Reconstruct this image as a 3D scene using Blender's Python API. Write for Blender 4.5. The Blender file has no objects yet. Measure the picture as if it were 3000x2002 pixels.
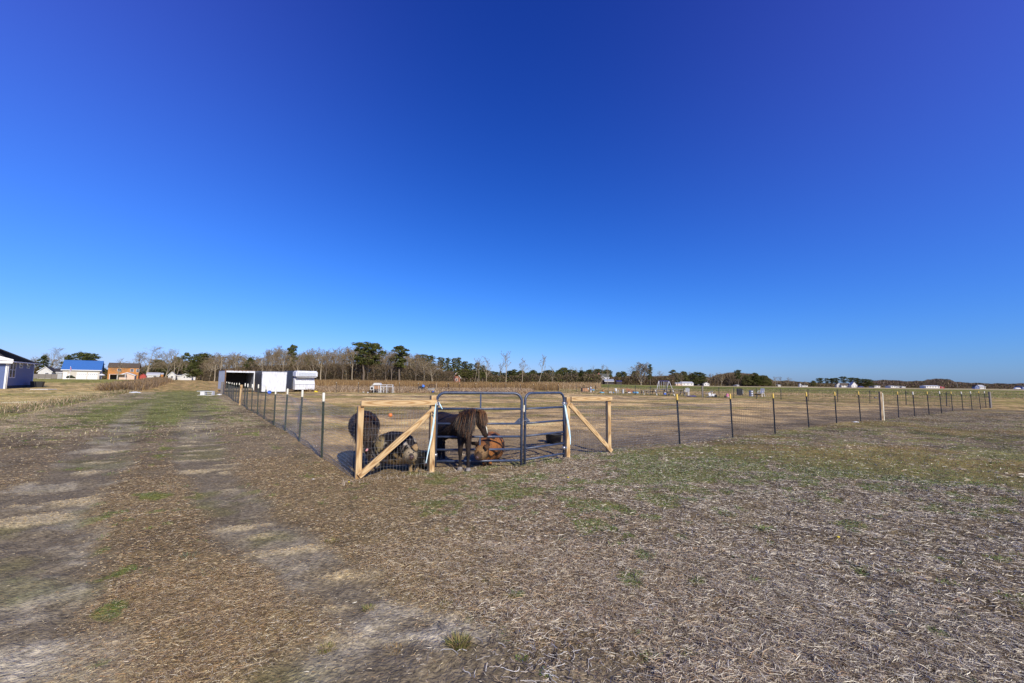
import bpy, bmesh, math, random
import numpy as np
from mathutils import Vector, Matrix
R = math.radians
random.seed(7)
rng = np.random.default_rng(7)
C = bpy.context.scene.collection
S = bpy.context.scene

# ------------------------------------------------------------------ camera
EYE = 1.51; F = 1300.0; CX = 1500.0; CY = 1001.0
PITCH = math.atan(120/1300); ROLL = R(0.624)
fw = Vector((0, math.cos(PITCH), math.sin(PITCH)))
r0 = Vector((1, 0, 0)); u0 = Vector((0, -math.sin(PITCH), math.cos(PITCH)))
rt = r0*math.cos(ROLL) + u0*math.sin(ROLL)
up = u0*math.cos(ROLL) - r0*math.sin(ROLL)
cam_data = bpy.data.cameras.new('camera')
cam = bpy.data.objects.new('camera', cam_data); C.objects.link(cam)
cam.matrix_world = Matrix(((rt.x, up.x, -fw.x, 0), (rt.y, up.y, -fw.y, 0), (rt.z, up.z, -fw.z, EYE), (0, 0, 0, 1)))
cam_data.sensor_width = 36.0; cam_data.lens = 36.0*F/3000.0
cam_data.clip_start = 0.1; cam_data.clip_end = 8000
S.camera = cam

# ------------------------------------------------------------------ sky and sun
SUN_AZ = 151.0; SUN_EL = 32.0
S.view_settings.view_transform = 'Standard'; S.view_settings.look = 'None'
S.view_settings.exposure = 0.0; S.view_settings.gamma = 1.0
W = bpy.data.worlds.new('World'); S.world = W; W.use_nodes = True
nt = W.node_tree; nt.nodes.clear()
out = nt.nodes.new('ShaderNodeOutputWorld'); bg = nt.nodes.new('ShaderNodeBackground')
sky = nt.nodes.new('ShaderNodeTexSky'); sky.sky_type = 'NISHITA'; sky.sun_disc = False
sky.sun_elevation = R(SUN_EL); sky.sun_rotation = R(SUN_AZ); sky.altitude = 0
sky.air_density = 1.0; sky.dust_density = 0.3; sky.ozone_density = 3.0
sep = nt.nodes.new('ShaderNodeSeparateColor'); comb = nt.nodes.new('ShaderNodeCombineColor')
wtc = nt.nodes.new('ShaderNodeTexCoord'); wsx = nt.nodes.new('ShaderNodeSeparateXYZ'); nt.links.new(wtc.outputs['Generated'], wsx.inputs[0])
wm = nt.nodes.new('ShaderNodeMath'); wm.operation = 'MULTIPLY'; nt.links.new(wsx.outputs[0], wm.inputs[0]); nt.links.new(wsx.outputs[0], wm.inputs[1])
wa = nt.nodes.new('ShaderNodeMath'); wa.operation = 'MULTIPLY_ADD'; wa.inputs[1].default_value = .85; wa.inputs[2].default_value = 1.0; wz = nt.nodes.new('ShaderNodeMath'); wz.operation = 'MULTIPLY_ADD'; wz.inputs[1].default_value = 2.0; wz.inputs[2].default_value = .0; nt.links.new(wsx.outputs[2], wz.inputs[0])
wp = nt.nodes.new('ShaderNodeMath'); wp.operation = 'MULTIPLY'; wp.use_clamp = True; nt.links.new(wm.outputs[0], wp.inputs[0]); nt.links.new(wz.outputs[0], wp.inputs[1]); nt.links.new(wp.outputs[0], wa.inputs[0])
wv = nt.nodes.new('ShaderNodeVectorMath'); wv.operation = 'SCALE'; nt.links.new(sky.outputs[0], wv.inputs[0]); nt.links.new(wa.outputs[0], wv.inputs['Scale'])
nt.links.new(wv.outputs[0], sep.inputs[0])
# deeper, polarised-looking blue: a per channel curve of the physical sky
SKYC = ((1.87, 0.075, 0.042), (1.45, 0.290, 0.0), (1.0, 1.19, 0.0))
for i, (pw, k, cst) in enumerate(SKYC):
    m1 = nt.nodes.new('ShaderNodeMath'); m1.operation = 'POWER'; m1.inputs[1].default_value = pw
    m2 = nt.nodes.new('ShaderNodeMath'); m2.operation = 'MULTIPLY'; m2.inputs[1].default_value = k
    nt.links.new(sep.outputs[i], m1.inputs[0]); nt.links.new(m1.outputs[0], m2.inputs[0]); m3 = nt.nodes.new('ShaderNodeMath'); m3.operation = 'ADD'; m3.inputs[1].default_value = cst; nt.links.new(m2.outputs[0], m3.inputs[0]); last = m3
    if i == 0:
        m6 = nt.nodes.new('ShaderNodeMath'); m6.operation = 'MULTIPLY_ADD'; m6.inputs[1].default_value = .55; m6.inputs[2].default_value = cst
        nt.links.new(wp.outputs[0], m6.inputs[0]); nt.links.new(m6.outputs[0], m3.inputs[1])
    if i == 1:
        m4 = nt.nodes.new('ShaderNodeMath'); m4.operation = 'MULTIPLY_ADD'; m4.inputs[1].default_value = .036; m4.inputs[2].default_value = 1.0; nt.links.new(m3.outputs[0], m4.inputs[0])
        m5 = nt.nodes.new('ShaderNodeMath'); m5.operation = 'DIVIDE'; nt.links.new(m3.outputs[0], m5.inputs[0]); nt.links.new(m4.outputs[0], m5.inputs[1]); last = m5
    nt.links.new(last.outputs[0], comb.inputs[i])
nt.links.new(comb.outputs[0], bg.inputs[0]); nt.links.new(bg.outputs[0], out.inputs[0])
bg.inputs[1].default_value = 0.12
sd = bpy.data.lights.new('sun', 'SUN'); sd.energy = 4.9; sd.angle = R(0.53); sd.color = (1.0, 0.92, 0.77)
sun = bpy.data.objects.new('sun', sd); C.objects.link(sun)
sv = Vector((math.sin(R(SUN_AZ))*math.cos(R(SUN_EL)), math.cos(R(SUN_AZ))*math.cos(R(SUN_EL)), math.sin(R(SUN_EL))))
sun.rotation_euler = sv.to_track_quat('Z', 'Y').to_euler(); sun.location = (0, 0, 30)

# ------------------------------------------------------------------ ground height and pixel lookups
def sstep(a, b, x):
    t = np.clip((x-a)/(b-a), 0, 1); return t*t*(3-2*t)
def gz(x, y):
    x = np.asarray(x, float); y = np.asarray(y, float)
    d = np.hypot(x, y); az = np.degrees(np.arctan2(x, np.maximum(y, 1e-3)))
    return (0.95 - 0.62*sstep(10, 24, az))*sstep(72, 165, d)*(y > 0)
def ray(px, py):
    return (fw*F + rt*(px-CX) + up*(CY-py))
def G(px, py):
    """ground point seen at this pixel of the 3000 px photograph"""
    v = ray(px, py); z = 0.0
    for _ in range(25):
        k = (z-EYE)/min(v.z, -1e-3)
        x, y = v.x*k, v.y*k
        z = 0.6*z + 0.4*float(gz(x, y))
    return Vector((x, y, float(gz(x, y))))
def P(px, py, d):
    """point at this pixel, d metres in front"""
    v = ray(px, py); k = d/v.y; return Vector((v.x*k, d, EYE+v.z*k))
def PD(px, d, py=1121):
    p = P(px, py, d); return Vector((p.x, p.y, float(gz(p.x, p.y))))
def ZT(px, py, base):
    """height above the ground at base so that it reaches pixel row py"""
    v = ray(px, py); return EYE + v.z*base.y/v.y - base.z
def hor(px): return 1121 + (px-1500)*0.01089
RX = Vector((math.cos(R(35)), math.sin(R(35)), 0)); LX = Vector((-math.sin(R(35)), math.cos(R(35)), 0))
C0 = Vector((-2.42, 6.8, 0))
def ST(x, y):
    return (x-C0.x)*RX.x+(y-C0.y)*RX.y, (x-C0.x)*LX.x+(y-C0.y)*LX.y
def XY(s, t):
    return C0 + RX*s + LX*t

def span(pa, pb, d, rz):
    """length of a wall starting at pixel pa, depth d, heading rz, that ends at pixel pb"""
    p = PD(pa, d); v = ray(pb, 1115); r = v.x/v.y; c, s_ = math.cos(rz), math.sin(rz)
    return (r*p.y-p.x)/(c-r*s_)
rzg = R(38)

# ------------------------------------------------------------------ materials
def newmat(name):
    m = bpy.data.materials.new(name); m.use_nodes = True
    return m, m.node_tree, m.node_tree.nodes['Principled BSDF']
def mat(name, col, rough=.8, metal=0., noise=.2, scale=8., bump=0., bscale=40., col2=None, stretch=None, spec=None):
    m, nt, b = newmat(name)
    b.inputs['Roughness'].default_value = rough; b.inputs['Metallic'].default_value = metal
    if spec is not None: b.inputs['Specular IOR Level'].default_value = spec
    c2 = col2 or tuple(c*(1-noise) for c in col)
    tc = nt.nodes.new('ShaderNodeTexCoord'); mp = nt.nodes.new('ShaderNodeMapping')
    if stretch: mp.inputs['Scale'].default_value = stretch
    nt.links.new(tc.outputs['Object'], mp.inputs[0])
    n = nt.nodes.new('ShaderNodeTexNoise'); n.inputs['Scale'].default_value = scale; n.inputs['Detail'].default_value = 5
    nt.links.new(mp.outputs[0], n.inputs[0])
    rp = nt.nodes.new('ShaderNodeValToRGB'); rp.color_ramp.elements[0].position = .35; rp.color_ramp.elements[1].position = .65
    rp.color_ramp.elements[0].color = (*c2, 1); rp.color_ramp.elements[1].color = (*col, 1)
    nt.links.new(n.outputs[0], rp.inputs[0]); nt.links.new(rp.outputs[0], b.inputs['Base Color'])
    if bump:
        n2 = nt.nodes.new('ShaderNodeTexNoise'); n2.inputs['Scale'].default_value = bscale; n2.inputs['Detail'].default_value = 6
        nt.links.new(mp.outputs[0], n2.inputs[0])
        bp = nt.nodes.new('ShaderNodeBump'); bp.inputs['Strength'].default_value = bump; bp.inputs['Distance'].default_value = .02
        nt.links.new(n2.outputs[0], bp.inputs['Height']); nt.links.new(bp.outputs[0], b.inputs['Normal'])
    return m
def vmat(name, rough=.9, noise=.25, scale=30., bump=.0, bscale=60., detail=8, spec=.2, trans=0):
    m, nt, b = newmat(name)
    b.inputs['Roughness'].default_value = rough; b.inputs['Specular IOR Level'].default_value = spec
    a = nt.nodes.new('ShaderNodeAttribute'); a.attribute_name = 'Col'
    tc = nt.nodes.new('ShaderNodeTexCoord')
    n = nt.nodes.new('ShaderNodeTexNoise'); n.inputs['Scale'].default_value = scale; n.inputs['Detail'].default_value = detail
    nt.links.new(tc.outputs['Object'], n.inputs[0])
    mr = nt.nodes.new('ShaderNodeMapRange'); mr.inputs[1].default_value = .3; mr.inputs[2].default_value = .7
    mr.inputs[3].default_value = 1-noise; mr.inputs[4].default_value = 1+noise
    nt.links.new(n.outputs[0], mr.inputs[0])
    mx = nt.nodes.new('ShaderNodeVectorMath'); mx.operation = 'SCALE'
    nt.links.new(a.outputs['Color'], mx.inputs[0]); nt.links.new(mr.outputs[0], mx.inputs['Scale'])
    nt.links.new(mx.outputs[0], b.inputs['Base Color'])
    if bump:
        n2 = nt.nodes.new('ShaderNodeTexNoise'); n2.inputs['Scale'].default_value = bscale; n2.inputs['Detail'].default_value = 8
        nt.links.new(tc.outputs['Object'], n2.inputs[0])
        bp = nt.nodes.new('ShaderNodeBump'); bp.inputs['Strength'].default_value = bump; bp.inputs['Distance'].default_value = .03
        nt.links.new(n2.outputs[0], bp.inputs['Height']); nt.links.new(bp.outputs[0], b.inputs['Normal'])
    return m
def lumber(name, col, col2):
    m, nt, b = newmat(name); b.inputs['Roughness'].default_value = .75
    tc = nt.nodes.new('ShaderNodeTexCoord'); mp = nt.nodes.new('ShaderNodeMapping')
    mp.inputs['Scale'].default_value = (1.3, 13, 13)
    nt.links.new(tc.outputs['Object'], mp.inputs[0])
    w = nt.nodes.new('ShaderNodeTexWave'); w.wave_type = 'RINGS'; w.rings_direction = 'Y'
    w.inputs['Scale'].default_value = 1.0; w.inputs['Distortion'].default_value = 6; w.inputs['Detail'].default_value = 2; w.inputs['Detail Scale'].default_value = .8
    nt.links.new(mp.outputs[0], w.inputs[0])
    rp = nt.nodes.new('ShaderNodeValToRGB'); e = rp.color_ramp.elements
    e[0].color = (*col2, 1); e[1].color = (*col, 1); e[0].position = .0; e[1].position = .55
    nt.links.new(w.outputs[0], rp.inputs[0])
    n = nt.nodes.new('ShaderNodeTexNoise'); n.inputs['Scale'].default_value = 3; n.inputs['Detail'].default_value = 4
    mp2 = nt.nodes.new('ShaderNodeMapping'); mp2.inputs['Scale'].default_value = (1, 14, 14)
    nt.links.new(tc.outputs['Object'], mp2.inputs[0]); nt.links.new(mp2.outputs[0], n.inputs[0])
    mr = nt.nodes.new('ShaderNodeMapRange'); mr.inputs[1].default_value = .3; mr.inputs[2].default_value = .7; mr.inputs[3].default_value = .75; mr.inputs[4].default_value = 1.12
    nt.links.new(n.outputs[0], mr.inputs[0])
    mx = nt.nodes.new('ShaderNodeVectorMath'); mx.operation = 'SCALE'
    nt.links.new(rp.outputs[0], mx.inputs[0]); nt.links.new(mr.outputs[0], mx.inputs['Scale'])
    oi = nt.nodes.new('ShaderNodeObjectInfo'); ad = nt.nodes.new('ShaderNodeVectorMath'); ad.operation = 'ADD'; mp3 = nt.nodes.new('ShaderNodeMapping'); mp3.inputs['Scale'].default_value = (2.6, 7, 7)
    nt.links.new(tc.outputs['Object'], mp3.inputs[0]); nt.links.new(mp3.outputs[0], ad.inputs[0]); nt.links.new(oi.outputs['Random'], ad.inputs[1])
    vo = nt.nodes.new('ShaderNodeTexVoronoi'); vo.inputs['Scale'].default_value = 1.0; nt.links.new(ad.outputs[0], vo.inputs[0])
    kr = nt.nodes.new('ShaderNodeMapRange'); kr.inputs[1].default_value = .09; kr.inputs[2].default_value = .17; kr.inputs[3].default_value = .8; kr.inputs[4].default_value = 0.
    nt.links.new(vo.outputs['Distance'], kr.inputs[0])
    km = nt.nodes.new('ShaderNodeMix'); km.data_type = 'RGBA'; km.inputs['B'].default_value = (.16, .075, .03, 1)
    nt.links.new(kr.outputs[0], km.inputs['Factor']); nt.links.new(mx.outputs[0], km.inputs['A']); nt.links.new(km.outputs['Result'], b.inputs['Base Color'])
    return m

# ------------------------------------------------------------------ object helpers
def prop(o, label=None, cat=None, group=None, kind=None):
    if label: o['label'] = label
    if cat: o['category'] = cat
    if group: o['group'] = group
    if kind: o['kind'] = kind
    return o
def thing(name, label, cat, loc=(0, 0, 0), rotz=0., group=None):
    o = bpy.data.objects.new(name, None); C.objects.link(o); o.empty_display_size = .1
    o.location = loc; o.rotation_euler = (0, 0, rotz)
    return prop(o, label, cat, group)
class MB:
    def __init__(s): s.v = []; s.f = []; s.sm = []
    def add(s, vs, fs, smooth=False):
        k = len(s.v); s.v += [tuple(a) for a in vs]; s.f += [tuple(i+k for i in f) for f in fs]; s.sm += [smooth]*len(fs); return s
    def box(s, c, d, rz=0., M=None):
        x, y, z = d[0]/2, d[1]/2, d[2]/2
        vs = [Vector((a*x, b*y, e*z)) for a in (-1, 1) for b in (-1, 1) for e in (-1, 1)]
        m = M if M is not None else Matrix.Rotation(rz, 3, 'Z')
        return s.add([m@v + Vector(c) for v in vs], [(0, 1, 3, 2), (4, 6, 7, 5), (0, 4, 5, 1), (2, 3, 7, 6), (0, 2, 6, 4), (1, 5, 7, 3)])
    def bx(s, x0, x1, y0, y1, z0, z1): return s.box(((x0+x1)/2, (y0+y1)/2, (z0+z1)/2), (abs(x1-x0), abs(y1-y0), abs(z1-z0)))
    def beam(s, a, b, w, h):
        a = Vector(a); b = Vector(b); d = (b-a); L = d.length
        q = d.to_track_quat('X', 'Z').to_matrix()
        return s.box((a+b)/2, (L, w, h), M=q)
    def tube(s, pts, rad, n=8, smooth=True, cap=True):
        pts = [Vector(p) for p in pts]; N = len(pts)
        if not hasattr(rad, '__len__'): rad = [rad]*N
        vs = []; prev = None
        for i, p in enumerate(pts):
            t = (pts[min(i+1, N-1)]-pts[max(i-1, 0)]).normalized()
            if prev is None:
                a = t.orthogonal().normalized()
            else:
                a = (prev - t*prev.dot(t))
                a = a.normalized() if a.length > 1e-6 else t.orthogonal().normalized()
            prev = a; b = t.cross(a)
            r = rad[i]; r = r if hasattr(r, '__len__') else (r, r)
            for k in range(n):
                an = 2*math.pi*k/n; vs.append(p + a*math.cos(an)*r[0] + b*math.sin(an)*r[1])
        fs = [(i*n+k, i*n+(k+1) % n, (i+1)*n+(k+1) % n, (i+1)*n+k) for i in range(N-1) for k in range(n)]
        s.add(vs, fs, smooth)
        if cap:
            k = len(s.v)-len(vs)
            s.f.append(tuple(k+i for i in range(n))[::-1]); s.sm.append(False)
            s.f.append(tuple(k+(N-1)*n+i for i in range(n))); s.sm.append(False)
        return s
    def lathe(s, prof, n=20, c=(0, 0, 0), smooth=True, sx=1., sy=1.):
        vs = []
        for r, z in prof:
            for k in range(n):
                a = 2*math.pi*k/n; vs.append((c[0]+r*math.cos(a)*sx, c[1]+r*math.sin(a)*sy, c[2]+z))
        m = len(prof)
        fs = [(i*n+k, i*n+(k+1) % n, (i+1)*n+(k+1) % n, (i+1)*n+k) for i in range(m-1) for k in range(n)]
        return s.add(vs, fs, smooth)
    def prism(s, poly, y0, y1):
        """poly of (x,z) extruded from y0 to y1"""
        n = len(poly)
        vs = [(x, y0, z) for x, z in poly]+[(x, y1, z) for x, z in poly]
        fs = [tuple(range(n)), tuple(range(2*n-1, n-1, -1))]+[(i, i+n, (i+1) % n+n, (i+1) % n) for i in range(n)]
        return s.add(vs, fs)
    def build(s, name, m, parent=None, loc=None, **kw):
        me = bpy.data.meshes.new(name); me.from_pydata([tuple(v) for v in s.v], [], s.f)
        if any(s.sm): me.polygons.foreach_set('use_smooth', s.sm)
        me.materials.append(m); me.update()
        o = bpy.data.objects.new(name, me); C.objects.link(o)
        if parent: o.parent = parent
        if loc is not None: o.location = loc
        return prop(o, **kw)
def recalc(o):
    bm = bmesh.new(); bm.from_mesh(o.data); bmesh.ops.recalc_face_normals(bm, faces=bm.faces); bm.to_mesh(o.data); bm.free(); return o
def copy_tree(o, parent=None):
    c = o.copy(); C.objects.link(c); c.parent = parent
    for ch in list(o.children): copy_tree(ch, c)
    return c
def fastmesh(name, V, Q, m, col=None, parent=None, smooth=False, **kw):
    """V (n,3), Q (m,4) index arrays, col (n,3) vertex colours"""
    me = bpy.data.meshes.new(name); V = np.ascontiguousarray(V, np.float32); Q = np.ascontiguousarray(Q, np.int32)
    me.vertices.add(len(V)); me.vertices.foreach_set('co', V.ravel())
    k = Q.shape[1]
    me.loops.add(Q.size); me.loops.foreach_set('vertex_index', Q.ravel())
    me.polygons.add(len(Q)); me.polygons.foreach_set('loop_start', np.arange(0, Q.size, k, dtype=np.int32))
    me.polygons.foreach_set('loop_total', np.full(len(Q), k, np.int32))
    if smooth: me.polygons.foreach_set('use_smooth', np.ones(len(Q), bool))
    me.update(calc_edges=True)
    if col is not None:
        a = me.color_attributes.new('Col', 'FLOAT_COLOR', 'POINT')
        a.data.foreach_set('color', np.concatenate([col, np.ones((len(col), 1))], 1).astype(np.float32).ravel())
    me.materials.append(m)
    o = bpy.data.objects.new(name, me); C.objects.link(o)
    if parent: o.parent = parent
    return prop(o, **kw)
def hash2(i, j, seed):
    h = (i.astype(np.int64)*374761393 + j.astype(np.int64)*668265263 + seed*1274126177) & 0xffffffff
    h = ((h ^ (h >> 13))*1274126177) & 0xffffffff
    return ((h ^ (h >> 16)) & 0xffffff)/float(0xffffff)
def vnoise(x, y, seed=0):
    i = np.floor(x); j = np.floor(y); fx = x-i; fy = y-j
    fx = fx*fx*(3-2*fx); fy = fy*fy*(3-2*fy)
    a = hash2(i, j, seed); b = hash2(i+1, j, seed); c = hash2(i, j+1, seed); d = hash2(i+1, j+1, seed)
    return (a*(1-fx)+b*fx)*(1-fy)+(c*(1-fx)+d*fx)*fy
def fbm(x, y, seed=0, o=4):
    s = 0; a = .5; t = 0
    for k in range(o):
        s = s+a*vnoise(x*2**k+k*17.3, y*2**k-k*9.1, seed+k); t += a; a *= .55
    return s/t
def ribbons(base, dirv, side, L, w, bend, taper=.25):
    """n three-section ribbons: base (n,3), dirv (n,3), side (n,3), L,w (n,), bend (n,3) offset added to the tip"""
    L = L[:, None]; w = w[:, None]
    mid = base+dirv*L*.5+bend*.25; tip = base+dirv*L+bend
    V = np.stack([base-side*w/2, base+side*w/2, mid-side*w*.42, mid+side*w*.42, tip-side*w*taper/2, tip+side*w*taper/2], 1).reshape(-1, 3)
    k = np.arange(len(base))[:, None]*6
    Q = np.concatenate([k+np.array([[0, 1, 3, 2]]), k+np.array([[2, 3, 5, 4]])], 0)
    return V, Q
def unit(a): return a/np.maximum(np.linalg.norm(a, axis=1, keepdims=True), 1e-9)

# ------------------------------------------------------------------ the ground
def mixc(a, b, t): return a*(1-t[:, None])+np.asarray(b)[None]*t[:, None]
def seg_dist(x, y, pts):
    best = np.full(x.shape, 1e9); 
    for (x0, y0), (x1, y1) in zip(pts[:-1], pts[1:]):
        dx, dy = x1-x0, y1-y0; t = np.clip(((x-x0)*dx+(y-y0)*dy)/(dx*dx+dy*dy), 0, 1)
        best = np.minimum(best, np.hypot(x-x0-t*dx, y-y0-t*dy))
    return best
def edge(lst):
    """track edge given in pixels of the 2350 px wide view -> X as a function of depth"""
    p = sorted([(G(a*1.27660, b*1.27660).y, G(a*1.27660, b*1.27660).x) for a, b in lst]); return np.array([q[0] for q in p]), np.array([q[1] for q in p])
RT0 = edge([(448, 925), (430, 950), (400, 1000), (402, 1050), (425, 1100), (448, 1150), (485, 1200), (520, 1250), (575, 1300), (640, 1350), (700, 1400), (770, 1450), (850, 1510), (960, 1567)])
RT1 = edge([(470, 925), (482, 950), (500, 1000), (535, 1050), (560, 1100), (620, 1150), (675, 1200), (735, 1250), (820, 1300), (930, 1350), (1040, 1400), (1110, 1450), (1200, 1510), (1260, 1567)])
LT0 = edge([(320, 925), (270, 960), (225, 1000), (150, 1050), (80, 1100), (-40, 1150), (-120, 1200), (-220, 1250), (-300, 1300), (-400, 1400), (-500, 1567)])
LT1 = edge([(352, 925), (335, 960), (312, 1000), (300, 1050), (255, 1100), (215, 1150), (220, 1200), (235, 1250), (225, 1300), (205, 1350), (240, 1400), (210, 1450), (180, 1500), (150, 1567)])
def masks(x, y):
    s, t = ST(x, y); d = np.hypot(x, y); m = {}
    n1 = fbm(x*.9, y*.9, 3); n2 = fbm(x*.22, y*.22, 11); n3 = fbm(x*3, y*3, 21, 3); n4 = fbm(x*.05, y*.05, 31, 3)
    wob = (n1-.5)*.9+(n3-.5)*.35
    near = 1-sstep(11, 24, t)
    def band(e0, e1):
        a = np.interp(y, *e0); b = np.interp(y, *e1); q = np.minimum(x-a, b-x)+wob*.5+(n3-.5)*.3
        return sstep(-.18, .26, q)*(y > 0)
    trk = np.maximum(band(RT0, RT1), band(LT0, LT1))
    trk = trk*(1-.3*sstep(5, 10, t)*(1-sstep(.36, .52, n1)))*(1-.45*sstep(9, 26, t))*(1-sstep(26, 40, t))
    # bare patch at the feet of the photographer
    bare = 1-sstep(.8, 1.25, np.hypot((x+.45)/.85, (y-2.3)/.6)+wob*.6)
    bare = np.maximum(bare, .8*(1-sstep(.6, 1.2, np.hypot((x-.25)/.8, (y-2.1)/.75)+wob*.8)))
    bare = np.maximum(bare, .6*(1-sstep(.3, .9, np.hypot((x+2.6)/1.3, (y-2.3)/.9)+wob*1.4)))
    spots = sstep(.62, .74, n1*.6+fbm(x*1.7+5, y*1.7, 41)*.4)*.8*(d < 40)
    m['dirt'] = np.clip(np.maximum(np.maximum(trk, bare), spots*.6), 0, 1)
    # wind rippled straw lying across the wheel tracks
    rip = vnoise(t*5.2+(n1-.5)*2.6+s*.5, s*1.5+3, 51)
    m['ripple'] = sstep(.68, .84, rip)*.62*sstep(.44, .56, fbm(x*.8+9, y*.8, 57)+.12)*np.maximum(trk*near*1.3, m['dirt']*.5*(x < -1.2))*(np.hypot(x+.3, y-2.2) > 1.2)
    m['inpad'] = sstep(-.1, .35, s+(n3-.5)*.3)*sstep(.1, .5, t+(n3-.5)*.4)*(1-sstep(0, 2, s-43))
    drive = sstep(-9.3, -8.2, s+wob)*(1-sstep(-.6, .2, s+wob*.6))
    nh = fbm(x*4.2, y*4.2, 66, 2); g = np.where(s > -.5, fbm(x*.9, y*.9, 61, 2)*.30+nh*.50+n2*.20, fbm(x*.7, y*.7, 61)*.36+nh*.44+n2*.2)
    gt = .60 - .34*drive*sstep(5, 18, t)*(1-sstep(55, 75, t))*np.exp(-((s+3.3)/2.6)**2)
    rightfront = (s > 1)*(t < .5)*sstep(5.2, 7.2, y+x*.12)*(1-sstep(20, 34, d))
    gt = gt - .085*rightfront - .03*(s > 1)*(t < 0)*sstep(5, 6.5, d)
    gt = gt + .06*(d < 4.6)
    gt = gt - .10*(x > 1.8)*(t < -.3)*sstep(6.6, 7.6, y)*(1-sstep(10, 12, y))*sstep(.35, .55, n2+.08)
    m['green'] = sstep(0, .03, g-gt)*(1-m['inpad'])*(1-.8*m['dirt'])*sstep(1.8, 3, d)
    ditch = np.exp(-((s+8.9+(n2-.5)*1.2)/.75)**2)*(t > -12)*(1-sstep(95, 120, t))
    m['ditch'] = ditch*sstep(3.5, 8, t)
    m['lot'] = 1-sstep(-10.2, -9.3, s+wob*.6)
    m['far'] = sstep(-.5, 2.5, t-57+(n2-.5)*4+0*s)*(s > -9)
    gl = (y+.9*x)+(n2-.5)*26
    m['wheat'] = sstep(132, 141, gl)*sstep(2, 9, x)*(1-m['inpad'])
    m['n'] = (n1, n2, n3, n4); m['st'] = (s, t, d); m['drive'] = drive
    return m
def gcolor(x, y, m=None):
    m = m or masks(x, y); n1, n2, n3, n4 = m['n']; s, t, d = m['st']
    nf = fbm(x*9, y*9, 71, 3)
    c = np.repeat(np.array([[.225, .18, .13]]), len(x), 0)
    # browner straw between the tracks, greyer straw on the right
    c = mixc(c, (.24, .185, .11), np.clip((1-sstep(-1.5, 1.5, x))*(1-sstep(5, 12, d))*.8, 0, 1))
    c = mixc(c, (.17, .14, .095), sstep(1.5, 6, x)*(1-sstep(7, 12, d))*.75*sstep(.3, .7, n2+.1))
    c = mixc(c, (.42, .34, .23), m['drive']*sstep(6, 16, t)*.7)
    c = mixc(c, (.12, .09, .06), sstep(.5, .72, n1)*.45*(d < 30))
    # bare earth
    dl = sstep(.47, .64, fbm(x*1.1+40, y*1.6, 81)*.7+n3*.3)*(.55+.45*(1-sstep(3.2, 6, d)))*np.where(s > -2.5, .35+.65*(1-sstep(2.7, 3.6, y)), 1)
    dirt = mixc(np.repeat(np.array([[.215, .18, .14]]), len(x), 0), (.50, .45, .38), dl)
    dirt = mixc(dirt, (.19, .18, .08), sstep(.56, .7, fbm(x*.9+70, y*.9, 91))*.55)
    c = c*(1-m['dirt'][:, None])+dirt*m['dirt'][:, None]
    c = mixc(c, (.50, .43, .32), m['ripple'])
    # paddock
    st_ = sstep(.42, .55, fbm(x*.16, y*.30, 101)*.6+n1*.25+n3*.15)
    pad = mixc(np.repeat(np.array([[.34, .255, .165]]), len(x), 0), (.70, .50, .27), st_*.9)
    pad = mixc(pad, (.25, .22, .07), sstep(.49, .57, fbm(x*.12+30, y*.28, 111)*.7+n1*.3)*.75*sstep(4, 9, t))
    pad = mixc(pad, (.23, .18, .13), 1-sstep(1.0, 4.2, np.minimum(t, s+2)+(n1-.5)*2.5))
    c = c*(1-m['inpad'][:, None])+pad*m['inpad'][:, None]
    # lot on the left
    lot = mixc(np.repeat(np.array([[.56, .43, .20]]), len(x), 0), (.80, .66, .44), sstep(.58, .68, fbm(s*.2, t*.5, 121))*.8)
    lot = mixc(lot, (.34, .31, .10), sstep(.52, .62, fbm(s*.1+8, t*.3, 131))*.6)
    lot = mixc(lot, (.50, .37, .18), sstep(60, 75, d)*(1-sstep(120, 135, d))*.8)
    lot = mixc(lot, (.27, .27, .07), sstep(118, 128, d)*.85)
    c = c*(1-m['lot'][:, None])+lot*m['lot'][:, None]
    c = mixc(c, (.24, .25, .07), m['ditch']*sstep(.4, .6, n1+.05)*.9)
    c = mixc(c, (.46, .37, .23), m['drive']*sstep(50, 60, t)*.9)
    c = mixc(c, (.26, .27, .07), m['drive']*sstep(85, 95, t)*.8)
    fr = mixc(np.repeat(np.array([[.52, .36, .17]]), len(x), 0), (.36, .26, .12), sstep(.4, .6, n1))
    f = m['far']*(1-m['lot']); c = c*(1-f[:, None])+fr*f[:, None]
    # rough strip then winter wheat beyond the paddock
    rough = mixc(np.repeat(np.array([[.46, .33, .17]]), len(x), 0), (.30, .25, .09), sstep(.45, .6, fbm(x*.07, y*.25, 141)))
    f = sstep(0, 2, s-43)*1.0; c = c*(1-f[:, None])+rough*f[:, None]
    wh = mixc(np.repeat(np.array([[.17, .185, .04]]), len(x), 0), (.42, .36, .16), sstep(.56, .66, fbm(x*.02, y*.12, 151))*.7)
    c = c*(1-m['wheat'][:, None])+wh*m['wheat'][:, None]
    c = mixc(c, (.17, .19, .05), m['green']*np.where(s < -.5, .8, .55))
    c = mixc(c, (.30, .21, .09), (s > 1)*(t < .5)*sstep(9, 13, d)*(1-sstep(40, 60, d))*sstep(.42, .6, n1*.5+n2*.5)*.55)
    c = mixc(c, (.50, .41, .27), (x > 15)*sstep(285, 310, d)*(1-m['lot'])*.8)
    mid = fbm(x*1.3+3, y*1.3, 171, 4); c = c*(1+(mid[:, None]-.5)*1.5*sstep(9, 16, d)[:, None])
    return np.clip(c*np.array([1.0, .95, .73])*(0.72+.56*nf[:, None]), 0.01, .8)
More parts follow.
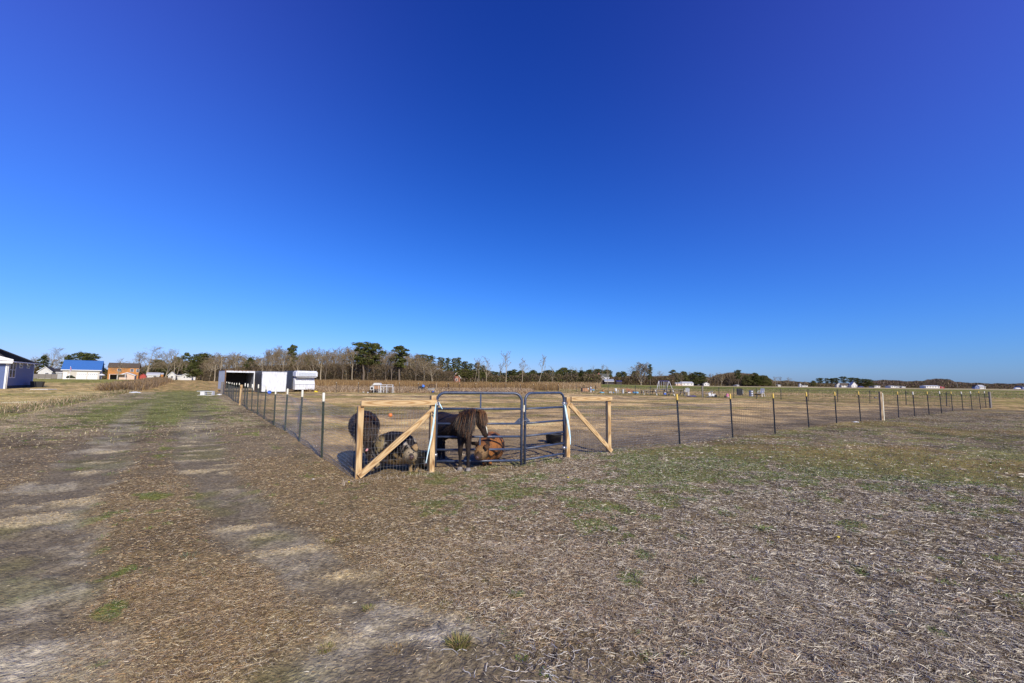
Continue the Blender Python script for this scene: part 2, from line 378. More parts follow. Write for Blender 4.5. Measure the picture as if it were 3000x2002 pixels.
def gbump(x, y, m):
    n1, n2, n3, n4 = m['n']; s, t, d = m['st']
    near = 1-sstep(10, 30, d)
    z = ((n3-.5)*.05+(n1-.5)*.07 + (fbm(x*8, y*8, 161, 3)-.5)*.022)*near - .03*m['dirt']*near + .018*m['ripple']*near
    z = z - .22*m['ditch'] + (n2-.5)*.06*sstep(4, 10, d)*(1-sstep(50, 80, d))
    gv = (1-sstep(.5, 1.1, np.hypot((x-.15)/.42, (y-2.5)/.42)))*sstep(.35, .5, n1); z = z + gv*.003*np.sin((x-.22*(y-2.4))*2*np.pi/.05)
    return z*sstep(.2, 1., d)
ang = np.concatenate([np.arange(-60, 60, .16), np.arange(60, 300, 4.)])
rad = np.concatenate([np.array([.02, .3, .6, .9]), np.geomspace(1.15, 45, 520), np.geomspace(45.6, 5000, 210)])
A, Rr = np.meshgrid(np.radians(ang), rad)
gxx = (Rr*np.sin(A)).ravel(); gyy = (Rr*np.cos(A)).ravel()
mk = masks(gxx, gyy)
gcol = gcolor(gxx, gyy, mk)
gzz = gz(gxx, gyy)+gbump(gxx, gyy, mk)
na, nr = len(ang), len(rad)
ii = np.arange(nr-1)[:, None]*na; jj = np.arange(na)[None]
q = np.stack([ii+jj, ii+(jj+1) % na, ii+na+(jj+1) % na, ii+na+jj], -1).reshape(-1, 4)[:, ::-1]
M_GROUND = vmat('ground_soil', rough=.95, noise=.45, scale=26, bump=.75, bscale=45, spec=.08)
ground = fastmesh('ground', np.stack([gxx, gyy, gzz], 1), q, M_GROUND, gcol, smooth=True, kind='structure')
def hz(x, y):
    """height of the ground sheet"""
    x = np.atleast_1d(np.asarray(x, float)); y = np.atleast_1d(np.asarray(y, float)); m = masks(x, y)
    return gz(x, y)+gbump(x, y, m)
def GH(px, py):
    p = G(px, py); p.z = float(hz(p.x, p.y)[0]); return p

# straw, stubble and weeds scattered as real blades
M_STRAW = vmat('dry_straw', rough=.7, noise=.12, scale=3, spec=.3)
def scatter(n, d0, d1, az=55, pw=1.0):
    u = rng.random(n); d = (d0**pw+(d1**pw-d0**pw)*u)**(1/pw)
    a = R(1)*rng.uniform(-az, az, n); return d*np.sin(a), d*np.cos(a)
PAL_DRY = np.array([(.52, .44, .35), (.44, .35, .26), (.34, .25, .18), (.20, .145, .10), (.66, .60, .52), (.09, .065, .045), (.40, .27, .17), (.12, .085, .06)])
PAL_GREY = np.array([(.58, .53, .46), (.76, .72, .65), (.36, .30, .24), (.17, .13, .10), (.48, .42, .35), (.08, .06, .045), (.11, .085, .06)])
PAL_TAN = np.array([(.56, .48, .36), (.48, .38, .26), (.68, .60, .46), (.30, .22, .13)])
PAL_GRN = np.array([(.13, .21, .04), (.18, .27, .06), (.09, .14, .03), (.22, .24, .07), (.26, .31, .17)])
def pick(p, n): return p[rng.integers(0, len(p), n)]*rng.uniform(.75, 1.2, (n, 1))
def straw_field(name, n, d0, d1, Lr, wr, pw, label=None):
    x, y = scatter(n, d0, d1, pw=pw); m = masks(x, y); s, t, d = m['st']; n1 = m['n'][0]; t = np.where(s < -.5, 99, t)
    keep = rng.random(n) < np.clip(1-.93*m['dirt']*(1-m['ripple']), 0, 1)*(1-(.55+.3*(t < 5))*m['inpad'])*(1-.45*m['lot'])*(.55+.45*sstep(.3, .55, m['n'][2]))
    x, y = x[keep], y[keep]; m = masks(x, y); s, t, d = m['st']; n = len(x)
    z = gz(x, y)+gbump(x, y, m)
    an = rng.uniform(0, 2*np.pi, n)
    rp = m['ripple'] > .4; an[rp] = R(35)+rng.normal(0, .35, rp.sum())
    lean = np.abs(rng.normal(0, .24, n))+.02
    grn = (rng.random(n) < m['green']*np.where(s < -.5, .85, .6))
    lean[grn] = rng.uniform(.3, 1.2, grn.sum())
    dirv = np.stack([np.cos(an)*np.cos(lean), np.sin(an)*np.cos(lean), np.sin(lean)], 1)
    side = unit(np.stack([-np.sin(an), np.cos(an), rng.normal(0, .8, n)], 1))
    L = rng.uniform(*Lr, n)*np.where(grn, .6, 1)*np.where(m['dirt'] > .4, .6, 1); w = rng.uniform(*wr, n)*np.where(grn, 1.2, 1)
    bend = np.stack([-np.sin(an), np.cos(an), -np.sin(lean)*1.1*(~grn)], 1)*(L*rng.normal(0, .28, n))[:, None]
    bend[:, 2] = -L*np.sin(lean)*rng.uniform(.2, .9, n)
    sm = (1-.4*(1-sstep(-1.8, .6, x))*(1-sstep(5, 13, t))); L = L*sm; w = w*(.3+.7*sm)
    c = pick(PAL_DRY, n)
    gy = rng.random(n) < (.35+.6*sstep(0, 3, x))*(t < .3)*(x > -1.5)
    c[gy] = pick(PAL_GREY, gy.sum())
    gd = (rng.random(n) < m['drive']*sstep(4, 12, t)*.7); c[gd] = pick(PAL_GREY, gd.sum())*np.array([1, .95, .85])
    tn = rp | (m['lot'] > .5); c[tn] = pick(PAL_TAN, tn.sum())
    ip = m['inpad'] > .5; c[ip] = pick(PAL_DRY, ip.sum())*np.array([.9, .85, .8])
    c = c*np.array([1.22, 1.17, .97]); bt = (rng.random(n) < .8*(1-sstep(-1.8, .6, x+(m['n'][0]-.5)*1.5))*(1-sstep(5, 13, t))); c[bt] = c[bt]*np.array([.98, .91, .72])
    c[grn] = pick(PAL_GRN, grn.sum())
    far_ = (sstep(8, 24, d)*.5)[:, None]; c = c*(1-far_)+gcolor(x, y, m)*far_*1.15
    V, Q = ribbons(np.stack([x, y, z+.003+rng.random(n)**2*np.where(m['dirt'] > .4, .002, .016)], 1), dirv, side, L, w, bend)
    return V, Q, np.repeat(c, 6, 0)
parts_ = [straw_field('a', 430000, 1.7, 4.4, (.018, .075), (.0014, .0032), 1.6),
          straw_field('b', 430000, 4.2, 10, (.02, .075), (.0022, .0046), 1.5),
          straw_field('c', 380000, 9.5, 40, (.03, .08), (.0045, .009), 1.3)]
for k, nm in enumerate(('straw_litter', 'dead_grass', 'field_grass')):
    V, Q, c = parts_[k]
    fastmesh(nm, V, Q, M_STRAW, c, kind='stuff', cat='grass',
             label=('loose bleached straw and stalks littering the near ground', 'short matted dead grass around the gate and drive',
                    'dry grass with green weeds further out over drive and paddock')[k])

# ------------------------------------------------------------------ near fence, brace frames and gates
M_WOOD = lumber('pine_lumber', (.62, .43, .21), (.42, .24, .09))
M_WOOD2 = lumber('weathered_lumber', (.40, .29, .17), (.25, .17, .09))
M_GREYWOOD = mat('grey_wood', (.25, .22, .19), noise=.4, scale=4, stretch=(8, 8, 1))
M_WIRE = mat('galvanised_wire', (.55, .55, .55), rough=.35, metal=.6, noise=.2)
M_WIRED = mat('dull_wire', (.13, .12, .10), rough=.7, metal=0, noise=.3)
M_POST = mat('green_post_paint', (.035, .05, .035), rough=.55, noise=.5, scale=30)
M_POSTB = mat('dark_post_paint', (.035, .042, .05), rough=.55, noise=.4, scale=30)
M_CREAM = mat('cream_sleeve', (.80, .76, .60), rough=.6, noise=.15)
M_YEL = mat('yellow_sleeve', (.75, .50, .08), rough=.6, noise=.2)
M_GATE = mat('gate_blue_grey_paint', (.060, .082, .135), rough=.38, noise=.45, scale=14, bump=.15, bscale=120, col2=(.040, .052, .085), spec=.6)
M_GALV = mat('galvanised_metal', (.45, .46, .48), rough=.4, metal=.7, noise=.4, scale=15)
M_STRAP = mat('pale_blue_webbing', (.45, .78, .86), rough=.7, noise=.25, scale=10, col2=(.75, .86, .88))

def board(name, m, parent, a, b, w, t, roll=None, **kw):
    """lumber stick from a to b (parent space), its local x running along it"""
    a = Vector(a); b = Vector(b); d = b-a; L = d.length
    x = d.normalized(); z = Vector(roll) if roll else Vector((0, 0, 1))
    y = z.cross(x).normalized(); z = x.cross(y)
    mb = MB(); e = min(w, t)*.06
    for sx in (0,):
        mb.box((0, 0, 0), (L, w, t))
    o = mb.build(name, m, parent, **kw)
    bm = bmesh.new(); bm.from_mesh(o.data); bmesh.ops.bevel(bm, geom=bm.edges[:], offset=e, segments=1, affect='EDGES'); bm.to_mesh(o.data); bm.free()
    c = (a+b)/2
    o.matrix_local = Matrix(((x.x, y.x, z.x, c.x), (x.y, y.y, z.y, c.y), (x.z, y.z, z.z, c.z), (0, 0, 0, 1)))
    return o
def wire_panel(name, parent, pts, zlo, zhi, dv, dh, r, m, sag=.0, seed=1, bow=0.0, **kw):
    """woven wire following pts (parent space); zlo/zhi heights above them"""
    rr = random.Random(seed); mb = MB()
    P0 = [Vector(p) for p in pts]; cum = [0]
    for a, b in zip(P0[:-1], P0[1:]): cum.append(cum[-1]+(b-a).length)
    def at(s):
        for i in range(len(cum)-1):
            if s <= cum[i+1] or i == len(cum)-2:
                f = (s-cum[i])/max(cum[i+1]-cum[i], 1e-6); p = P0[i].lerp(P0[i+1], f)
                n = (P0[i+1]-P0[i]); n = Vector((-n.y, n.x, 0)).normalized()
                return p, n, math.sin(math.pi*min(max(f, 0), 1))
    T = cum[-1]; nv = max(2, int(T/dv))
    rows = max(2, int(round((zhi-zlo)/dh)))
    def pt(s, k):
        p, n, w = at(s); f = k/rows
        o = bow*w*math.sin(math.pi*f*.9+.2) + .012*math.sin(s*3.1+k*.4)
        return p + n*o + Vector((0, 0, zlo+(zhi-zlo)*f - sag*w*f))
    for i in range(nv+1):
        s = T*i/nv; q = [pt(s, k) for k in ([0, rows//2, rows] if bow == 0 else [0, rows//4, rows//2, 3*rows//4, rows])]
        mb.tube(q, r, 3, smooth=False, cap=False)
    hs = max(1, int(T/(dv*8)))
    for k in range(rows+1):
        q = [pt(T*i/hs, k) for i in range(hs+1)]; mb.tube(q, r*1.1, 3, smooth=False, cap=False)
    return mb.build(name, m, parent, **kw)
def tpost(parent, base, top, sleeve, sl=.16, r=.022, m=None):
    """steel T section post with a plastic sleeve on its tip"""
    base = Vector(base); top = Vector(top); d = (top-base); L = d.length
    q = d.to_track_quat('Z', 'Y').to_matrix()
    mb = MB(); prof = [(-r, r*.55), (r, r*.55), (r, r*.2), (r*.25, r*.2), (r*.25, -r), (-r*.25, -r), (-r*.25, r*.2), (-r, r*.2)]
    a = R(35+90); n = len(prof)
    pr = [(x*math.cos(a)-y*math.sin(a), x*math.sin(a)+y*math.cos(a)) for x, y in prof]
    v = [(x, y, 0) for x, y in pr]+[(x, y, L) for x, y in pr]
    mb.add(v, [(i, (i+1) % n, (i+1) % n+n, i+n) for i in range(n)]+[tuple(range(n, 2*n))])
    for k in range(int(L/.11)):
        mb.box((pr[0][0]*0, 0, .1+k*.11), (r*1.5, r*1.5, .012), rz=a)
    o = mb.build('metal_post', m or M_POST, parent)
    o.matrix_local = Matrix.Translation(base) @ q.to_4x4()
    if sleeve:
        s = MB().tube([(0, 0, L-sl), (0, 0, L-sl+.01), (0, 0, L), (0, 0, L+.015)], [r*1.15, r*1.2, r*1.15, r*.6], 10).build('post_sleeve', sleeve, o)
    return o

# ---- left fence along the drive
LP_ = [(943, 1344, 948.5, 1153), (876.6, 1293.4, 886.5, 1144.5), (834.6, 1262.8, 842.9, 1140.2), (802.2, 1248.3, 808, 1141.4),
       (772.8, 1229.6, 780.4, 1130), (754, 1216, 757.4, 1127.4), (737, 1205.7, 739.6, 1126.6), (722.9, 1199.8, 726.5, 1125.4), (714.9, 1192.1, 718.6, 1124)]
LP2 = [(697, 1182, 701.6, 1122.9), (689.5, 1177.7, 693.4, 1122.9), (682.9, 1175.1, 686.5, 1122.9), (677.4, 1169.1, 680, 1121.5),
       (671.1, 1164, 673.5, 1120.6), (668.1, 1160.6, 669.4, 1120.1), (663, 1158.9, 664.3, 1118.9)]
fl = thing('wire_fence', 'long woven wire fence on dark green posts with cream tips beside the drive', 'fence', GH(943, 1344))
o0 = fl.location.copy()
def fence_posts(root, data, m, sl, sleeves, r=.022):
    res = []
    for k, (bx_, by_, tx_, ty_) in enumerate(data):
        b = GH(bx_, by_); t = P(tx_, ty_, b.y); b2 = b-root.location; t2 = t-root.location
        res.append(b2.copy()); tpost(root, b2-Vector((0, 0, .03)), t2, sleeves[k % len(sleeves)] if sleeves else None, sl=sl, r=r, m=m)
    return res
pl1 = fence_posts(fl, LP_, M_POST, .16, [M_CREAM])
pl2 = fence_posts(fl, LP2, M_POST, .12, [M_CREAM])
wb = GH(704.1, 1187)-o0
board('wood_post', M_WOOD, fl, wb-Vector((0, 0, .05)), wb+Vector((0, 0, ZT(706, 1127.8, wb+o0))), .11, .11, roll=(0, 1, 0))
eb = GH(651, 1155)-o0
board('wood_post', M_GREYWOOD, fl, eb, eb+Vector((0, 0, ZT(653, 1119, eb+o0))), .25, .25, roll=(0, 1, 0), label='split grey corner post')
cn = GH(1040, 1403)-o0
seqs = [cn+Vector((-.05, .02, 0))]+pl1+[wb]+pl2+[eb]
wire_panel('wire_mesh', fl, seqs[:5], .01, 1.10, .052, .055, .0013, M_WIRE, sag=.07, bow=-.09, seed=3)
wire_panel('wire_mesh', fl, seqs[4:], .01, 1.05, .105, .11, .0022, M_WIRED, sag=.03, seed=4)

# ---- right front fence
RP_ = [(1991.3, 1300.4, 1982.8, 1156.5), (2146.8, 1283.4, 2138.6, 1155.2), (2270.9, 1269.6, 2264.3, 1154.3), (2369.8, 1253.2, 2361.3, 1150.4),
       (2451.1, 1241.3, 2444.7, 1149.6), (2521.3, 1234.9, 2514.5, 1147.8), (2633.6, 1223.8, 2628.7, 1148.3), (2679.8, 1220, 2674, 1148.9),
       (2721.9, 1214.9, 2715.5, 1148.3), (2758.5, 1211.1, 2752.1, 1147.2), (2790.9, 1204.7, 2785.5, 1148.3), (2821.3, 1203, 2816, 1148.9),
       (2847.9, 1200.9, 2842.6, 1147.7), (2872.8, 1198.3, 2866.4, 1146.8), (2888.7, 1196.2, 2883.4, 1147.2)]
fr = thing('wire_fence', 'low wire mesh fence on dark posts with yellow tips running right from the gate', 'fence', GH(1991.3, 1300.4))
o1 = fr.location.copy()
pr1 = fence_posts(fr, RP_[:6], M_POSTB, .14, [M_YEL])
pr2 = fence_posts(fr, RP_[6:], M_POSTB, .14, [M_YEL, M_CREAM, M_YEL, M_CREAM, M_YEL, M_CREAM, M_CREAM])
wb = GH(2584, 1231.5)-o1; board('wood_post', M_WOOD2, fr, wb-Vector((0, 0, .05)), wb+Vector((0, 0, ZT(2581, 1148.5, wb+o1))), .10, .10, roll=(0, 1, 0))
ws = wb+Vector((.062, -.045, 0)); board('wood_strip', M_CREAM, fr, ws-Vector((0, 0, .02)), ws+Vector((0, 0, 1.22)), .03, .03, roll=(0, 1, 0), label='pale strip fixed to the post')
wc = GH(2903, 1195.5)-o1; board('wood_post', M_GREYWOOD, fr, wc-Vector((0, 0, .05)), wc+Vector((0, 0, ZT(2901, 1148.2, wc+o1))), .11, .11, roll=(0, 1, 0))
gd = GH(1787, 1326)-o1
seqr = [gd]+pr1+[wb]+pr2+[wc]
wire_panel('wire_mesh', fr, seqr[:3], 0.01, 1.02, .055, .06, .0019, M_WIRE, sag=.05, bow=.05, seed=5)
wire_panel('wire_mesh', fr, seqr[2:], .01, 1.02, .10, .10, .0020, M_WIRED, sag=.03, seed=6)

# ---- east fence (far right side of the paddock) and back fence
EP_ = [(2774, 1191.5, 2772.3, 1148.3), (2655.1, 1187, 2653.6, 1145.1), (2549, 1182.3, 2548, 1144.5), (2454.2, 1178.5, 2452.7, 1140.8), (2368, 1175.5, 2367.4, 1139.8),
       (2288.3, 1171.3, 2287.6, 1138.3), (2216.2, 1169.6, 2215.3, 1136.6), (2149.8, 1167.9, 2149.1, 1134.9), (2106.8, 1166.4, 2106, 1134.5), (2003.2, 1161.7, 2003, 1134.8),
       (1952.5, 1160.4, 1952.5, 1130.6), (1905.3, 1158.3, 1904.9, 1131.7), (1861.7, 1157.2, 1861.5, 1129.6), (1819.8, 1154.5, 1819.6, 1128.5), (1781.7, 1153.6, 1781.7, 1128.5),
       (1745.5, 1151.9, 1745.5, 1127.4), (1711.5, 1150.9, 1711.5, 1128), (1688.7, 1149.1, 1688.7, 1128)]
fe = thing('wire_fence', 'dark wire fence along the far right side of the paddock before the picnic tables', 'fence', GH(2774, 1191.5))
o2 = fe.location.copy(); pe = fence_posts(fe, EP_, M_POSTB, .1, None, r=.03)
for k, px in ((9, 2058.5),):
    b = GH(px, 1164.5)-o2; board('wood_post', M_GREYWOOD, fe, b, b+Vector((0, 0, ZT(px, 1131.7, b+o2))), .16, .16, roll=(0, 1, 0)); pe.insert(9, b)
ccp = GH(1669.5, 1148.4); b = ccp-o2; board('wood_post', M_WOOD2, fe, b, b+Vector((0, 0, ZT(1669, 1126.8, ccp))), .14, .14, roll=(0, 1, 0))
seqe = [wc+o1-o2]+pe+[b]
wire_panel('wire_mesh', fe, seqe, .01, 1.05, .22, .15, .0038, M_WIRED, seed=8)
mb = MB()
for zz in (1.02, .06): mb.tube([p+Vector((0, 0, zz)) for p in seqe], .010, 4, smooth=False)
mb.build('edge_wire', M_WIRED, fe)
BP_ = [(1635.7, 1150.2), (1600, 1150), (1562.1, 1151), (1523.4, 1150.2), (1482, 1150), (1438.5, 1149), (1394, 1148.8), (1346.8, 1147.6), (1313.2, 1147.4), (1225, 1150), (1170.5, 1150.6), (1050, 1151.6), (984.8, 1152)]
BT_ = [1127.8, 1127.4, 1126, 1125.8, 1125.2, 1124.6, 1124, 1122.5, 1123.5, 1122.8, 1121.8, 1121.8, 1120.4]
fb = thing('wire_fence', 'thin wire fence along the back of the paddock before the tall weeds', 'fence', GH(1635.7, 1150.2))
o3 = fb.location.copy()
pb = fence_posts(fb, [(a, b, a+.3, t) for (a, b), t in zip(BP_, BT_)], M_POSTB, .07, [M_CREAM], r=.024)
b = GH(1278, 1149.8)-o3; board('wood_post', M_WOOD2, fb, b, b+Vector((0, 0, ZT(1277, 1122.4, b+o3))), .15, .15, roll=(0, 1, 0))
b4 = GH(796, 1151)-o3; board('wood_post', M_GREYWOOD, fb, b4, b4+Vector((-.05, 0, ZT(797, 1120, b4+o3))), .12, .12, roll=(0, 1, 0))
wire_panel('wire_mesh', fb, [ccp-o3]+pb, .01, 1.0, .26, .16, .0035, M_WIRED, seed=9)

# ---- brace frames
def frame(label, A, B, zr, side, ztopA, ztopB, brace, depthoff):
    """A,B ground points; rail on the camera side"""
    ax = (B-A); ax.z = 0; L = ax.length; th = math.atan2(ax.y, ax.x)
    t = thing('brace_frame', label, 'fence frame', A, th)
    w = .089
    board('post', M_WOOD, t, (0, 0, -.05), (0, 0, ztopA), w, w, roll=(0, 1, 0))
    board('post', M_WOOD, t, (L, 0, -.05), (L, 0, ztopB), w, w, roll=(0, 1, 0))
    yo = -w/2-.021
    (x0, x1) = side
    board('rail', M_WOOD, t, (x0, yo, zr-.045), (L+x1, yo, zr-.045), .038, .089)
    if brace == 'up': a, b = (.0, yo-.0, .045), (L+.0, yo-.0, zr-.155)
    else: a, b = (.02, yo, zr-.155), (L+.03, yo, .06)
    board('brace', M_WOOD, t, a, b, .036, .089)
    wire_panel('wire_mesh', t, [(0, .05, 0), (L/2, .05, 0), (L, .05, 0)], .03, zr-.03, .051, .1, .0015, M_WIRE, bow=.03, seed=12)
    return t
A = GH(1048, 1404); B = GH(1263, 1383)
frame('raw pine brace frame with rising diagonal, left of the gates in front of the pigs', A, B, ZT(1048, 1173.5, A), (-.01, .045), ZT(1048, 1190, A), ZT(1263, 1160, B), 'up', 0)
Cc = GH(1662, 1337); D = GH(1783, 1326)
frame('raw pine brace frame with falling diagonal, right of the double gate', Cc, D, ZT(1662, 1163, Cc), (.05, .05), ZT(1662, 1163.5, Cc), ZT(1783, 1168, D), 'down', 0)

# ---- tube gates
def gate(label, A, B, r, ups, lift=.03):
    ax = B-A; ax.z = 0; L = ax.length; th = math.atan2(ax.y, ax.x)
    t = thing('tube_gate', label, 'gate', A, th)
    H = 1.315; cr = .15; k = .024
    pts = [(0, 0, lift), (0, 0, H-cr)]
    pts += [(cr-cr*math.cos(a), 0, H-cr+cr*math.sin(a)) for a in np.linspace(.2, math.pi/2-.1, 6)]
    pts += [(cr, 0, H), (L-cr, 0, H)]
    pts += [(L-cr+cr*math.sin(a), 0, H-cr+cr*math.cos(a)) for a in np.linspace(.2, math.pi/2-.1, 6)]
    pts += [(L, 0, H-cr), (L, 0, lift)]
    MB().tube(pts, k, 12).build('frame', M_GATE, t)
    for z in (1.03, .765, .535, .31, .11):
        MB().tube([(k*.8, 0, z), (L-k*.8, 0, z)], .0195, 10).build('rail', M_GATE, t)
    for (x, z0, z1) in ups:
        MB().box((x, 0, (z0+z1)/2), (.028, .028, z1-z0)).build('upright', M_GATE, t)
    for xh, sg in ((0, -1),) if 'wide' in label else ((L, 1),):
        for zh in (.22, 1.10):
            MB().tube([(xh, -.0, zh-.03), (xh, 0, zh+.03)], .033, 10).box((xh+sg*.05, .0, zh), (.09, .012, .035)).build('hinge', M_GALV, t)
    return t, L, th
gA = GH(1275, 1371); gA.z = 0; gB = P(1527, 1353, 8.18); gB.z = 0
g1, L1, th1 = gate('wide dark blue tube gate with a pony looking through its bars', gA, gB, .024, [])
xu = L1*(1408-1275)/(1527-1275)*.965
for z0, z1 in ((1.05, 1.295), (.12, .52)):
    MB().box((xu, .0, (z0+z1)/2), (.028, .028, z1-z0)).build('upright', M_GATE, g1)
gC = P(1537, 1352, 8.25); gC.z = 0; gD = P(1652, 1336, 9.02); gD.z = 0
g2, L2, th2 = gate('narrow dark blue tube gate half, right of the chain latch', gC, gD, .024, [])
for t, xs, sg in ((g1, L1, -1), (g2, 0, 1)):
    mb = MB(); mb.prism([(xs+sg*.02, .78), (xs+sg*.14, .775), (xs+sg*.05, .86), (xs+sg*.02, .87)], -.008, .008); recalc(mb.build('latch_plate', M_GATE, t))
ch = thing('latch_chain', 'small galvanised chain linking the two dark gates', 'chain', (gB+gC)/2+Vector((0, 0, .84)))
mb = MB()
for i in range(9):
    x = -.10+i*.025; z = -.02*math.cos(x*12)
    mb.tube([(x+.016*math.cos(a), -.03+(.009*math.sin(a) if i % 2 else 0), z+(0 if i % 2 else .009*math.sin(a))) for a in np.linspace(0, 2*math.pi, 9)], .0035, 5)
ch.rotation_euler.z = th1; mb.build('links', M_GALV, ch)
tl_ = MB().tube([(0, -.03, 0), (.06, -.05, -.1), (.10, -.05, -.17)], .004, 4).build('loose_end', M_WIRED, ch)
tg = MB(); tg.box((-.035, -.03, 1.0-.84), (.016, .012, .10)); tg.box((.01, -.03, 1.04-.84), (.02, .012, .12)); tg.build('white_tie', M_CREAM, ch)
def strap(label, pts, w, tail=None):
    p0 = pts[0]; t = thing('cloth_strap', label, 'strap', p0); mb = MB()
    def rb(pts, w0, w1):
        vs = []; n = len(pts)
        for i, p in enumerate(pts):
            ww = w0+(w1-w0)*math.sin(math.pi*min(1, i/(n-1)*1.1)); q = p-p0
            for dy in (0, .006):
                vs += [q+Vector((-ww/2, dy, 0)), q+Vector((ww/2, dy+.012, 0))]
        fs = []
        for i in range(n-1):
            a = i*4; b = a+4
            fs += [(a, a+1, b+1, b), (a+2, b+2, b+3, a+3), (a, b, b+2, a+2), (a+1, a+3, b+3, b+1)]
        mb.add(vs, fs, True)
    rb(pts, w*.4, w)
    if tail: rb(tail, w*.3, w*.8)
    mb.build('webbing', M_STRAP, t); return t
d = 7.28
strap('pale blue webbing strap hanging from the gate hinge on the left gate post', [P(1277, 1183, d), P(1274, 1205, d), P(1270, 1240, d), P(1264, 1280, d), P(1257, 1312, d), P(1252, 1335, d), P(1248, 1357, d)], .028,
      [P(1277, 1183, d), P(1284, 1178, d), P(1290, 1188, d), P(1296, 1199, d)])
d = 8.85
strap('pale blue webbing strap hanging from the hinge on the right gate post', [P(1651, 1186, d), P(1656, 1190, d), P(1659, 1210, d), P(1664, 1238, d), P(1668, 1262, d), P(1671, 1285, d), P(1671, 1303, d)], .04,
      [P(1648, 1187, d), P(1653, 1185, d), P(1657, 1188, d)])

# ------------------------------------------------------------------ animals
def body_mesh(name, tubes, voxel, colf, m, parent, smooth=3, shrink=.5):
    """tubes: lists of (point, r_side, r_up); joined into one continuous skin, coloured by colf(co, nrm)"""
    bm = bmesh.new()
    o = Vector(parent.location)
    for tb in tubes:
        pts = [(Vector(p)-o, a, b) for p, a, b in tb]; N = len(pts); n = 16; rings = []
        # resample with spherical end caps
        samples = []
        for i, (p, a, b) in enumerate(pts): samples.append((p, a, b))
        d0 = (pts[0][0]-pts[1][0]).normalized(); d1 = (pts[-1][0]-pts[-2][0]).normalized()
        r0_, r1_ = (pts[0][1]+pts[0][2])/2, (pts[-1][1]+pts[-1][2])/2
        pre = [(pts[0][0]+d0*r0_*math.sin(t)*.9, pts[0][1]*math.cos(t), pts[0][2]*math.cos(t)) for t in (1.45, 1.0, .5)]
        post = [(pts[-1][0]+d1*r1_*math.sin(t)*.9, pts[-1][1]*math.cos(t), pts[-1][2]*math.cos(t)) for t in (.5, 1.0, 1.45)]
        samples = pre+samples+post; M = len(samples)
        for i, (p, a, b) in enumerate(samples):
            t = (samples[min(i+1, M-1)][0]-samples[max(i-1, 0)][0]).normalized()
            upv = Vector((0, 0, 1)) if abs(t.z) < .93 else Vector((t.x*.0+.5, -.85, 0)).normalized()
            sd_ = t.cross(upv).normalized(); u = sd_.cross(t)
            rings.append([bm.verts.new(p+sd_*math.cos(2*math.pi*k/n)*a+u*math.sin(2*math.pi*k/n)*b) for k in range(n)])
        for i in range(M-1):
            for k in range(n): bm.faces.new((rings[i][k], rings[i][(k+1) % n], rings[i+1][(k+1) % n], rings[i+1][k]))
        bm.faces.new(rings[0][::-1]); bm.faces.new(rings[-1])
    bmesh.ops.recalc_face_normals(bm, faces=bm.faces)
    me = bpy.data.meshes.new(name); bm.to_mesh(me); bm.free()
    ob = bpy.data.objects.new(name, me); C.objects.link(ob)
    r = ob.modifiers.new('r', 'REMESH'); r.mode = 'VOXEL'; r.voxel_size = voxel; r.use_smooth_shade = True
    s = ob.modifiers.new('s', 'SMOOTH'); s.factor = shrink; s.iterations = smooth
    dg = bpy.context.evaluated_depsgraph_get(); dg.update()
    me2 = bpy.data.meshes.new_from_object(ob.evaluated_get(dg)); ob.modifiers.clear(); ob.data = me2; bpy.data.meshes.remove(me)
    me2.name = name
    n = len(me2.vertices); co = np.empty(n*3, np.float32); me2.vertices.foreach_get('co', co); co = co.reshape(-1, 3)
    nr = np.array([v.normal[:] for v in me2.vertices])
    col = colf(co+np.array(o), nr)
    a = me2.color_attributes.new('Col', 'FLOAT_COLOR', 'POINT')
    a.data.foreach_set('color', np.concatenate([col, np.ones((n, 1))], 1).astype(np.float32).ravel())
    me2.materials.clear(); me2.materials.append(m)
    me2.polygons.foreach_set('use_smooth', np.ones(len(me2.polygons), bool))
    ob.parent = parent
    return ob, co, nr, col
def fur(name, ob, co, nr, col, n, L, w, m, seed=1, droop=.6):
    r = np.random.default_rng(seed); k = r.integers(0, len(co), n)
    b = co[k]+r.normal(0, .004, (n, 3)); d = unit(nr[k]*.55+np.array([0, 0, -droop])+r.normal(0, .3, (n, 3)))
    side = unit(np.cross(d, r.normal(0, 1, (n, 3)))); Ls = r.uniform(.6, 1.3, n)*L
    V, Q = ribbons(b, d, side, Ls, np.full(n, w), d*0, .1)
    return fastmesh(name, V, Q, m, np.repeat(col[k]*r.uniform(.8, 1.3, (n, 1)), 6, 0), parent=ob)
def noise3(co, s, seed):
    return (fbm(co[:, 0]*s+co[:, 2]*s*.7, co[:, 1]*s-co[:, 2]*s*.6, seed, 3)+fbm(co[:, 2]*s, co[:, 0]*s*.8+co[:, 1]*s*.5, seed+5, 3))/2
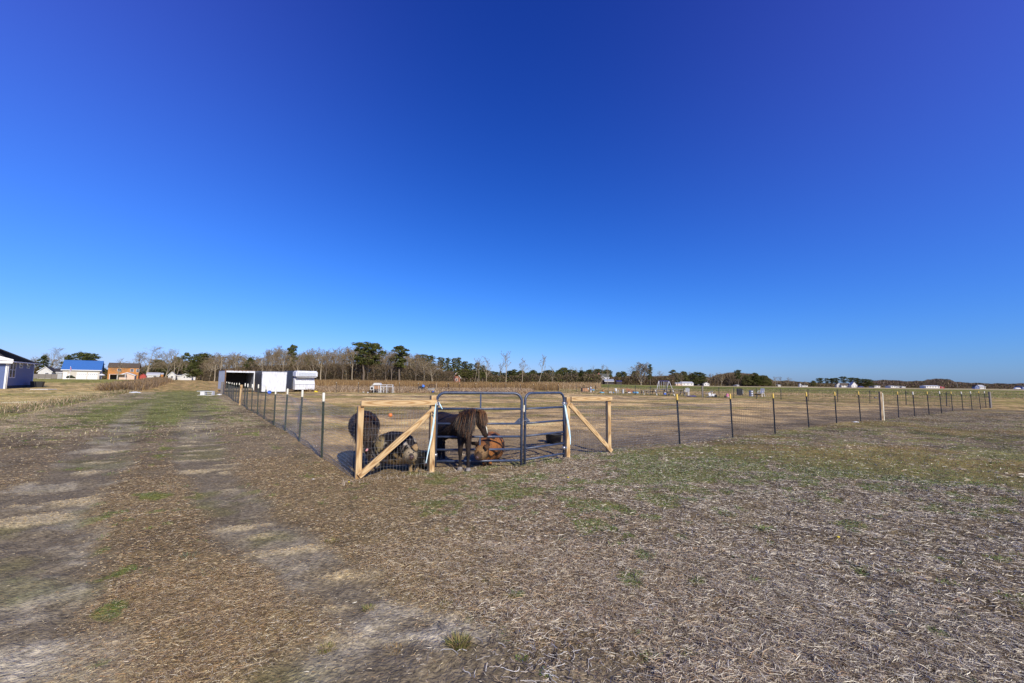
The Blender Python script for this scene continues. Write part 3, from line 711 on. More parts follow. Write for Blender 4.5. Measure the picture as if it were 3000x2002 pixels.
def hair(name, parent, roots, tips, n, m, cols, w=.006, jr=.012, jt=.03, sag=.03, seed=1, out=Vector((0, -1, 0))):
    """locks from a root line to a tip line; each a bent four-section ribbon"""
    r = np.random.default_rng(seed); o = np.array(parent.matrix_world.translation if parent.parent is None else parent.parent.location)
    def samp(line, u):
        line = np.array([list(p) for p in line]); x = u*(len(line)-1); i = np.clip(x.astype(int), 0, len(line)-2); f = (x-i)[:, None]
        return line[i]*(1-f)+line[i+1]*f
    u = r.random(n); a = samp(roots, u)-o+r.normal(0, jr, (n, 3)); b = samp(tips, np.clip(u+r.normal(0, .05, n), 0, 1))-o+r.normal(0, jt, (n, 3))
    b = a+(b-a)*(1.1-.65*r.random((n, 1))**2*r.random((n, 1)))*(1-.25*np.abs(np.sin(u*23))[:, None]*r.random((n, 1)))
    side = unit(np.cross(b-a, r.normal(0, 1, (n, 3)))*.6+np.array([[.8, .25, 0]]))
    V = []; ts = [0, .33, .68, 1]; ov = np.array(list(out))
    for t in ts:
        p = a+(b-a)*t + ov*sag*math.sin(math.pi*t**.7) + np.array([0, 0, 1])*sag*.9*math.sin(math.pi*t**.6)
        ww = w*(1.1-.8*t)
        V += [p-side*ww/2, p+side*ww/2]
    V = np.stack(V, 1).reshape(-1, 3); k = np.arange(n)[:, None]*8
    Q = np.concatenate([k+np.array([[2*i, 2*i+1, 2*i+3, 2*i+2]]) for i in range(3)], 0)
    c = np.array(cols)[r.integers(0, len(cols), n)]*r.uniform(.5, 1.0, (n, 1))
    return fastmesh(name, V, Q, m, np.repeat(c, 8, 0), parent=parent)
M_COAT = vmat('animal_coat', rough=.65, noise=.3, scale=60, bump=.5, bscale=140, spec=.25)
M_HAIR = vmat('animal_hair', rough=.5, noise=.15, scale=40, spec=.35)
M_HOOF = mat('hoof_horn', (.30, .27, .24), noise=.4, scale=30)
M_EYE = mat('eye_black', (.01, .008, .006), rough=.12, noise=.1)
M_PINK = mat('pink_snip', (.75, .36, .36), rough=.6, noise=.2, scale=60)
M_NOSE = mat('nose_skin', (.12, .07, .065), rough=.45, noise=.4, scale=60)
BROWN = [(.035, .018, .009), (.06, .028, .012), (.17, .07, .022), (.022, .012, .008), (.26, .11, .035)]
DARK = [(.02, .013, .01), (.035, .02, .012), (.05, .028, .015), (.012, .009, .008)]
def hoof(parent, p, r=.042):
    o = Vector(parent.location); p = Vector(p)-o
    return MB().lathe([(r*1.12, 0), (r*1.1, .01), (r*.85, .055), (0.0, .058)], 12, c=p).build('hoof', M_HOOF, parent)
def gp(px, d):
    q = P(px, 1300, d); return Vector((q.x, q.y, 0))

# pony looking through the gate
pony = thing('pony', 'dark brown pony with a long ginger-tipped mane, head hanging through the gate bars', 'pony', gp(1340, 8.1))
T_ = lambda *a: [(P(x, y, d), rs, ru) for x, y, d, rs, ru in a]
lf = lambda px, d, pts: [(P(px+dx, 1300, d+dy).to_2d().to_3d()+Vector((0, 0, z)), r, r*1.1) for dx, dy, z, r in pts]
tubes = [T_((1283, 1241, 8.85, .17, .19), (1292, 1240, 8.72, .22, .225), (1306, 1245, 8.55, .235, .225), (1322, 1250, 8.38, .24, .225), (1340, 1250, 8.2, .235, .225), (1356, 1247, 8.05, .19, .215), (1369, 1250, 7.93, .13, .165)),
         T_((1358, 1238, 8.02, .14, .19), (1374, 1228, 7.9, .115, .165), (1390, 1221, 7.78, .095, .125), (1400, 1218, 7.70, .075, .09)),
         T_((1400, 1219, 7.70, .072, .085), (1405, 1232, 7.65, .078, .10), (1411, 1247, 7.61, .066, .082), (1417, 1260, 7.58, .052, .060), (1421, 1270, 7.565, .052, .055), (1423, 1275, 7.56, .046, .046)),
         lf(1350, 7.86, [(2, .12, .60, .085), (0, .06, .47, .062), (-1, 0, .34, .042), (-1, 0, .30, .040), (-1, .0, .19, .026), (-1, -.02, .10, .030), (-1, -.05, .045, .032)]),
         lf(1373, 7.80, [(-4, .15, .60, .08), (-2, .08, .47, .060), (-1, .02, .34, .041), (-1, 0, .30, .039), (-1, .0, .19, .026), (0, -.02, .10, .030), (0, -.05, .045, .032)]),
         lf(1303, 8.6, [(-4, .02, .66, .13), (0, .0, .55, .105), (2, -.04, .45, .07), (-3, .03, .35, .042), (-4, .06, .31, .038), (-3, .03, .18, .027), (-2, 0, .09, .031), (-2, -.03, .045, .033)]),
         lf(1278, 8.85, [(0, .02, .66, .12), (2, .0, .55, .10), (2, -.04, .45, .065), (-2, .03, .35, .042), (-3, .06, .31, .038), (-2, .03, .18, .027), (-2, 0, .09, .031), (-2, -.03, .045, .033)])]
def ponycol(co, nr):
    c = np.repeat(np.array([[.024, .014, .009]]), len(co), 0)
    n = noise3(co, 9, 3); c = mixc(c, (.055, .028, .014), sstep(.5, .7, n)*.7)
    c = mixc(c, (.018, .013, .011), 1-sstep(.22, .42, co[:, 2]))
    return c
ob, co, nr, col = body_mesh('coat', tubes, .012, ponycol, M_COAT, pony, smooth=4)
fur('body_hair', ob, co, nr, col, 9000, .018, .0025, M_HAIR, 4)
mz = P(1426.5, 1268, 7.53)
bz = MB().box(P(1427, 1262, 7.535)-pony.location, (.012, .03, .10)); 
ob2 = MB().tube([P(1421, 1240, 7.555)-pony.location, P(1425.5, 1256, 7.535)-pony.location, P(1427.8, 1270, 7.535)-pony.location], [.006, .009, .008], 6).build('white_blaze', M_CREAM, pony)
MB().lathe([(0, -.014), (.012, -.008), (.015, 0), (.012, .008), (0, .014)], 10, c=P(1408, 1229, 7.575)-pony.location).build('eye', M_EYE, pony)
for a, b in (((1396, 1214, 7.66), (1397, 1203, 7.63)), ((1405, 1213, 7.74), (1408, 1203, 7.74))):
    MB().tube([P(*a)-pony.location, (P(*a)+P(*b))/2-pony.location, P(*b)-pony.location], [(.022, .012), (.026, .012), (.004, .003)], 8).build('ear', M_HAIR if False else M_COAT, ob)
crest = [P(1348, 1216, 8.0), P(1362, 1209, 7.9), P(1378, 1204, 7.78), (P(1392, 1202, 7.68))]
low = [P(1340, 1246, 7.82), P(1354, 1268, 7.68), P(1368, 1270, 7.58), P(1378, 1264, 7.54), P(1384, 1252, 7.54)]
hair('mane', pony, crest, low, 3200, M_HAIR, BROWN[:4]+DARK+[(.26, .11, .035)], w=.0042, sag=.05, jt=.034, seed=3, out=(P(1380, 1250, 7)-P(1380, 1250, 8)).normalized())
hair('forelock', pony, [P(1402, 1203, 7.66), P(1412, 1205, 7.66), P(1418, 1209, 7.66)], [P(1411, 1240, 7.53), P(1420, 1247, 7.51), P(1427, 1238, 7.56)], 850, M_HAIR, BROWN+[(.30, .15, .055)], w=.004, sag=.03, jt=.016, seed=4, out=Vector((.5, -.6, 0)))
hair('mane', pony, [P(1346, 1216, 8.05), P(1362, 1209, 7.95), P(1384, 1203, 7.8)], [P(1343, 1208, 8.05), P(1364, 1199, 7.95), P(1388, 1198, 7.8)], 260, M_HAIR, DARK, w=.006, sag=.01, jt=.02, seed=5)
hair('tail', pony, [P(1276, 1222, 8.95), P(1284, 1221, 8.97)], [P(1272, 1335, 8.75), P(1294, 1330, 8.8)], 800, M_HAIR, DARK+[(.10, .07, .045)], w=.009, sag=.05, jt=.05, seed=6)
for px, d in ((1349, 7.80), (1373, 7.74), (1301, 8.57), (1276, 8.82)): hoof(pony, gp(px, d))

# pony facing the camera behind the brace frame
pony2 = thing('pony', 'black-brown pony facing forward with lowered head, pink snip on its nose, behind the wooden post', 'pony', gp(1068, 7.9))
tubes = [T_((1064, 1243, 8.55, .21, .22), (1066, 1242, 8.35, .255, .245), (1067, 1246, 8.1, .27, .245), (1068, 1252, 7.85, .25, .23), (1069, 1262, 7.62, .18, .20), (1070, 1268, 7.5, .12, .15)),
         T_((1069, 1250, 7.7, .13, .17), (1071, 1245, 7.52, .11, .14), (1073, 1242, 7.4, .085, .10)),
         T_((1073, 1243, 7.38, .085, .075), (1074, 1262, 7.33, .088, .09), (1075, 1285, 7.28, .070, .07), (1076, 1305, 7.245, .060, .055), (1076.5, 1320, 7.23, .062, .052), (1077, 1328, 7.23, .038, .035))]
for px, d in ((1052, 7.62), (1083, 7.66)):
    tubes.append(lf(px, d, [(2 if px < 1070 else -3, .08, .6, .085), (0, .04, .46, .06), (0, 0, .34, .042), (0, 0, .3, .04), (0, 0, .18, .027), (0, -.01, .1, .031), (0, -.03, .045, .033)]))
for px, d in ((1050, 8.4), (1080, 8.45)):
    tubes.append(lf(px, d, [(2, .0, .62, .12), (0, .0, .5, .09), (0, .05, .35, .045), (0, .05, .3, .04), (0, .03, .18, .028), (0, .0, .09, .032), (0, -.03, .045, .033)]))
def pony2col(co, nr):
    c = np.repeat(np.array([[.018, .011, .008]]), len(co), 0)
    n = noise3(co, 8, 13); return mixc(c, (.045, .022, .011), sstep(.5, .66, n)*.8)
ob, co, nr, col = body_mesh('coat', tubes, .012, pony2col, M_COAT, pony2, smooth=4)
fur('body_hair', ob, co, nr, col, 12000, .020, .0026, M_HAIR, 7)
f_ = Vector((0, -1, 0))
hair('forelock', pony2, [P(1060, 1226, 7.42), P(1072, 1222, 7.36), P(1086, 1226, 7.42)], [P(1060, 1268, 7.22), P(1073, 1284, 7.16), P(1087, 1270, 7.22)], 1500, M_HAIR, BROWN[:4]+DARK, w=.0045, sag=.05, jt=.03, seed=8, out=f_)
hair('mane', pony2, [P(1045, 1232, 7.75), P(1058, 1215, 7.7), P(1082, 1214, 7.7), P(1098, 1230, 7.75)], [P(1036, 1276, 7.6), P(1048, 1288, 7.45), P(1096, 1290, 7.45), P(1104, 1280, 7.6)], 1700, M_HAIR, BROWN[:4]+DARK, w=.005, sag=.05, jt=.035, seed=9, out=f_)
for s in (-1, 1):
    MB().lathe([(0, -.012), (.011, -.006), (.013, 0), (.011, .006), (0, .012)], 10, c=P(1074.5+s*12, 1268, 7.28)-pony2.location).build('eye', M_EYE, pony2)
    MB().tube([P(1073+s*9, 1236, 7.42)-pony2.location, P(1073+s*12, 1229, 7.41)-pony2.location, P(1073+s*13, 1221, 7.41)-pony2.location], [(.022, .012), (.024, .012), (.004, .003)], 8).build('ear', M_COAT, ob)
    MB().lathe([(.004, 0), (.010, .003), (.008, .008), (0, .009)], 8, c=P(1076.5+s*5, 1316, 7.175)-pony2.location).build('nostril', M_EYE, pony2)
sn = MB(); q = P(1075, 1319, 7.178)-pony2.location
sn.tube([q+Vector((-.018, .0, -.018)), q+Vector((0, -.006, .0)), q+Vector((.016, .0, .022))], [.014, .02, .012], 8); sn.build('pink_snip', M_PINK, pony2)
for px, d in ((1052, 7.58), (1083, 7.62), (1050, 8.36), (1080, 8.41)): hoof(pony2, gp(px, d))

# pigs
def pig(label, loc, tubes, colf, ears, snout, eyes, furn, seed, kids=()):
    t = thing('pig', label, 'pig', loc)
    ob, co, nr, col = body_mesh('coat', tubes, .012, colf, M_COAT, t, smooth=5)
    fur('bristles', ob, co, nr, col, furn, .014, .0024, M_HAIR, seed)
    for i, (e, c, w) in enumerate(ears):
        pts = [P(*q)-t.location for q in e]
        mb = MB(); mb.tube(pts, [(w*.7, .012), (w, .012), (w*.8, .010), (w*.15, .004)][:len(pts)], 10)
        eo = mb.build('ear', M_COAT, ob); n = len(eo.data.vertices); v = np.array([list(x.co) for x in eo.data.vertices])
        a = eo.data.color_attributes.new('Col', 'FLOAT_COLOR', 'POINT'); cc = np.repeat(np.array([c]), n, 0)
        cc = mixc(cc, (.30, .24, .16), sstep(.55, .7, noise3(v, 22, 40+i))*.8)
        a.data.foreach_set('color', np.concatenate([cc, np.ones((n, 1))], 1).astype(np.float32).ravel())
    sp, sdv, sr = snout
    mb = MB(); c = P(*sp)-t.location; dv = Vector(sdv).normalized()
    mb.tube([c-dv*.02, c, c+dv*.012, c+dv*.014], [sr*.95, sr, sr*.92, sr*.5], 14); so = mb.build('snout', M_NOSE, ob)
    u = dv.cross(Vector((0, 0, 1))).normalized(); mn = MB()
    for s in (-1, 1): mn.tube([c+dv*.010+u*s*sr*.4, c+dv*.018+u*s*sr*.4], sr*.2, 8)
    mn.build('nostrils', M_EYE, so)
    for e in eyes: MB().lathe([(0, -.01), (.009, -.005), (.011, 0), (.009, .005), (0, .01)], 8, c=P(*e)-t.location).build('eye', M_EYE, t)
    return t
def plegs(specs): return [lf(px, d, [(0, .03, .26, w), (0, .0, .16, w*.62), (0, 0, .09, w*.45), (0, -.01, .04, w*.48), (0, -.015, .015, w*.5)]) for px, d, w in specs]
def spotcol(base, spots, seed, s=7.):
    def f(co, nr):
        c = np.repeat(np.array([base]), len(co), 0)
        for i, (cc, th, w) in enumerate(spots):
            n = noise3(co, s*(1+.25*i), seed+i*9); c = mixc(c, cc, sstep(th, th+w, n))
        return c
    return f
base = spotcol((.016, .013, .012), [((.33, .22, .10), .53, .04), ((.42, .37, .30), .60, .04)], 61, 5.0)
def pig1col(co, nr):
    c = base(co, nr); h = P(1204, 1336, 7.42); hd = np.array(h)
    r = np.linalg.norm(co-hd, axis=1)
    face = (1-sstep(.10, .15, r)); c = mixc(c, (.42, .33, .21), face*.9)
    c = mixc(c, (.05, .04, .035), (1-sstep(.03, .05, np.linalg.norm(co-np.array(P(1204, 1331, 7.32)), axis=1)))*.9)
    rump = 1-sstep(.12, .17, np.linalg.norm((co-np.array(P(1117, 1305, 7.75)))*np.array([1.4, .8, .8]), axis=1)); c = mixc(c, (.46, .35, .18), rump*.95*sstep(.36, .46, noise3(co, 16, 5)))
    c = mixc(c, (.36, .25, .12), (co[:, 2] < .2)*(noise3(co, 10, 7) > .47)*.8)
    return mixc(c, (.012, .010, .010), sstep(.0, .1, co[:, 2]-.50))
pig('large black, tan and cream patched pig facing the camera behind the brace board', gp(1160, 7.8),
    [T_((1114, 1320, 8.0, .17, .19), (1128, 1314, 7.95, .24, .25), (1148, 1312, 7.88, .275, .285), (1170, 1313, 7.8, .275, .28), (1188, 1318, 7.7, .24, .25), (1199, 1328, 7.6, .17, .18)),
     T_((1198, 1326, 7.6, .15, .16), (1202, 1333, 7.5, .125, .13), (1204, 1337, 7.42, .10, .10), (1205.5, 1340, 7.35, .062, .06), (1206, 1341, 7.30, .045, .043))]
    + plegs([(1110, 7.85, .085), (1124, 8.1, .08), (1206, 7.62, .07), (1221, 7.58, .07)]),
    pig1col, [([(1190, 1308, 7.5), (1182, 1310, 7.43), (1175, 1321, 7.4), (1172, 1332, 7.42)], (.10, .08, .065), .06), ([(1208, 1307, 7.5), (1214, 1306, 7.42), (1219, 1316, 7.4), (1221, 1324, 7.42)], (.32, .21, .10), .05)],
    ((1206, 1341, 7.265), (.1, -1, -.1), .034), [(1198, 1326, 7.37), (1212, 1325, 7.37)], 11000, 21)
pig('small black pig lying beside the gate post, half hidden behind the patched pig', gp(1236, 8.0),
    [T_((1224, 1352, 8.3, .11, .12), (1231, 1348, 8.15, .16, .17), (1239, 1350, 8.0, .15, .15), (1245, 1356, 7.88, .10, .10)),
     T_((1244, 1352, 7.9, .095, .10), (1247, 1357, 7.8, .065, .065), (1248, 1360, 7.74, .04, .04))] + plegs([(1229, 7.95, .05), (1243, 7.85, .045)]),
    spotcol((.016, .014, .013), [((.12, .11, .10), .60, .05)], 71), [([(1236, 1338, 7.85), (1232, 1335, 7.82), (1228, 1340, 7.8)], (.03, .028, .026), .035), ([(1245, 1338, 7.85), (1250, 1336, 7.84), (1253, 1342, 7.82)], (.03, .028, .026), .035)],
    ((1248, 1361, 7.72), (.3, -1, -.2), .026), [(1242, 1350, 7.79)], 4000, 22)
stripe_dir = np.array([.8, -.5, .3])
def pig4col(co, nr):
    c = np.repeat(np.array([[.34, .13, .035]]), len(co), 0); n = noise3(co, 8, 81)
    c = mixc(c, (.20, .085, .03), sstep(.48, .6, n)*.85)
    u = (co@stripe_dir)*26+(noise3(co, 6, 83)-.5)*9
    c = mixc(c, (.03, .018, .012), sstep(.45, .7, np.sin(u))*sstep(.36, .44, noise3(co, 7, 85)))
    hd = np.linalg.norm(co-np.array(P(1405, 1330, 7.95)), axis=1)
    c = mixc(c, (.30, .18, .08), (1-sstep(.12, .2, hd))*.8)
    return mixc(c, (.035, .022, .015), (1-sstep(.07, .12, np.linalg.norm(co-np.array(P(1399, 1338, 7.86)), axis=1)))*.85)
pig('ginger pig with black stripes and spots standing right behind the pony at the gate', gp(1430, 8.6),
    [T_((1450, 1316, 8.97, .18, .20), (1446, 1307, 8.82, .22, .24), (1440, 1305, 8.64, .245, .262), (1432, 1310, 8.44, .23, .24), (1422, 1318, 8.27, .19, .20)),
     T_((1422, 1316, 8.27, .17, .18), (1413, 1322, 8.14, .145, .15), (1407, 1330, 8.02, .11, .11), (1402, 1337, 7.92, .07, .065), (1399, 1340, 7.86, .05, .045))]
    + plegs([(1421, 8.28, .07), (1436, 8.3, .07), (1449, 8.9, .08), (1440, 8.95, .08)]),
    pig4col, [([(1400, 1304, 8.07), (1392, 1299, 8.02), (1384, 1299, 8.00), (1379, 1295, 8.00)], (.035, .02, .012), .045), ([(1418, 1308, 8.02), (1424, 1306, 7.97), (1428, 1312, 7.94), (1424, 1320, 7.94)], (.09, .04, .015), .05)],
    ((1397, 1342, 7.83), (-.4, -1, -.25), .032), [(1401, 1324, 7.90), (1412, 1325, 7.92)], 9000, 23)

# ------------------------------------------------------------------ things inside the paddock
M_RUB = mat('black_rubber', (.035, .035, .036), rough=.55, noise=.5, scale=12, bump=.2)
M_ORANGE = mat('orange_rind', (.85, .25, .05), rough=.45, noise=.2, scale=12)
M_WHITE = mat('white_plastic', (.72, .72, .70), rough=.45, noise=.12, scale=6)
M_WHITEP = mat('white_paint_worn', (.66, .65, .62), rough=.6, noise=.25, scale=9)
tp = G(1622, 1297)
t = thing('feed_tub', 'round black rubber feed tub standing behind the narrow gate half', 'tub', tp)
MB().lathe([(0, .0), (.17, .0), (.185, .02), (.205, .20), (.222, .205), (.224, .222), (.205, .225), (.195, .21), (.172, .03), (0, .028)], 28).build('tub_body', M_RUB, t)
for s in (-1, 1): MB().tube([(s*.215, -.05, .195), (s*.25, -.04, .19), (s*.25, .04, .19), (s*.215, .05, .195)], .011, 6).build('handle', M_RUB, t)
t = thing('pumpkin', 'small orange pumpkin lying in the straw behind the brace frame', 'pumpkin', G(1143.5, 1221.5)); mb = MB()
prof = [(.0, -.0), (.05, .004), (.082, .03), (.095, .075), (.082, .12), (.045, .145), (.012, .138)]
n = 30; vs = []
for r_, z in prof:
    for k in range(n):
        a = 2*math.pi*k/n; q = r_*(1-.06*abs(math.sin(a*5))); vs.append((q*math.cos(a), q*math.sin(a), z))
mb.add(vs, [(i*n+k, i*n+(k+1) % n, (i+1)*n+(k+1) % n, (i+1)*n+k) for i in range(len(prof)-1) for k in range(n)], True).build('rind', M_ORANGE, t)
MB().tube([(0, 0, .135), (.004, 0, .155), (.015, .003, .168)], [.012, .008, .009], 6).build('stem', M_WOOD2, t)

# ------------------------------------------------------------------ trailers and things at the back of the paddock
TH = R(41)
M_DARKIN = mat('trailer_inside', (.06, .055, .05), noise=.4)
M_RUST = mat('rusty_steel', (.20, .11, .06), noise=.5, scale=8)
M_ALU = mat('worn_aluminium', (.36, .38, .42), rough=.5, metal=.25, noise=.35, scale=3, bump=.1, bscale=30)
M_SIDE = mat('shade_dark_sheet', (.10, .10, .11), rough=.45, metal=.2, noise=.5, scale=3, stretch=(3, 3, .6))  # dark sheet metal; shade of the unlit trailer sides is put into its colour
M_TWHITE = mat('scuffed_white_panel', (.74, .75, .76), rough=.5, noise=.22, scale=2.2, stretch=(3, 3, .8))
M_PLANK = mat('old_planks', (.30, .24, .17), noise=.5, scale=6)
def pxw(n, d): return n*d/F
def boxtrailer():
    # open box, mouth toward the camera
    b = GH(660, 1149.5); t = thing('box_trailer', 'open-mouthed white box trailer shelter with a dark inside, leftmost of three trailers', 'trailer', b, TH)
    d = b.y; w = span(660, 743, d, TH)+.15; h = 2.62; L = 4.6; q = .06; x0 = -.15
    mb = MB(); mb.bx(x0, x0+q, 0, L, .35, h-q); mb.build('side_panel', M_TWHITE, t)
    mb = MB(); mb.bx(x0+w-q, x0+w, 0, L, .35, h-q); mb.build('side_panel', M_ALU, t)
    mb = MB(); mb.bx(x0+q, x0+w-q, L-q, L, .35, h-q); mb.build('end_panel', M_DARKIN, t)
    mb = MB(); mb.bx(x0-.03, x0+w+.03, -.08, L+.03, h-q+.003, h+.02); mb.build('roof', M_RUST, t)
    mb = MB(); mb.bx(x0+q, x0+w-q, 0, L-q, .35, .42); mb.build('floor', M_PLANK, t)
    mb = MB(); mb.bx(x0-.02, x0+.11, -.05, -.003, .2, h-.05); mb.build('door_post', M_RUST, t)
    mb = MB(); mb.bx(x0+w-.09, x0+w+.02, -.05, -.003, .2, h-.05); mb.build('door_post', M_TWHITE, t)
    mb = MB(); mb.bx(x0+.11, x0+w-.09, -.05, -.003, h-.27, h-.05); mb.build('header', M_TWHITE, t)
    for k in range(4): MB().box((x0+w*(.3+.13*k), -.06, h-.08), (.10, .02, .05)).build('hinge', M_RUST, t)
    mb = MB(); mb.bx(x0+.11, x0+w-.09, -.05, -.0, .22, .34); mb.bx(x0+.0, x0+w, .3, L-.3, .05, .2); mb.build('sill', M_PLANK, t)
boxtrailer()
def trailer2():
    b = GH(764, 1151.5); t = thing('box_trailer', 'plain white box trailer with scuffed front, middle of three trailers', 'trailer', b, R(41)); d = b.y
    w = span(764, 838, d, R(41)); h = 2.48; L = 3.4; x0 = 0
    mb = MB(); mb.bx(x0, x0+w, 0, L, .12, h); o = mb.build('body', M_ALU, t); MB().bx(x0-.006, x0-.002, .02, L, .14, h-.02).build('side_shade_sheet', M_SIDE, t)  # dark sheet added over the left side so it reads as unlit
    mb = MB(); mb.bx(x0+.06, x0+w-.06, -.03, -.002, .15, h-.30); mb.build('front_panel', M_TWHITE, t)
    mb = MB(); mb.bx(x0+.02, x0+w-.02, -.045, -.002, h-.295, h-.05); mb.build('header', M_TWHITE, t)
    mb = MB(); mb.bx(x0-.03, x0+w+.05, -.06, L+.02, h+.003, h+.04); mb.build('roof', M_ALU, t)
    for x in (x0+.03, x0+w-.03): MB().tube([(x, -.03, .12), (x, -.03, h-.3)], .028, 8).build('corner_post', M_ALU, t)
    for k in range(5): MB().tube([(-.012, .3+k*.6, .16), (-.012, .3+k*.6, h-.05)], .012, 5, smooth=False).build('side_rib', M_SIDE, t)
trailer2()
def trailer3():
    b = GH(864, 1149); t = thing('gooseneck_trailer', 'silver-white camper trailer with an overhanging nose, rightmost of three trailers', 'trailer', b, R(48)); d = b.y
    w = span(864, 926, d, R(48)); h = 2.72; L = 4.1
    def rbox(x0, x1, y0, y1, z0, z1, r=.12):
        bm = bmesh.new(); mb = MB(); mb.bx(x0, x1, y0, y1, z0, z1); me = bpy.data.meshes.new('x'); me.from_pydata(mb.v, [], mb.f); bm.from_mesh(me); bpy.data.meshes.remove(me)
        bmesh.ops.bevel(bm, geom=bm.edges[:], offset=r, segments=3, affect='EDGES'); return bm
    def fin(bm, name, m, par):
        me = bpy.data.meshes.new(name); bm.to_mesh(me); bm.free(); me.materials.append(m); o = bpy.data.objects.new(name, me); C.objects.link(o); o.parent = par; return o
    body = fin(rbox(0, w, .9, L, .25, h), 'body', M_SIDE, t)  # whole body takes the dark tone that stands in for its unlit side
    fin(rbox(-.05, w+.05, -.25, .93, h-.85, h-.01, .14), 'overhang', M_TWHITE, t)
    mb = MB(); mb.prism([(.9, .3), (.9, h-.86), (.55, h-.95), (.28, .95), (.28, .3)], .08, w-.08)
    o = mb.build('front_panel', M_TWHITE, t)
    for v in o.data.vertices: v.co = Vector((v.co.y, v.co.x, v.co.z))
    recalc(o)
    MB().bx(.25, w-.25, -.262, -.255, h-.68, h-.25).build('nose_panel', mat('smudged_grey_panel', (.58, .62, .66), rough=.3, noise=.3), t)  # grey-white smudged panel on the nose, not a pane
    MB().bx(.1, w-.1, .262, .275, .95, 1.0).build('trim', M_ALU, t)
    for k in range(3): MB().box((w*.2+k*w*.3, 1.1, .14), (.2, .2, .27)).build('support_block', M_DARKIN, t)
trailer3()
M_BLUE = mat('blue_plastic', (.06, .16, .65), rough=.45, noise=.2)
M_LBLUE = mat('light_blue_plastic', (.22, .55, .80), rough=.45, noise=.2)
M_YELP = mat('yellow_plastic', (.85, .65, .04), rough=.5, noise=.2)
M_RED = mat('red_paint', (.45, .05, .03), rough=.5, noise=.3)
M_TARP = mat('blue_tarp', (.08, .25, .75), rough=.5, noise=.3, scale=5)
M_DTARP = mat('dark_blue_tarp', (.03, .05, .28), rough=.5, noise=.4, scale=5)
M_BLK = mat('black_plastic', (.015, .015, .017), rough=.5, noise=.3)
M_SHROUD = mat('grey_cover_cloth', (.38, .37, .34), rough=.9, noise=.5, scale=14)
M_TAN = mat('tan_board', (.42, .23, .12), noise=.2)
def onground(px, py): return GH(px, py)
def obj1(name, label, cat, loc, rotz=0, group=None): return thing(name, label, cat, loc, rotz, group)
# tipped white desk and scraps by the drive
b = GH(597, 1158.5); d = b.y; t = obj1('desk', 'white desk lying on its side in the grass left of the trailers', 'desk', b, R(8)); k = d/F
mb = MB(); mb.bx(-10*k, 1*k, 0, .45, 0, 11*k); mb.build('drawer_box', M_WHITE, t)
mb = MB(); mb.bx(1.05*k, 21*k, 0, .45, 11*k-.03, 11*k); mb.bx(1.05*k, 21*k, 0, .45, 0, .03); mb.bx(1.05*k, 21*k, .02, .43, 5.6*k, 6.6*k); mb.build('shelf_board', M_WHITE, t)
MB().bx(21.05*k, 21.05*k+.04, -.0, .46, 0, 12*k).build('side_board', M_WHITE, t)
MB().bx(-19*k, 22*k, -.03, .55, 11.1*k+.003, 11.1*k+.035).build('desk_top', M_WHITE, t)
MB().bx(-16*k, 4*k, -.06, .0, -.0, .03).build('loose_board', M_WHITEP, t)
def crumple(name, label, cat, loc, sx, sy, sz, m, seed, group=None, n=10):
    r = random.Random(seed); bm = bmesh.new(); bmesh.ops.create_icosphere(bm, subdivisions=3, radius=1)
    for v in bm.verts:
        f = 1+.35*(vnoise(np.array([v.co.x*2.3+seed]), np.array([v.co.y*2.3+v.co.z*3]), seed)[0]-.5)*2
        v.co = Vector((v.co.x*sx*f, v.co.y*sy*f, max(-.15, v.co.z)*sz*f+sz*.15))
    me = bpy.data.meshes.new(name); bm.to_mesh(me); bm.free(); me.materials.append(m)
    o = bpy.data.objects.new(name, me); C.objects.link(o); o.location = loc; return prop(o, label, cat, group)
crumple('plastic_scrap', 'flat white plastic scrap beside the ditch far up the drive', 'scrap', GH(396, 1151.5), .55, .25, .10, M_WHITE, 3)
crumple('plastic_scrap', 'small white scrap on the grass before the open trailer', 'scrap', GH(642, 1157.5), .22, .15, .08, M_WHITE, 5)
crumple('plastic_bag', 'yellow plastic bag at the foot of the rightmost trailer', 'bag', GH(925, 1149.5), .2, .2, .18, M_YELP, 7)
crumple('plastic_scrap', 'white bottle scrap lying at the foot of the brace frame', 'scrap', GH(918.5, 1407), .022, .014, .014, M_WHITE, 9)
crumple('plastic_scrap', 'torn white bag by the dark posts left of the thick wooden post', 'scrap', GH(2506, 1239), .13, .08, .03, M_WHITE, 11)
for i, (px, py, lb) in enumerate(((1065, 1150.5, 'white litter piece, first left of the chicken coop'), (1078, 1151.5, 'white litter piece close against the chicken coop'), (1194, 1150.5, 'single white litter piece between coop and dog house'))):
    crumple('litter_piece', lb, 'litter', GH(px, py), .12, .1, .08, M_WHITE, 20+i)
t = obj1('bowl', 'blue bowl tipped on its side before the middle trailer', 'bowl', GH(790, 1154.5), R(10))
o = MB().lathe([(.10, 0), (.24, .05), (.25, .16), (.235, .16), (.22, .06), (.0, .03)], 20).build('bowl_body', M_BLUE, t); o.rotation_euler = (R(80), 0, 0); o.location = (0, 0, .18); o.scale = (.75, .75, .75)
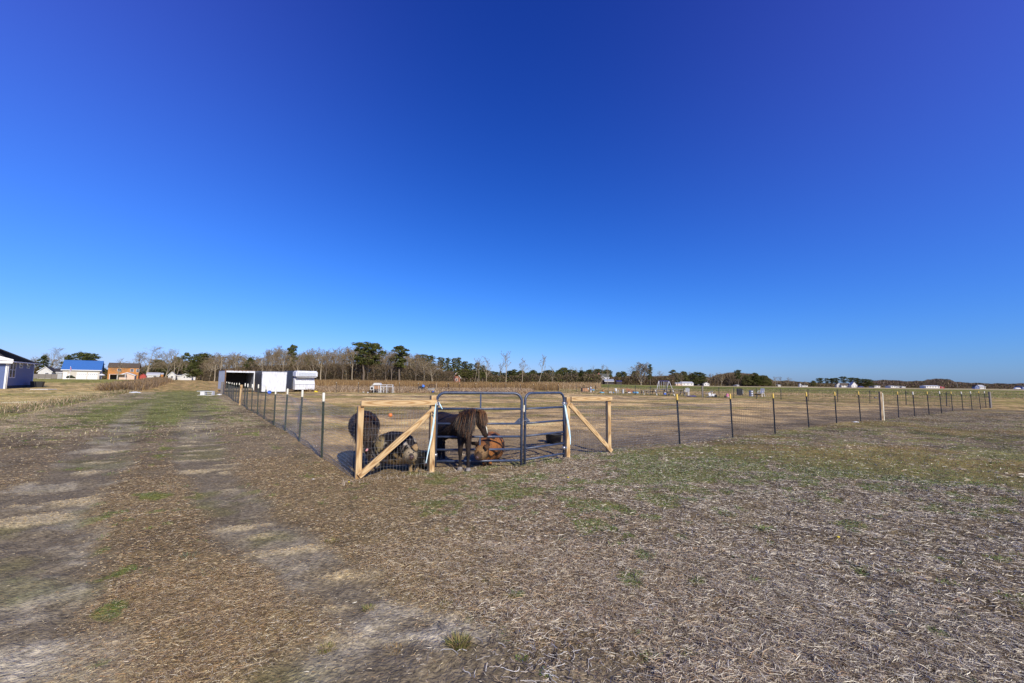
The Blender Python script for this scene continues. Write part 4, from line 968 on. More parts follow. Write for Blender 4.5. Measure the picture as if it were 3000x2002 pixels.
# chicken coop and run
b = GH(1100, 1151.5); d = b.y; k = d/F; t = obj1('chicken_coop', 'small white chicken coop with a wire run beside it at the back fence', 'coop', b, R(4))
mb = MB(); mb.bx(-4*k, 12*k, 0, .7, .5, 1.02); mb.build('wall', M_TAN, t)
o = MB().prism([(-9*k, 1.0), (-4.5*k, 1.26), (11*k, 1.26), (15*k, 1.0), (14*k, .97), (-8*k, .97)], -.12, .85).build('roof', M_WHITEP, t); recalc(o)
for x in (-5*k, 3.5*k, 8*k, 13*k):
    for y in (0, .75): MB().box((x, y, .52), (.05, .05, 1.04)).build('leg', M_WHITEP if x != 3.5*k else M_GREYWOOD, t)
MB().bx(-15*k, -5.5*k, -.1, .6, .35, .78).build('nest_box', M_WHITEP, t)
MB().prism([(-16*k, .76), (-10*k, .90), (-4.6*k, .90), (-4.6*k, .82), (-15*k, .74)], -.15, .65).build('nest_roof', M_WHITEP, t)
MB().bx(-13*k, -7*k, -.115, -.103, .42, .70).build('nest_window', M_BLK, t)
x1, x2 = 14*k, 48*k
mb = MB(); r_ = .028
for x in (x1, (x1+x2)/2, x2):
    mb.beam((x, 0, 0), (x, 0, .80), .05, .05); mb.beam((x, .9, 0), (x, .9, .80), .05, .05); mb.beam((x, 0, .80), (x-.12*0, .3, 1.02), .05, .05); mb.beam((x, .9, .8), (x, .6, 1.02), .05, .05); mb.beam((x, .3, 1.02), (x, .6, 1.02), .05, .05)
for y, z in ((0, .80), (.9, .80), (.3, 1.02), (.6, 1.02)): mb.beam((x1, y, z), (x2, y, z), .05, .05)
mb.build('run_frame', M_WHITE, t)
mb = MB(); n = 14
for i in range(n+1):
    x = x1+(x2-x1)*i/n
    for y in (0, .9): mb.tube([(x, y, 0), (x, y, .8)], .004, 3, smooth=False, cap=False)
for j in range(7):
    for y in (0, .9): mb.tube([(x1, y, j*.13), (x2, y, j*.13)], .004, 3, smooth=False, cap=False)
for j in range(2): mb.tube([(x1, 0, .13+j*.6), (x1, .9, .13+j*.6)], .004, 3, smooth=False, cap=False)
mb.build('run_wire', M_WIRED, t)
MB().box((x1+7*k, .5, .38), (.09, .05, .7)).build('inner_post', M_WHITE, t)
# dog house with tarp, covered cage, bucket
b = GH(1236, 1149.5); k = b.y/F; t = obj1('dog_house', 'small dark dog house with weathered legs', 'dog house', b, R(12))
mb = MB(); mb.bx(-11*k, 9*k, 0, .7, .25, .62); mb.build('wall', M_BLK, t)
MB().prism([(-12*k, .60), (-8*k, .86), (3*k, .86), (10*k, .6)], -.05, .75).build('roof', M_BLK, t)
for x in (-10*k, -3*k, 2*k, 8*k): MB().box((x, -.02, .15), (.07, .07, .3)).build('leg', M_GREYWOOD, t)
MB().bx(-7*k, 6*k, -.04, -.003, .28, .5).build('front_slats', M_GREYWOOD, t)
crumple('tarp', 'crumpled bright blue tarp lying on the dog house', 'tarp', b+Vector((2.5*k, .1, .72)), .2, .25, .30, M_TARP, 31)
b = GH(1261, 1150.5); k = b.y/F; t = obj1('wire_cage', 'dark framed wire cage half covered by a grey cloth', 'cage', b, R(6))
mb = MB(); pts = [(-10*k, .15), (-4*k, 1.08), (12*k, 1.08), (13*k, 0)]
for y in (0, .8):
    for (xa, za), (xb, zb) in zip(pts[:-1], pts[1:]): mb.beam((xa, y, za), (xb, y, zb), .05, .05)
    for i in range(1, 6): mb.beam((-10*k+i*4*k, y, .1), (-6*k+i*3.4*k, y, 1.05), .012, .012)
for x, z in pts: mb.beam((x, 0, z), (x, .8, z), .05, .05)
mb.build('frame', M_BLK, t)
o = MB().prism([(-14*k, .0), (-8*k, .55), (12*k, .62), (12.5*k, .1), (4*k, 0)], -.06, -.03).build('cloth_cover', M_SHROUD, t); recalc(o)
t = obj1('bucket', 'bright blue bucket lying before the covered cage', 'bucket', GH(1266, 1152), R(40))
o = MB().lathe([(.0, 0), (.10, 0), (.13, .26), (.14, .26), (.14, .24), (.115, .02), (0, .02)], 16).build('pail', M_BLUE, t); o.rotation_euler = (0, R(75), 0); o.location = (0, 0, .14)

# ---- things beyond the right side fence
def px_obj(name, label, cat, px, py, rz=0, group=None): 
    b = GH(px, py); return thing(name, label, cat, b, rz, group), b.y/F
t, k = px_obj('board_hutch', 'tan board panel box with a dark frame by the paddock corner', 'hutch', 1716, 1148.5, R(10))
MB().bx(-9.5*k, 9.5*k, 0.02, .9, .05, .72).build('panel', M_TAN, t)
mb = MB(); mb.bx(-10.5*k, 10.5*k, -.03, 0, .68, .76); mb.bx(-10.5*k, 10.5*k, -.03, 0, 0, .08); mb.bx(-10.5*k, -9.3*k, -.03, 0, .081, .679); mb.bx(9.3*k, 10.5*k, -.03, 0, .081, .679); mb.build('frame', M_BLK, t)
MB().bx(6*k, 9.2*k, -.012, .012, .42, .66).build('torn_corner', M_WHITEP, t)
t, k = px_obj('toy_post', 'white and blue upright plastic toy beside the tan hutch', 'toy', 1731, 1151)
for j, (m_, z0, z1) in enumerate(((M_WHITE, 0, .38), (M_BLUE, .383, .60), (M_WHITE, .603, .95))): MB().lathe([(0, z0), (.09, z0), (.10, (z0+z1)/2), (.085, z1), (0, z1)], 14).build('segment', m_, t)
t, k = px_obj('bucket', 'light blue bucket tilted on the bare ground beside the plastic toy post', 'bucket', 1740, 1146.5)
o = MB().lathe([(.0, 0), (.10, 0), (.16, .28), (.17, .28), (.14, .05), (0, .02)], 16).build('pail', M_LBLUE, t); o.rotation_euler = (R(20), R(-35), 0); o.location = (0, 0, .10)
t, k = px_obj('kiddie_pool', 'small pale blue wading pool on the ground right of the tilted bucket', 'pool', 1763, 1152)
MB().lathe([(.0, .01), (.34, .0), (.38, .17), (.36, .17), (.32, .03), (0, .03)], 20).build('pool_shell', M_LBLUE, t)
t, k = px_obj('ride_toy', 'orange and black ride-on toy behind the wading pool', 'toy', 1767, 1147.5)
MB().lathe([(.0, 0), (.16, .03), (.2, .14), (.12, .26), (0, .3)], 12).build('toy_body', mat('orange_plastic', (.55, .18, .04)), t); MB().box((-.12, 0, .22), (.1, .1, .24)).build('toy_seat', M_BLK, t)
for i, (px, py, m_, hh, lb) in enumerate(((1786, 1152, M_WHITE, .22, 'small white jug at the left of the toy cluster'), (1790, 1152.5, M_WHITEP, .30, 'taller cream jug in the middle of the toy cluster'), (1797, 1152, M_LBLUE, .16, 'small pale green and blue cup at the right of the toy cluster'))):
    t, k = px_obj('jug', lb, 'jug', px, py); MB().lathe([(0, 0), (.09, 0), (.11, hh*.5), (.05, hh*.85), (.045, hh), (0, hh)], 12).build('jug_body', m_, t)
    MB().tube([(.08, 0, hh*.35), (.14, 0, hh*.5), (.06, 0, hh*.85)], .012, 5).build('jug_handle', m_, t)
def plastic_chair(label, px, py, rz, m_, s=1., group=None, tip=None):
    t, k = px_obj('plastic_chair', label, 'chair', px, py, rz, group)
    inner = t
    def place(o):
        if tip: o.rotation_euler = tip; o.location = (0, 0, .25)
        o.scale = (s, s, s); return o
    place(MB().box((0, 0, .42), (.48, .46, .035)).build('seat', m_, inner))
    mb = MB()
    for i in range(-3, 4): mb.beam((i*.065, .22, .44), (i*.075, .34, .98-.02*abs(i)), .045, .02)
    place(mb.build('backrest', m_, inner))
    for sx in (-1, 1):
        for sy in (-1, 1): place(MB().beam((sx*.22, sy*.2, .42), (sx*.27, sy*.25, 0), .05, .04).build('leg', m_, inner))
        mb = MB(); mb.beam((sx*.26, -.2, .64), (sx*.26, .28, .66), .05, .03); mb.beam((sx*.26, -.2, .64), (sx*.24, -.2, .42), .04, .04); place(mb.build('armrest', m_, inner))
    return t
plastic_chair('white plastic garden chair standing behind the fire pit', 2230, 1163, R(-60), M_WHITE, 1.15)
plastic_chair('small white and blue child chair beside the striped toy', 1807, 1152.5, R(20), M_WHITE, .8)
plastic_chair('tipped white plastic chair leaning beside the grey fence post', 2072, 1165, R(30), M_WHITE, .9, tip=(R(75), 0, 0))
plastic_chair('white plastic chair standing at the right end of the big picnic tables', 2012, 1160.5, R(-40), M_WHITE, 1.1)
t, k = px_obj('toy_tower', 'white ribbed upright plastic toy left of the red cart', 'toy', 1825.5, 1153.5)
for j in range(5): MB().lathe([(0, j*.13), (.13, j*.13), (.14, j*.13+.05), (.10, j*.13+.11), (0, j*.13+.115)], 12).build('ring', M_WHITE, t)
t, k = px_obj('sled', 'black and white plastic sled lying left of the light blue pool', 'sled', 1837, 1151.5, R(5))
MB().prism([(-.35, 0), (.1, 0), (.1, .12), (-.3, .14)], -.2, .2).build('sled_back', M_BLK, t); MB().prism([(.11, 0), (.5, .0), (.55, .16), (.11, .13)], -.2, .2).build('sled_front', M_WHITE, t)
t, k = px_obj('garden_cart', 'red metal garden cart frame behind the light blue pool', 'cart', 1848, 1150, R(8))
mb = MB()
for y in (0, .6):
    mb.beam((-.5, y, .5), (.45, y, .38), .04, .04); mb.beam((-.5, y, .5), (-.45, y, .12), .04, .04); mb.beam((.45, y, .38), (.5, y, .1), .04, .04); mb.beam((-.46, y, .14), (.5, y, .12), .04, .04); mb.beam((-.2, y, .14), (-.2, y, .47), .03, .03); mb.beam((-.5, y, .5), (-.62, y, .75), .04, .04)
mb.beam((-.62, 0, .75), (-.62, .6, .75), .04, .04); mb.beam((.45, 0, .38), (.45, .6, .38), .04, .04); mb.build('frame', M_RED, t)
for x in (-.4, .4): 
    w_ = MB().tube([(x, -.06, .13), (x, -.02, .13)], .13, 14).build('wheel', M_BLK, t)
t, k = px_obj('kiddie_pool', 'light blue wading pool with a dark blue star before the red cart', 'pool', 1862, 1153.5)
MB().lathe([(.0, .01), (.40, .0), (.46, .17), (.43, .26), (.32, .2), (0, .16)], 20).build('pool_shell', M_LBLUE, t)
MB().prism([(.13*(1 if i % 2 else .5)*math.cos(i*math.pi/5), .13+.12*(1 if i % 2 else .5)*math.sin(i*math.pi/5)) for i in range(10)], -.47, -.44).build('star', M_DTARP, t)
def picnic(label, px, py, rz, L, s=1.):
    t, k = px_obj('picnic_table', label, 'picnic table', px, py, rz, 'picnic tables beyond the paddock fence')
    MB().box((0, 0, .74*s), (L, .75*s, .045)).build('table_top', M_GREYWOOD, t)
    for sy in (-1, 1): MB().box((0, sy*.66*s, .44*s), (L, .26*s, .04)).build('bench', M_GREYWOOD, t)
    for sx in (-1, 1):
        x = sx*(L/2-.28*s)
        for sy in (-1, 1): MB().beam((x, sy*.20*s, .73*s), (x, sy*.62*s, 0), .09*s, .05).build('leg', M_WHITEP if (sx < 0 and sy < 0) else M_GREYWOOD, t)
        MB().beam((x-.03, -.75*s, .40*s), (x-.03, .75*s, .40*s), .09*s, .04).build('cross_beam', M_GREYWOOD, t)
        MB().beam((x, 0, .40*s), (x-sx*.5*s, 0, .70*s), .06, .04).build('brace', M_GREYWOOD, t)
    return t
picnic('big grey picnic table below the swing set', 1934, 1158.5, R(12), 2.35, 1.12)
picnic('second big grey picnic table, right of the swing set', 1984, 1160, R(8), 2.1, 1.12)
picnic('child size grey picnic table, smallest of the three', 1890, 1156.5, R(12), 1.25, .78)
t, k = px_obj('cooler', 'small blue and white cooler under the big picnic table', 'cooler', 1947, 1157); MB().box((0, -.1, .14), (.34, .25, .24)).build('cooler_body', M_BLUE, t); MB().box((0, -.1, .29), (.36, .27, .05)).build('cooler_lid', M_WHITE, t)
# swing set
b = GH(1950, 1150.5); k = b.y/F; t = thing('swing_set', 'white legged swing set with a blue top bar behind the picnic tables', 'swing set', b, R(5))
h = 2.03; M_SW = mat('swing_white_paint', (.7, .7, .72), rough=.4)
MB().tube([(-16*k, .6, h), (16*k, .6, h)], .05, 8).build('top_bar', M_DTARP, t)
for x0_, x1_ in ((-16*k, -25*k), (-15*k, -8*k), (15.5*k, 28*k), (15*k, 12*k)):
    MB().tube([(x0_, .6, h), (x1_, .6+(.9 if abs(x1_) < 15*k else -.2), 0)], .042, 6).build('leg', M_SW, t)
for xc in (-5*k, 6*k, ):
    for dx in (-.2, .2): MB().tube([(xc+dx, .6, h), (xc+dx, .6, .5)], .02, 4).build('chain', M_SW, t)
    MB().box((xc, .6, .5), (.46, .2, .05)).build('swing_seat', M_DTARP, t)
crumple('tarp', 'dark blue tarp spread flat on the ground right of the picnic tables', 'tarp', GH(2026, 1162), .75, .4, .09, M_DTARP, 41)
t, k = px_obj('tricycle', 'black and white ride-on toy lying by the fence', 'toy', 2091, 1165, R(15))
MB().box((-.2, 0, .28), (.34, .3, .26)).build('toy_body', M_WHITE, t)
for x in (-.05, .28): MB().tube([(x, -.1, .16), (x, .1, .16)], .16, 14).build('wheel', M_BLK, t)
MB().tube([(.05, 0, .2), (.2, 0, .42), (.3, 0, .3)], .05, 8).build('fork', M_WHITEP, t)
t, k = px_obj('tricycle', 'small pink and white tricycle behind the second yellow tipped post', 'tricycle', 2131, 1166)
MB().prism([(-.15, .15), (.15, .1), (.2, .4), (0, .5), (-.1, .4)], -.1, .1).build('toy_body', mat('pink_plastic', (.6, .2, .3)), t)
for x in (-.22, .2): MB().tube([(x, -.12, .11), (x, .1, .11)], .11, 12).build('wheel', M_BLK if x < 0 else M_WHITE, t)
t, k = px_obj('black_cabinet', 'tall black box standing alone beyond the fence', 'box', 2169, 1159, R(-12))
MB().box((0, .3, .5), (13*k, .6, 1.0)).build('cabinet_body', M_BLK, t); MB().box((6.6*k+.03, .0, .5), (.05, .04, .5)).build('white_handle', M_WHITE, t)
t, k = px_obj('metal_barrel', 'grey metal barrel between the black box and the fire pit', 'barrel', 2201, 1161)
MB().lathe([(0, 0), (.27, 0), (.28, .02), (.27, .04), (.27, .26), (.285, .28), (.27, .30), (.27, .54), (.285, .56), (.27, .58), (.27, .78), (.28, .8), (.25, .8), (.25, .7), (0, .7)], 20).build('drum', M_GALV, t)
t, k = px_obj('fire_pit', 'low round black fire pit on legs in front of the white chair', 'fire pit', 2219, 1163)
MB().lathe([(0, .22), (.3, .26), (.52, .36), (.56, .37), (.5, .34), (0, .3)], 20).build('bowl', M_BLK, t)
for a in (0, 2.1, 4.2): MB().beam((.3*math.cos(a), .3*math.sin(a), .27), (.42*math.cos(a), .42*math.sin(a), 0), .03, .03).build('leg', M_BLK, t)
crumple('toy_ball', 'small grey and black bundle on the bare ground right of the last green strip', 'bundle', GH(2565.5, 1167.5), .16, .12, .14, M_GREYWOOD, 43)

# ------------------------------------------------------------------ houses and sheds
def siding(name, col, gap=.2, rough=.6):
    m, nt, b = newmat(name); b.inputs['Roughness'].default_value = rough
    tc = nt.nodes.new('ShaderNodeTexCoord'); w = nt.nodes.new('ShaderNodeTexWave'); w.bands_direction = 'Z'; w.wave_profile = 'SAW'
    w.inputs['Scale'].default_value = 1/gap/3.1416*1.0*.5*3.1416; nt.links.new(tc.outputs['Object'], w.inputs[0])
    bp = nt.nodes.new('ShaderNodeBump'); bp.inputs['Strength'].default_value = 1; bp.inputs['Distance'].default_value = .03
    nt.links.new(w.outputs[0], bp.inputs['Height']); nt.links.new(bp.outputs[0], b.inputs['Normal'])
    n = nt.nodes.new('ShaderNodeTexNoise'); n.inputs['Scale'].default_value = 2; nt.links.new(tc.outputs['Object'], n.inputs[0])
    rp = nt.nodes.new('ShaderNodeValToRGB'); rp.color_ramp.elements[0].color = (*[c*.85 for c in col], 1); rp.color_ramp.elements[1].color = (*col, 1)
    nt.links.new(n.outputs[0], rp.inputs[0]); nt.links.new(rp.outputs[0], b.inputs['Base Color']); return m
def brick(name, c1, c2):
    m, nt, b = newmat(name); b.inputs['Roughness'].default_value = .85
    tc = nt.nodes.new('ShaderNodeTexCoord'); mp = nt.nodes.new('ShaderNodeMapping'); mp.inputs['Rotation'].default_value = (R(90), 0, 0)
    nt.links.new(tc.outputs['Object'], mp.inputs[0])
    k = nt.nodes.new('ShaderNodeTexBrick'); k.inputs['Color1'].default_value = (*c1, 1); k.inputs['Color2'].default_value = (*c2, 1)
    k.inputs['Mortar'].default_value = (*[c_*.8+.05 for c_ in c1], 1); k.inputs['Scale'].default_value = 4; k.inputs['Mortar Size'].default_value = .015
    nt.links.new(mp.outputs[0], k.inputs[0]); nt.links.new(k.outputs[0], b.inputs['Base Color']); return m
M_BLUESID = siding('blue_lap_siding', (.135, .185, .37)); M_WHSID = siding('white_siding', (.72, .70, .66)); M_CREAMSID = siding('cream_siding', (.66, .60, .50))
M_GREYSID = siding('grey_siding', (.50, .50, .50)); M_PINKW = mat('pink_stucco', (.68, .50, .38), noise=.1); M_OBRICK = brick('orange_brick', (.52, .22, .05), (.44, .175, .045))
M_RBRICK = brick('red_brick', (.36, .14, .09), (.30, .12, .08)); M_SHINGLE = mat('dark_shingles', (.055, .050, .048), noise=.4, scale=5, rough=.9)
M_BSHING = mat('brown_shingles', (.13, .095, .06), noise=.4, scale=4, rough=.9); M_BROOF = mat('blue_metal_roof', (.045, .15, .40), rough=.55, noise=.08, scale=2)
M_TRIM = mat('white_trim', (.78, .77, .74), rough=.5, noise=.06); M_GLASS = mat('window_glass', (.05, .055, .06), rough=.1, noise=.3, spec=.8)
M_GDOOR = mat('garage_door_white', (.82, .81, .78), rough=.5, noise=.05); M_GROOF = mat('grey_metal_roof', (.42, .45, .50), rough=.4, metal=.3, noise=.2); M_LROOF = mat('light_roof', (.50, .50, .50), rough=.7, noise=.15)
M_DARKW = mat('dark_wood_wall', (.05, .04, .035), noise=.3)
def house(name, label, cat, loc, rz, w, d, h, rh, wm, rm, ridge='x', over=.35, wins=(), doors=(), gdoors=(), trim=True, chimney=None, x0=0, group=None, hip=0.):
    """local x along the front, front face at y=0 toward -y, depth to +y"""
    t = thing(name, label, cat, loc, rz, group)
    mb = MB(); X0, X1 = x0, x0+w
    z0 = -1.2
    if hip: mb.bx(X0, X1, 0, d, z0, h)
    elif ridge == 'x':
        mb.prism([(0, z0), (d, z0), (d, h), (d/2, h+rh-.02), (0, h)], X0, X1)
        mb.v = [(v[1], v[0], v[2]) for v in mb.v]
    else:
        mb.prism([(X0, z0), (X1, z0), (X1, h), ((X0+X1)/2, h+rh-.02), (X0, h)], 0, d)
    recalc(mb.build('wall', wm, t))
    th = .14; mb = MB()
    if ridge == 'x':
        sl = rh/(d/2); e = over
        poly = [(-e, h-e*sl+.03), (d/2, h+rh+.03), (d+e, h-e*sl+.03), (d+e, h-e*sl+.03+th), (d/2, h+rh+.03+th), (-e, h-e*sl+.03+th)]
        n = len(poly); xs = (X0-e, X1+e); mb.prism(poly, *xs); mb.v = [(v[1], v[0], v[2]) for v in mb.v]
        if hip:
            mb.v = [((v[0]+(hip if v[0] < (X0+X1)/2 else -hip)) if abs(v[1]-d/2) < .01 else v[0], v[1], v[2]) for v in mb.v]
    else:
        sl = rh/(w/2); e = over; c = (X0+X1)/2
        mb.prism([(X0-e, h-e*sl+.03), (c, h+rh+.03), (X1+e, h-e*sl+.03), (X1+e, h-e*sl+.03+th), (c, h+rh+.03+th), (X0-e, h-e*sl+.03+th)], -e, d+e)
    ro = recalc(mb.build('roof', rm, t))
    if chimney: cx, cy, cw, chh = chimney; MB().bx(cx, cx+cw, cy, cy+cw, h, chh).build('chimney', M_RBRICK if wm != M_DARKW else M_DARKW, ro)
    if trim:
        mb = MB()
        if ridge == 'x': mb.bx(X0-over-.02, X1+over+.02, -over-.05, -over-.005, h-over*rh/(d/2)-.08, h-over*rh/(d/2)+.2)
        else:
            c = (X0+X1)/2; sl = rh/(w/2)
            for sg, xa in ((1, X0-over), (-1, X1+over)):
                za = h-over*sl; P_ = [(xa, za-.12), (c, h+rh-.02), (c, h+rh+.2), (xa, za+.17)]
                mb.prism(P_, -over-.05, -over-.005)
        recalc(mb.build('fascia', M_TRIM, t))
    def win(face, a, z, ww, hh, bars=1):
        fm = MB(); pm = MB(); q = .08
        def bxf(m_, a0, a1, z0_, z1_, o0, o1):
            if face == 'f': m_.bx(a0, a1, -o1, -o0, z0_, z1_)
            else: m_.bx(X1+o0, X1+o1, a0, a1, z0_, z1_)
        bxf(fm, a, a+q, z, z+hh, .003, .06); bxf(fm, a+ww-q, a+ww, z, z+hh, .003, .06)
        bxf(fm, a+q, a+ww-q, z, z+q, .003, .06); bxf(fm, a+q, a+ww-q, z+hh-q, z+hh, .003, .06); bxf(fm, a+q, a+ww-q, z+hh/2-.03, z+hh/2+.03, .003, .05)
        for b_ in range(1, bars): bxf(fm, a+ww*b_/bars-.07, a+ww*b_/bars+.07, z+q, z+hh-q, .004, .055)
        bxf(pm, a+q, a+ww-q, z+q, z+hh-q, .004, .02)
        f = fm.build('window', M_TRIM, t); pm.build('pane', M_GLASS, f)
    for w_ in wins: win(*w_)
    for (a, ww, hh, m_) in doors:
        MB().bx(a, a+ww, -.05, -.004, .02, hh).build('door', m_, t)
    for (a, ww, hh, nw) in gdoors:
        g = MB().bx(a, a+ww, -.06, -.004, .02, hh).build('garage_door', M_GDOOR, t)
        for i in range(nw): MB().bx(a+ww*(i+.22)/nw, a+ww*(i+.78)/nw, -.075, -.062, hh*.72, hh*.80).build('pane', M_GLASS, g)
    return t
def hloc(px, py, d): p = PD(px, d); return p
FA = R(35)
# blue house at the left edge: corner at pixel 19, its right wall runs away from us
cb = GH(13.5, 1139.5); cb.z = 0
d0 = cb.y; sc = d0/F
hh = (ZT(22, 1054, cb))
t = house('house', 'royal blue lap-sided house with dark hip roof at the left edge', 'house', cb, FA, 12, 10.9, hh-.15, 2.5, M_BLUESID, M_SHINGLE, ridge='x', over=.55, x0=-12, hip=4.6,
          wins=[('s', .85, 1.4, 2.3, 2.05, 2), ('s', 4.5, 2.72, 1.25, .70, 1), ('s', 7.6, 2.72, 1.2, .70, 1)])
MB().bx(-.12, .04, -.045, .06, 0, hh-.22).build('corner_board', M_TRIM, t)
MB().bx(-.02, .05, 10.86, 10.95, 0, hh-.22).build('corner_board', M_TRIM, t)
MB().bx(.003, .03, .1, 10.8, -.1, .42).build('foundation', M_SHINGLE, t)
MB().tube([(.16, -.35, hh-.30), (.12, -.02, hh-.6), (.12, .02, hh-.75), (.12, .02, .05)], .055, 8).build('downspout', M_TRIM, t)
gb = MB(); gb.bx(.56, .64, -.6, 11.5, hh-.29, hh-.19); gb.bx(.055, .50, 0, 10.5, hh-.33, hh-.31); gb.build('gutter', M_TRIM, t)
o = MB().prism([(-6.6, hh-.02), (.62, hh-.16), (.62, hh+.02), (-2.2, hh+.95), (-2.5, hh+.95)], -.62, -.57).build('gable_trim', M_TRIM, t); recalc(o)
# air conditioner by its back corner
ac = cb + Vector((math.cos(FA)*2.3-math.sin(FA)*8.2, math.sin(FA)*2.3+math.cos(FA)*8.2, 0))
b = PD(110, ac.y*0+d0*1.13); b.z = 0
t = thing('air_conditioner', 'black louvred air conditioner unit on a slab beside the blue house', 'air conditioner', b, FA)
k = b.y/F
MB().prism([(-11*k, .12), (11*k, .12), (13.5*k, 19*k), (-13*k, 19.5*k)], -.5, .5).build('cabinet', M_BLK, t)
mb = MB()
for i in range(9): mb.bx(-12*k, 12*k, -.53, -.505, .2+i*.09, .24+i*.09)
mb.build('louvres', M_SHINGLE, t)
t2 = thing('concrete_slab', 'bright concrete slab on the lawn beside the blue house', 'slab', GH(128, 1142), R(8)); MB().box((0, 0, .03), (1.9, 1.3, .1)).build('slab', mat('concrete', (.62, .6, .55), noise=.15), t2)
# garage with blue metal roof
D1 = 165; b = PD(180.5, D1); k = D1/F
W1 = (112)*k/math.cos(FA+R(42))*0+0
L1_ = span(180.5, 290, D1, rzg); e1 = 25*k*1.0
t = house('garage', 'cream double garage with bright blue metal roof and two white doors', 'garage', b, rzg, L1_, 9.5, 26*D1/F*1.12, 3.4, M_CREAMSID, M_BROOF, ridge='x', over=.5,
          doors=[(L1_*.02, L1_*.105, 2.5, M_GDOOR), (L1_*.15, L1_*.055, 2.0, M_GDOOR)], gdoors=[(L1_*.375, L1_*.27, 2.55, 5), (L1_*.675, L1_*.27, 2.55, 5)], group=None)
# flag pole in front of the garage
b = PD(202, 150); t = thing('flag_pole', 'white flag pole with a drooping flag in front of the blue roofed garage', 'flag pole', b)
MB().tube([(0, 0, 0), (0, 0, 38*150/F)], .06, 6).build('pole', M_TRIM, t)
MB().prism([(0.05, 2.9), (.25, 2.6), (.35, 3.6), (.1, 4.1), (.02, 4.2)], -.08, .08).build('flag', mat('flag_cloth', (.45, .40, .55), col2=(.5, .1, .12), noise=.3, scale=3), t)
b = PD(205, 152); crumple('round_shrub', 'small dark rounded shrub at the foot of the flag pole', 'shrub', b+Vector((0, 0, .4)), 1.2, .8, .75, mat('shrub_leaf', (.05, .06, .025), noise=.6, scale=6, bump=1, bscale=8), 51)
# grey house with gable behind the plank fence
D2 = 190; b = PD(108, D2)
wg = span(108, 150, D2, FA)
house('house', 'grey house with white trimmed gable behind the plank fence', 'house', b, FA, wg*.98, 10, 18*D2/F+.5, 1.9, M_WHSID, M_SHINGLE, ridge='y', wins=[('f', wg*.5, 1.6, 1.2, 1.0)])
wg2 = span(150, 180, D2*1.03, FA)
b = PD(150, D2*1.03); house('house_wing', 'low dark roofed wing joining the grey house to the garage', 'house', b, FA, wg2, 9, 2.9, 1.6, M_GREYSID, M_SHINGLE, ridge='x')
b = PD(93, 172); L_ = span(93, 166, 172, FA); t = thing('plank_fence', 'weathered grey plank fence before the grey gabled house', 'fence', b, FA)
for i in range(4): MB().bx(L_*i/4+.01, L_*(i+1)/4-.01, 0, .05, .12, 1.85).build('panel', M_GREYWOOD, t)
for i in range(5): MB().bx(L_*i/4-.06, L_*i/4+.06, -.14, -.003, 0, 1.9).build('post', M_GREYWOOD, t)
# patio set, small canopy
b = PD(296, 158); t = thing('market_umbrella', 'small white patio umbrella at the right corner of the garage', 'umbrella', b); MB().lathe([(1.0, 1.5), (.6, 1.85), (0, 2.1)], 10).build('canopy', M_TRIM, t); MB().tube([(0, 0, 0), (0, 0, 1.9)], .04, 5).build('pole', M_TRIM, t)
# orange brick house
D3 = 205; b = PD(313, D3); w3 = span(313, 404, D3, R(37))
house('house', 'two storey orange brick house with a brown roof', 'house', b, R(37), w3, 10, 41*D3/F*.86, 12*D3/F*1.1, M_OBRICK, M_BSHING, ridge='x', over=.3, trim=False, wins=[('f', w3*.715, 3.6, 1.3, 1.4), ('f', w3*.915, 3.5, 1.1, 1.5), ('f', w3*.3, 3.6, 1.3, 1.4)])
D4 = 178; b = PD(347, D4); w4 = span(347, 393, D4, FA)
house('shed', 'low pink building with a white gable before the orange brick house', 'shed', b, FA, w4, 7, 13*D4/F, 7*D4/F, M_PINKW, M_LROOF, ridge='y', over=.3)
b = PD(318, 175); t = thing('pergola', 'low open lean-to with grey roof between the garage and the pink shed', 'pergola', b, FA)
MB().box((2.4, 1.5, 2.1), (5.2, 3.2, .12)).build('roof', M_LROOF, t)
for x in (.1, 2.4, 4.8): MB().box((x, 0, 1.0), (.14, .14, 2.05)).build('post', M_TRIM, t)
MB().box((2.4, 2.9, 1.0), (5, .1, 1.9)).build('back_panel', M_DARKW, t)
# red gambrel shed
D5 = 170; b = PD(408, D5); w5 = span(408, 427, D5, FA); t = thing('shed', 'red barn shaped shed with a rounded roof', 'shed', b, FA)
g_ = [(0, -.5), (w5, -.5), (w5, 1.0), (w5*.86, 1.75), (w5*.5, 2.15), (w5*.14, 1.75), (0, 1.0)]
recalc(MB().prism(g_, 0, 3.5).build('wall', M_RED, t)); recalc(MB().prism([(-.1, .95), (w5*.13, 1.8), (w5*.5, 2.25), (w5*.87, 1.8), (w5+.1, .95), (w5+.15, 1.0), (w5*.89, 1.9), (w5*.5, 2.36), (w5*.11, 1.9), (-.15, 1.0)], -.15, 3.6).build('roof', M_RED, t))
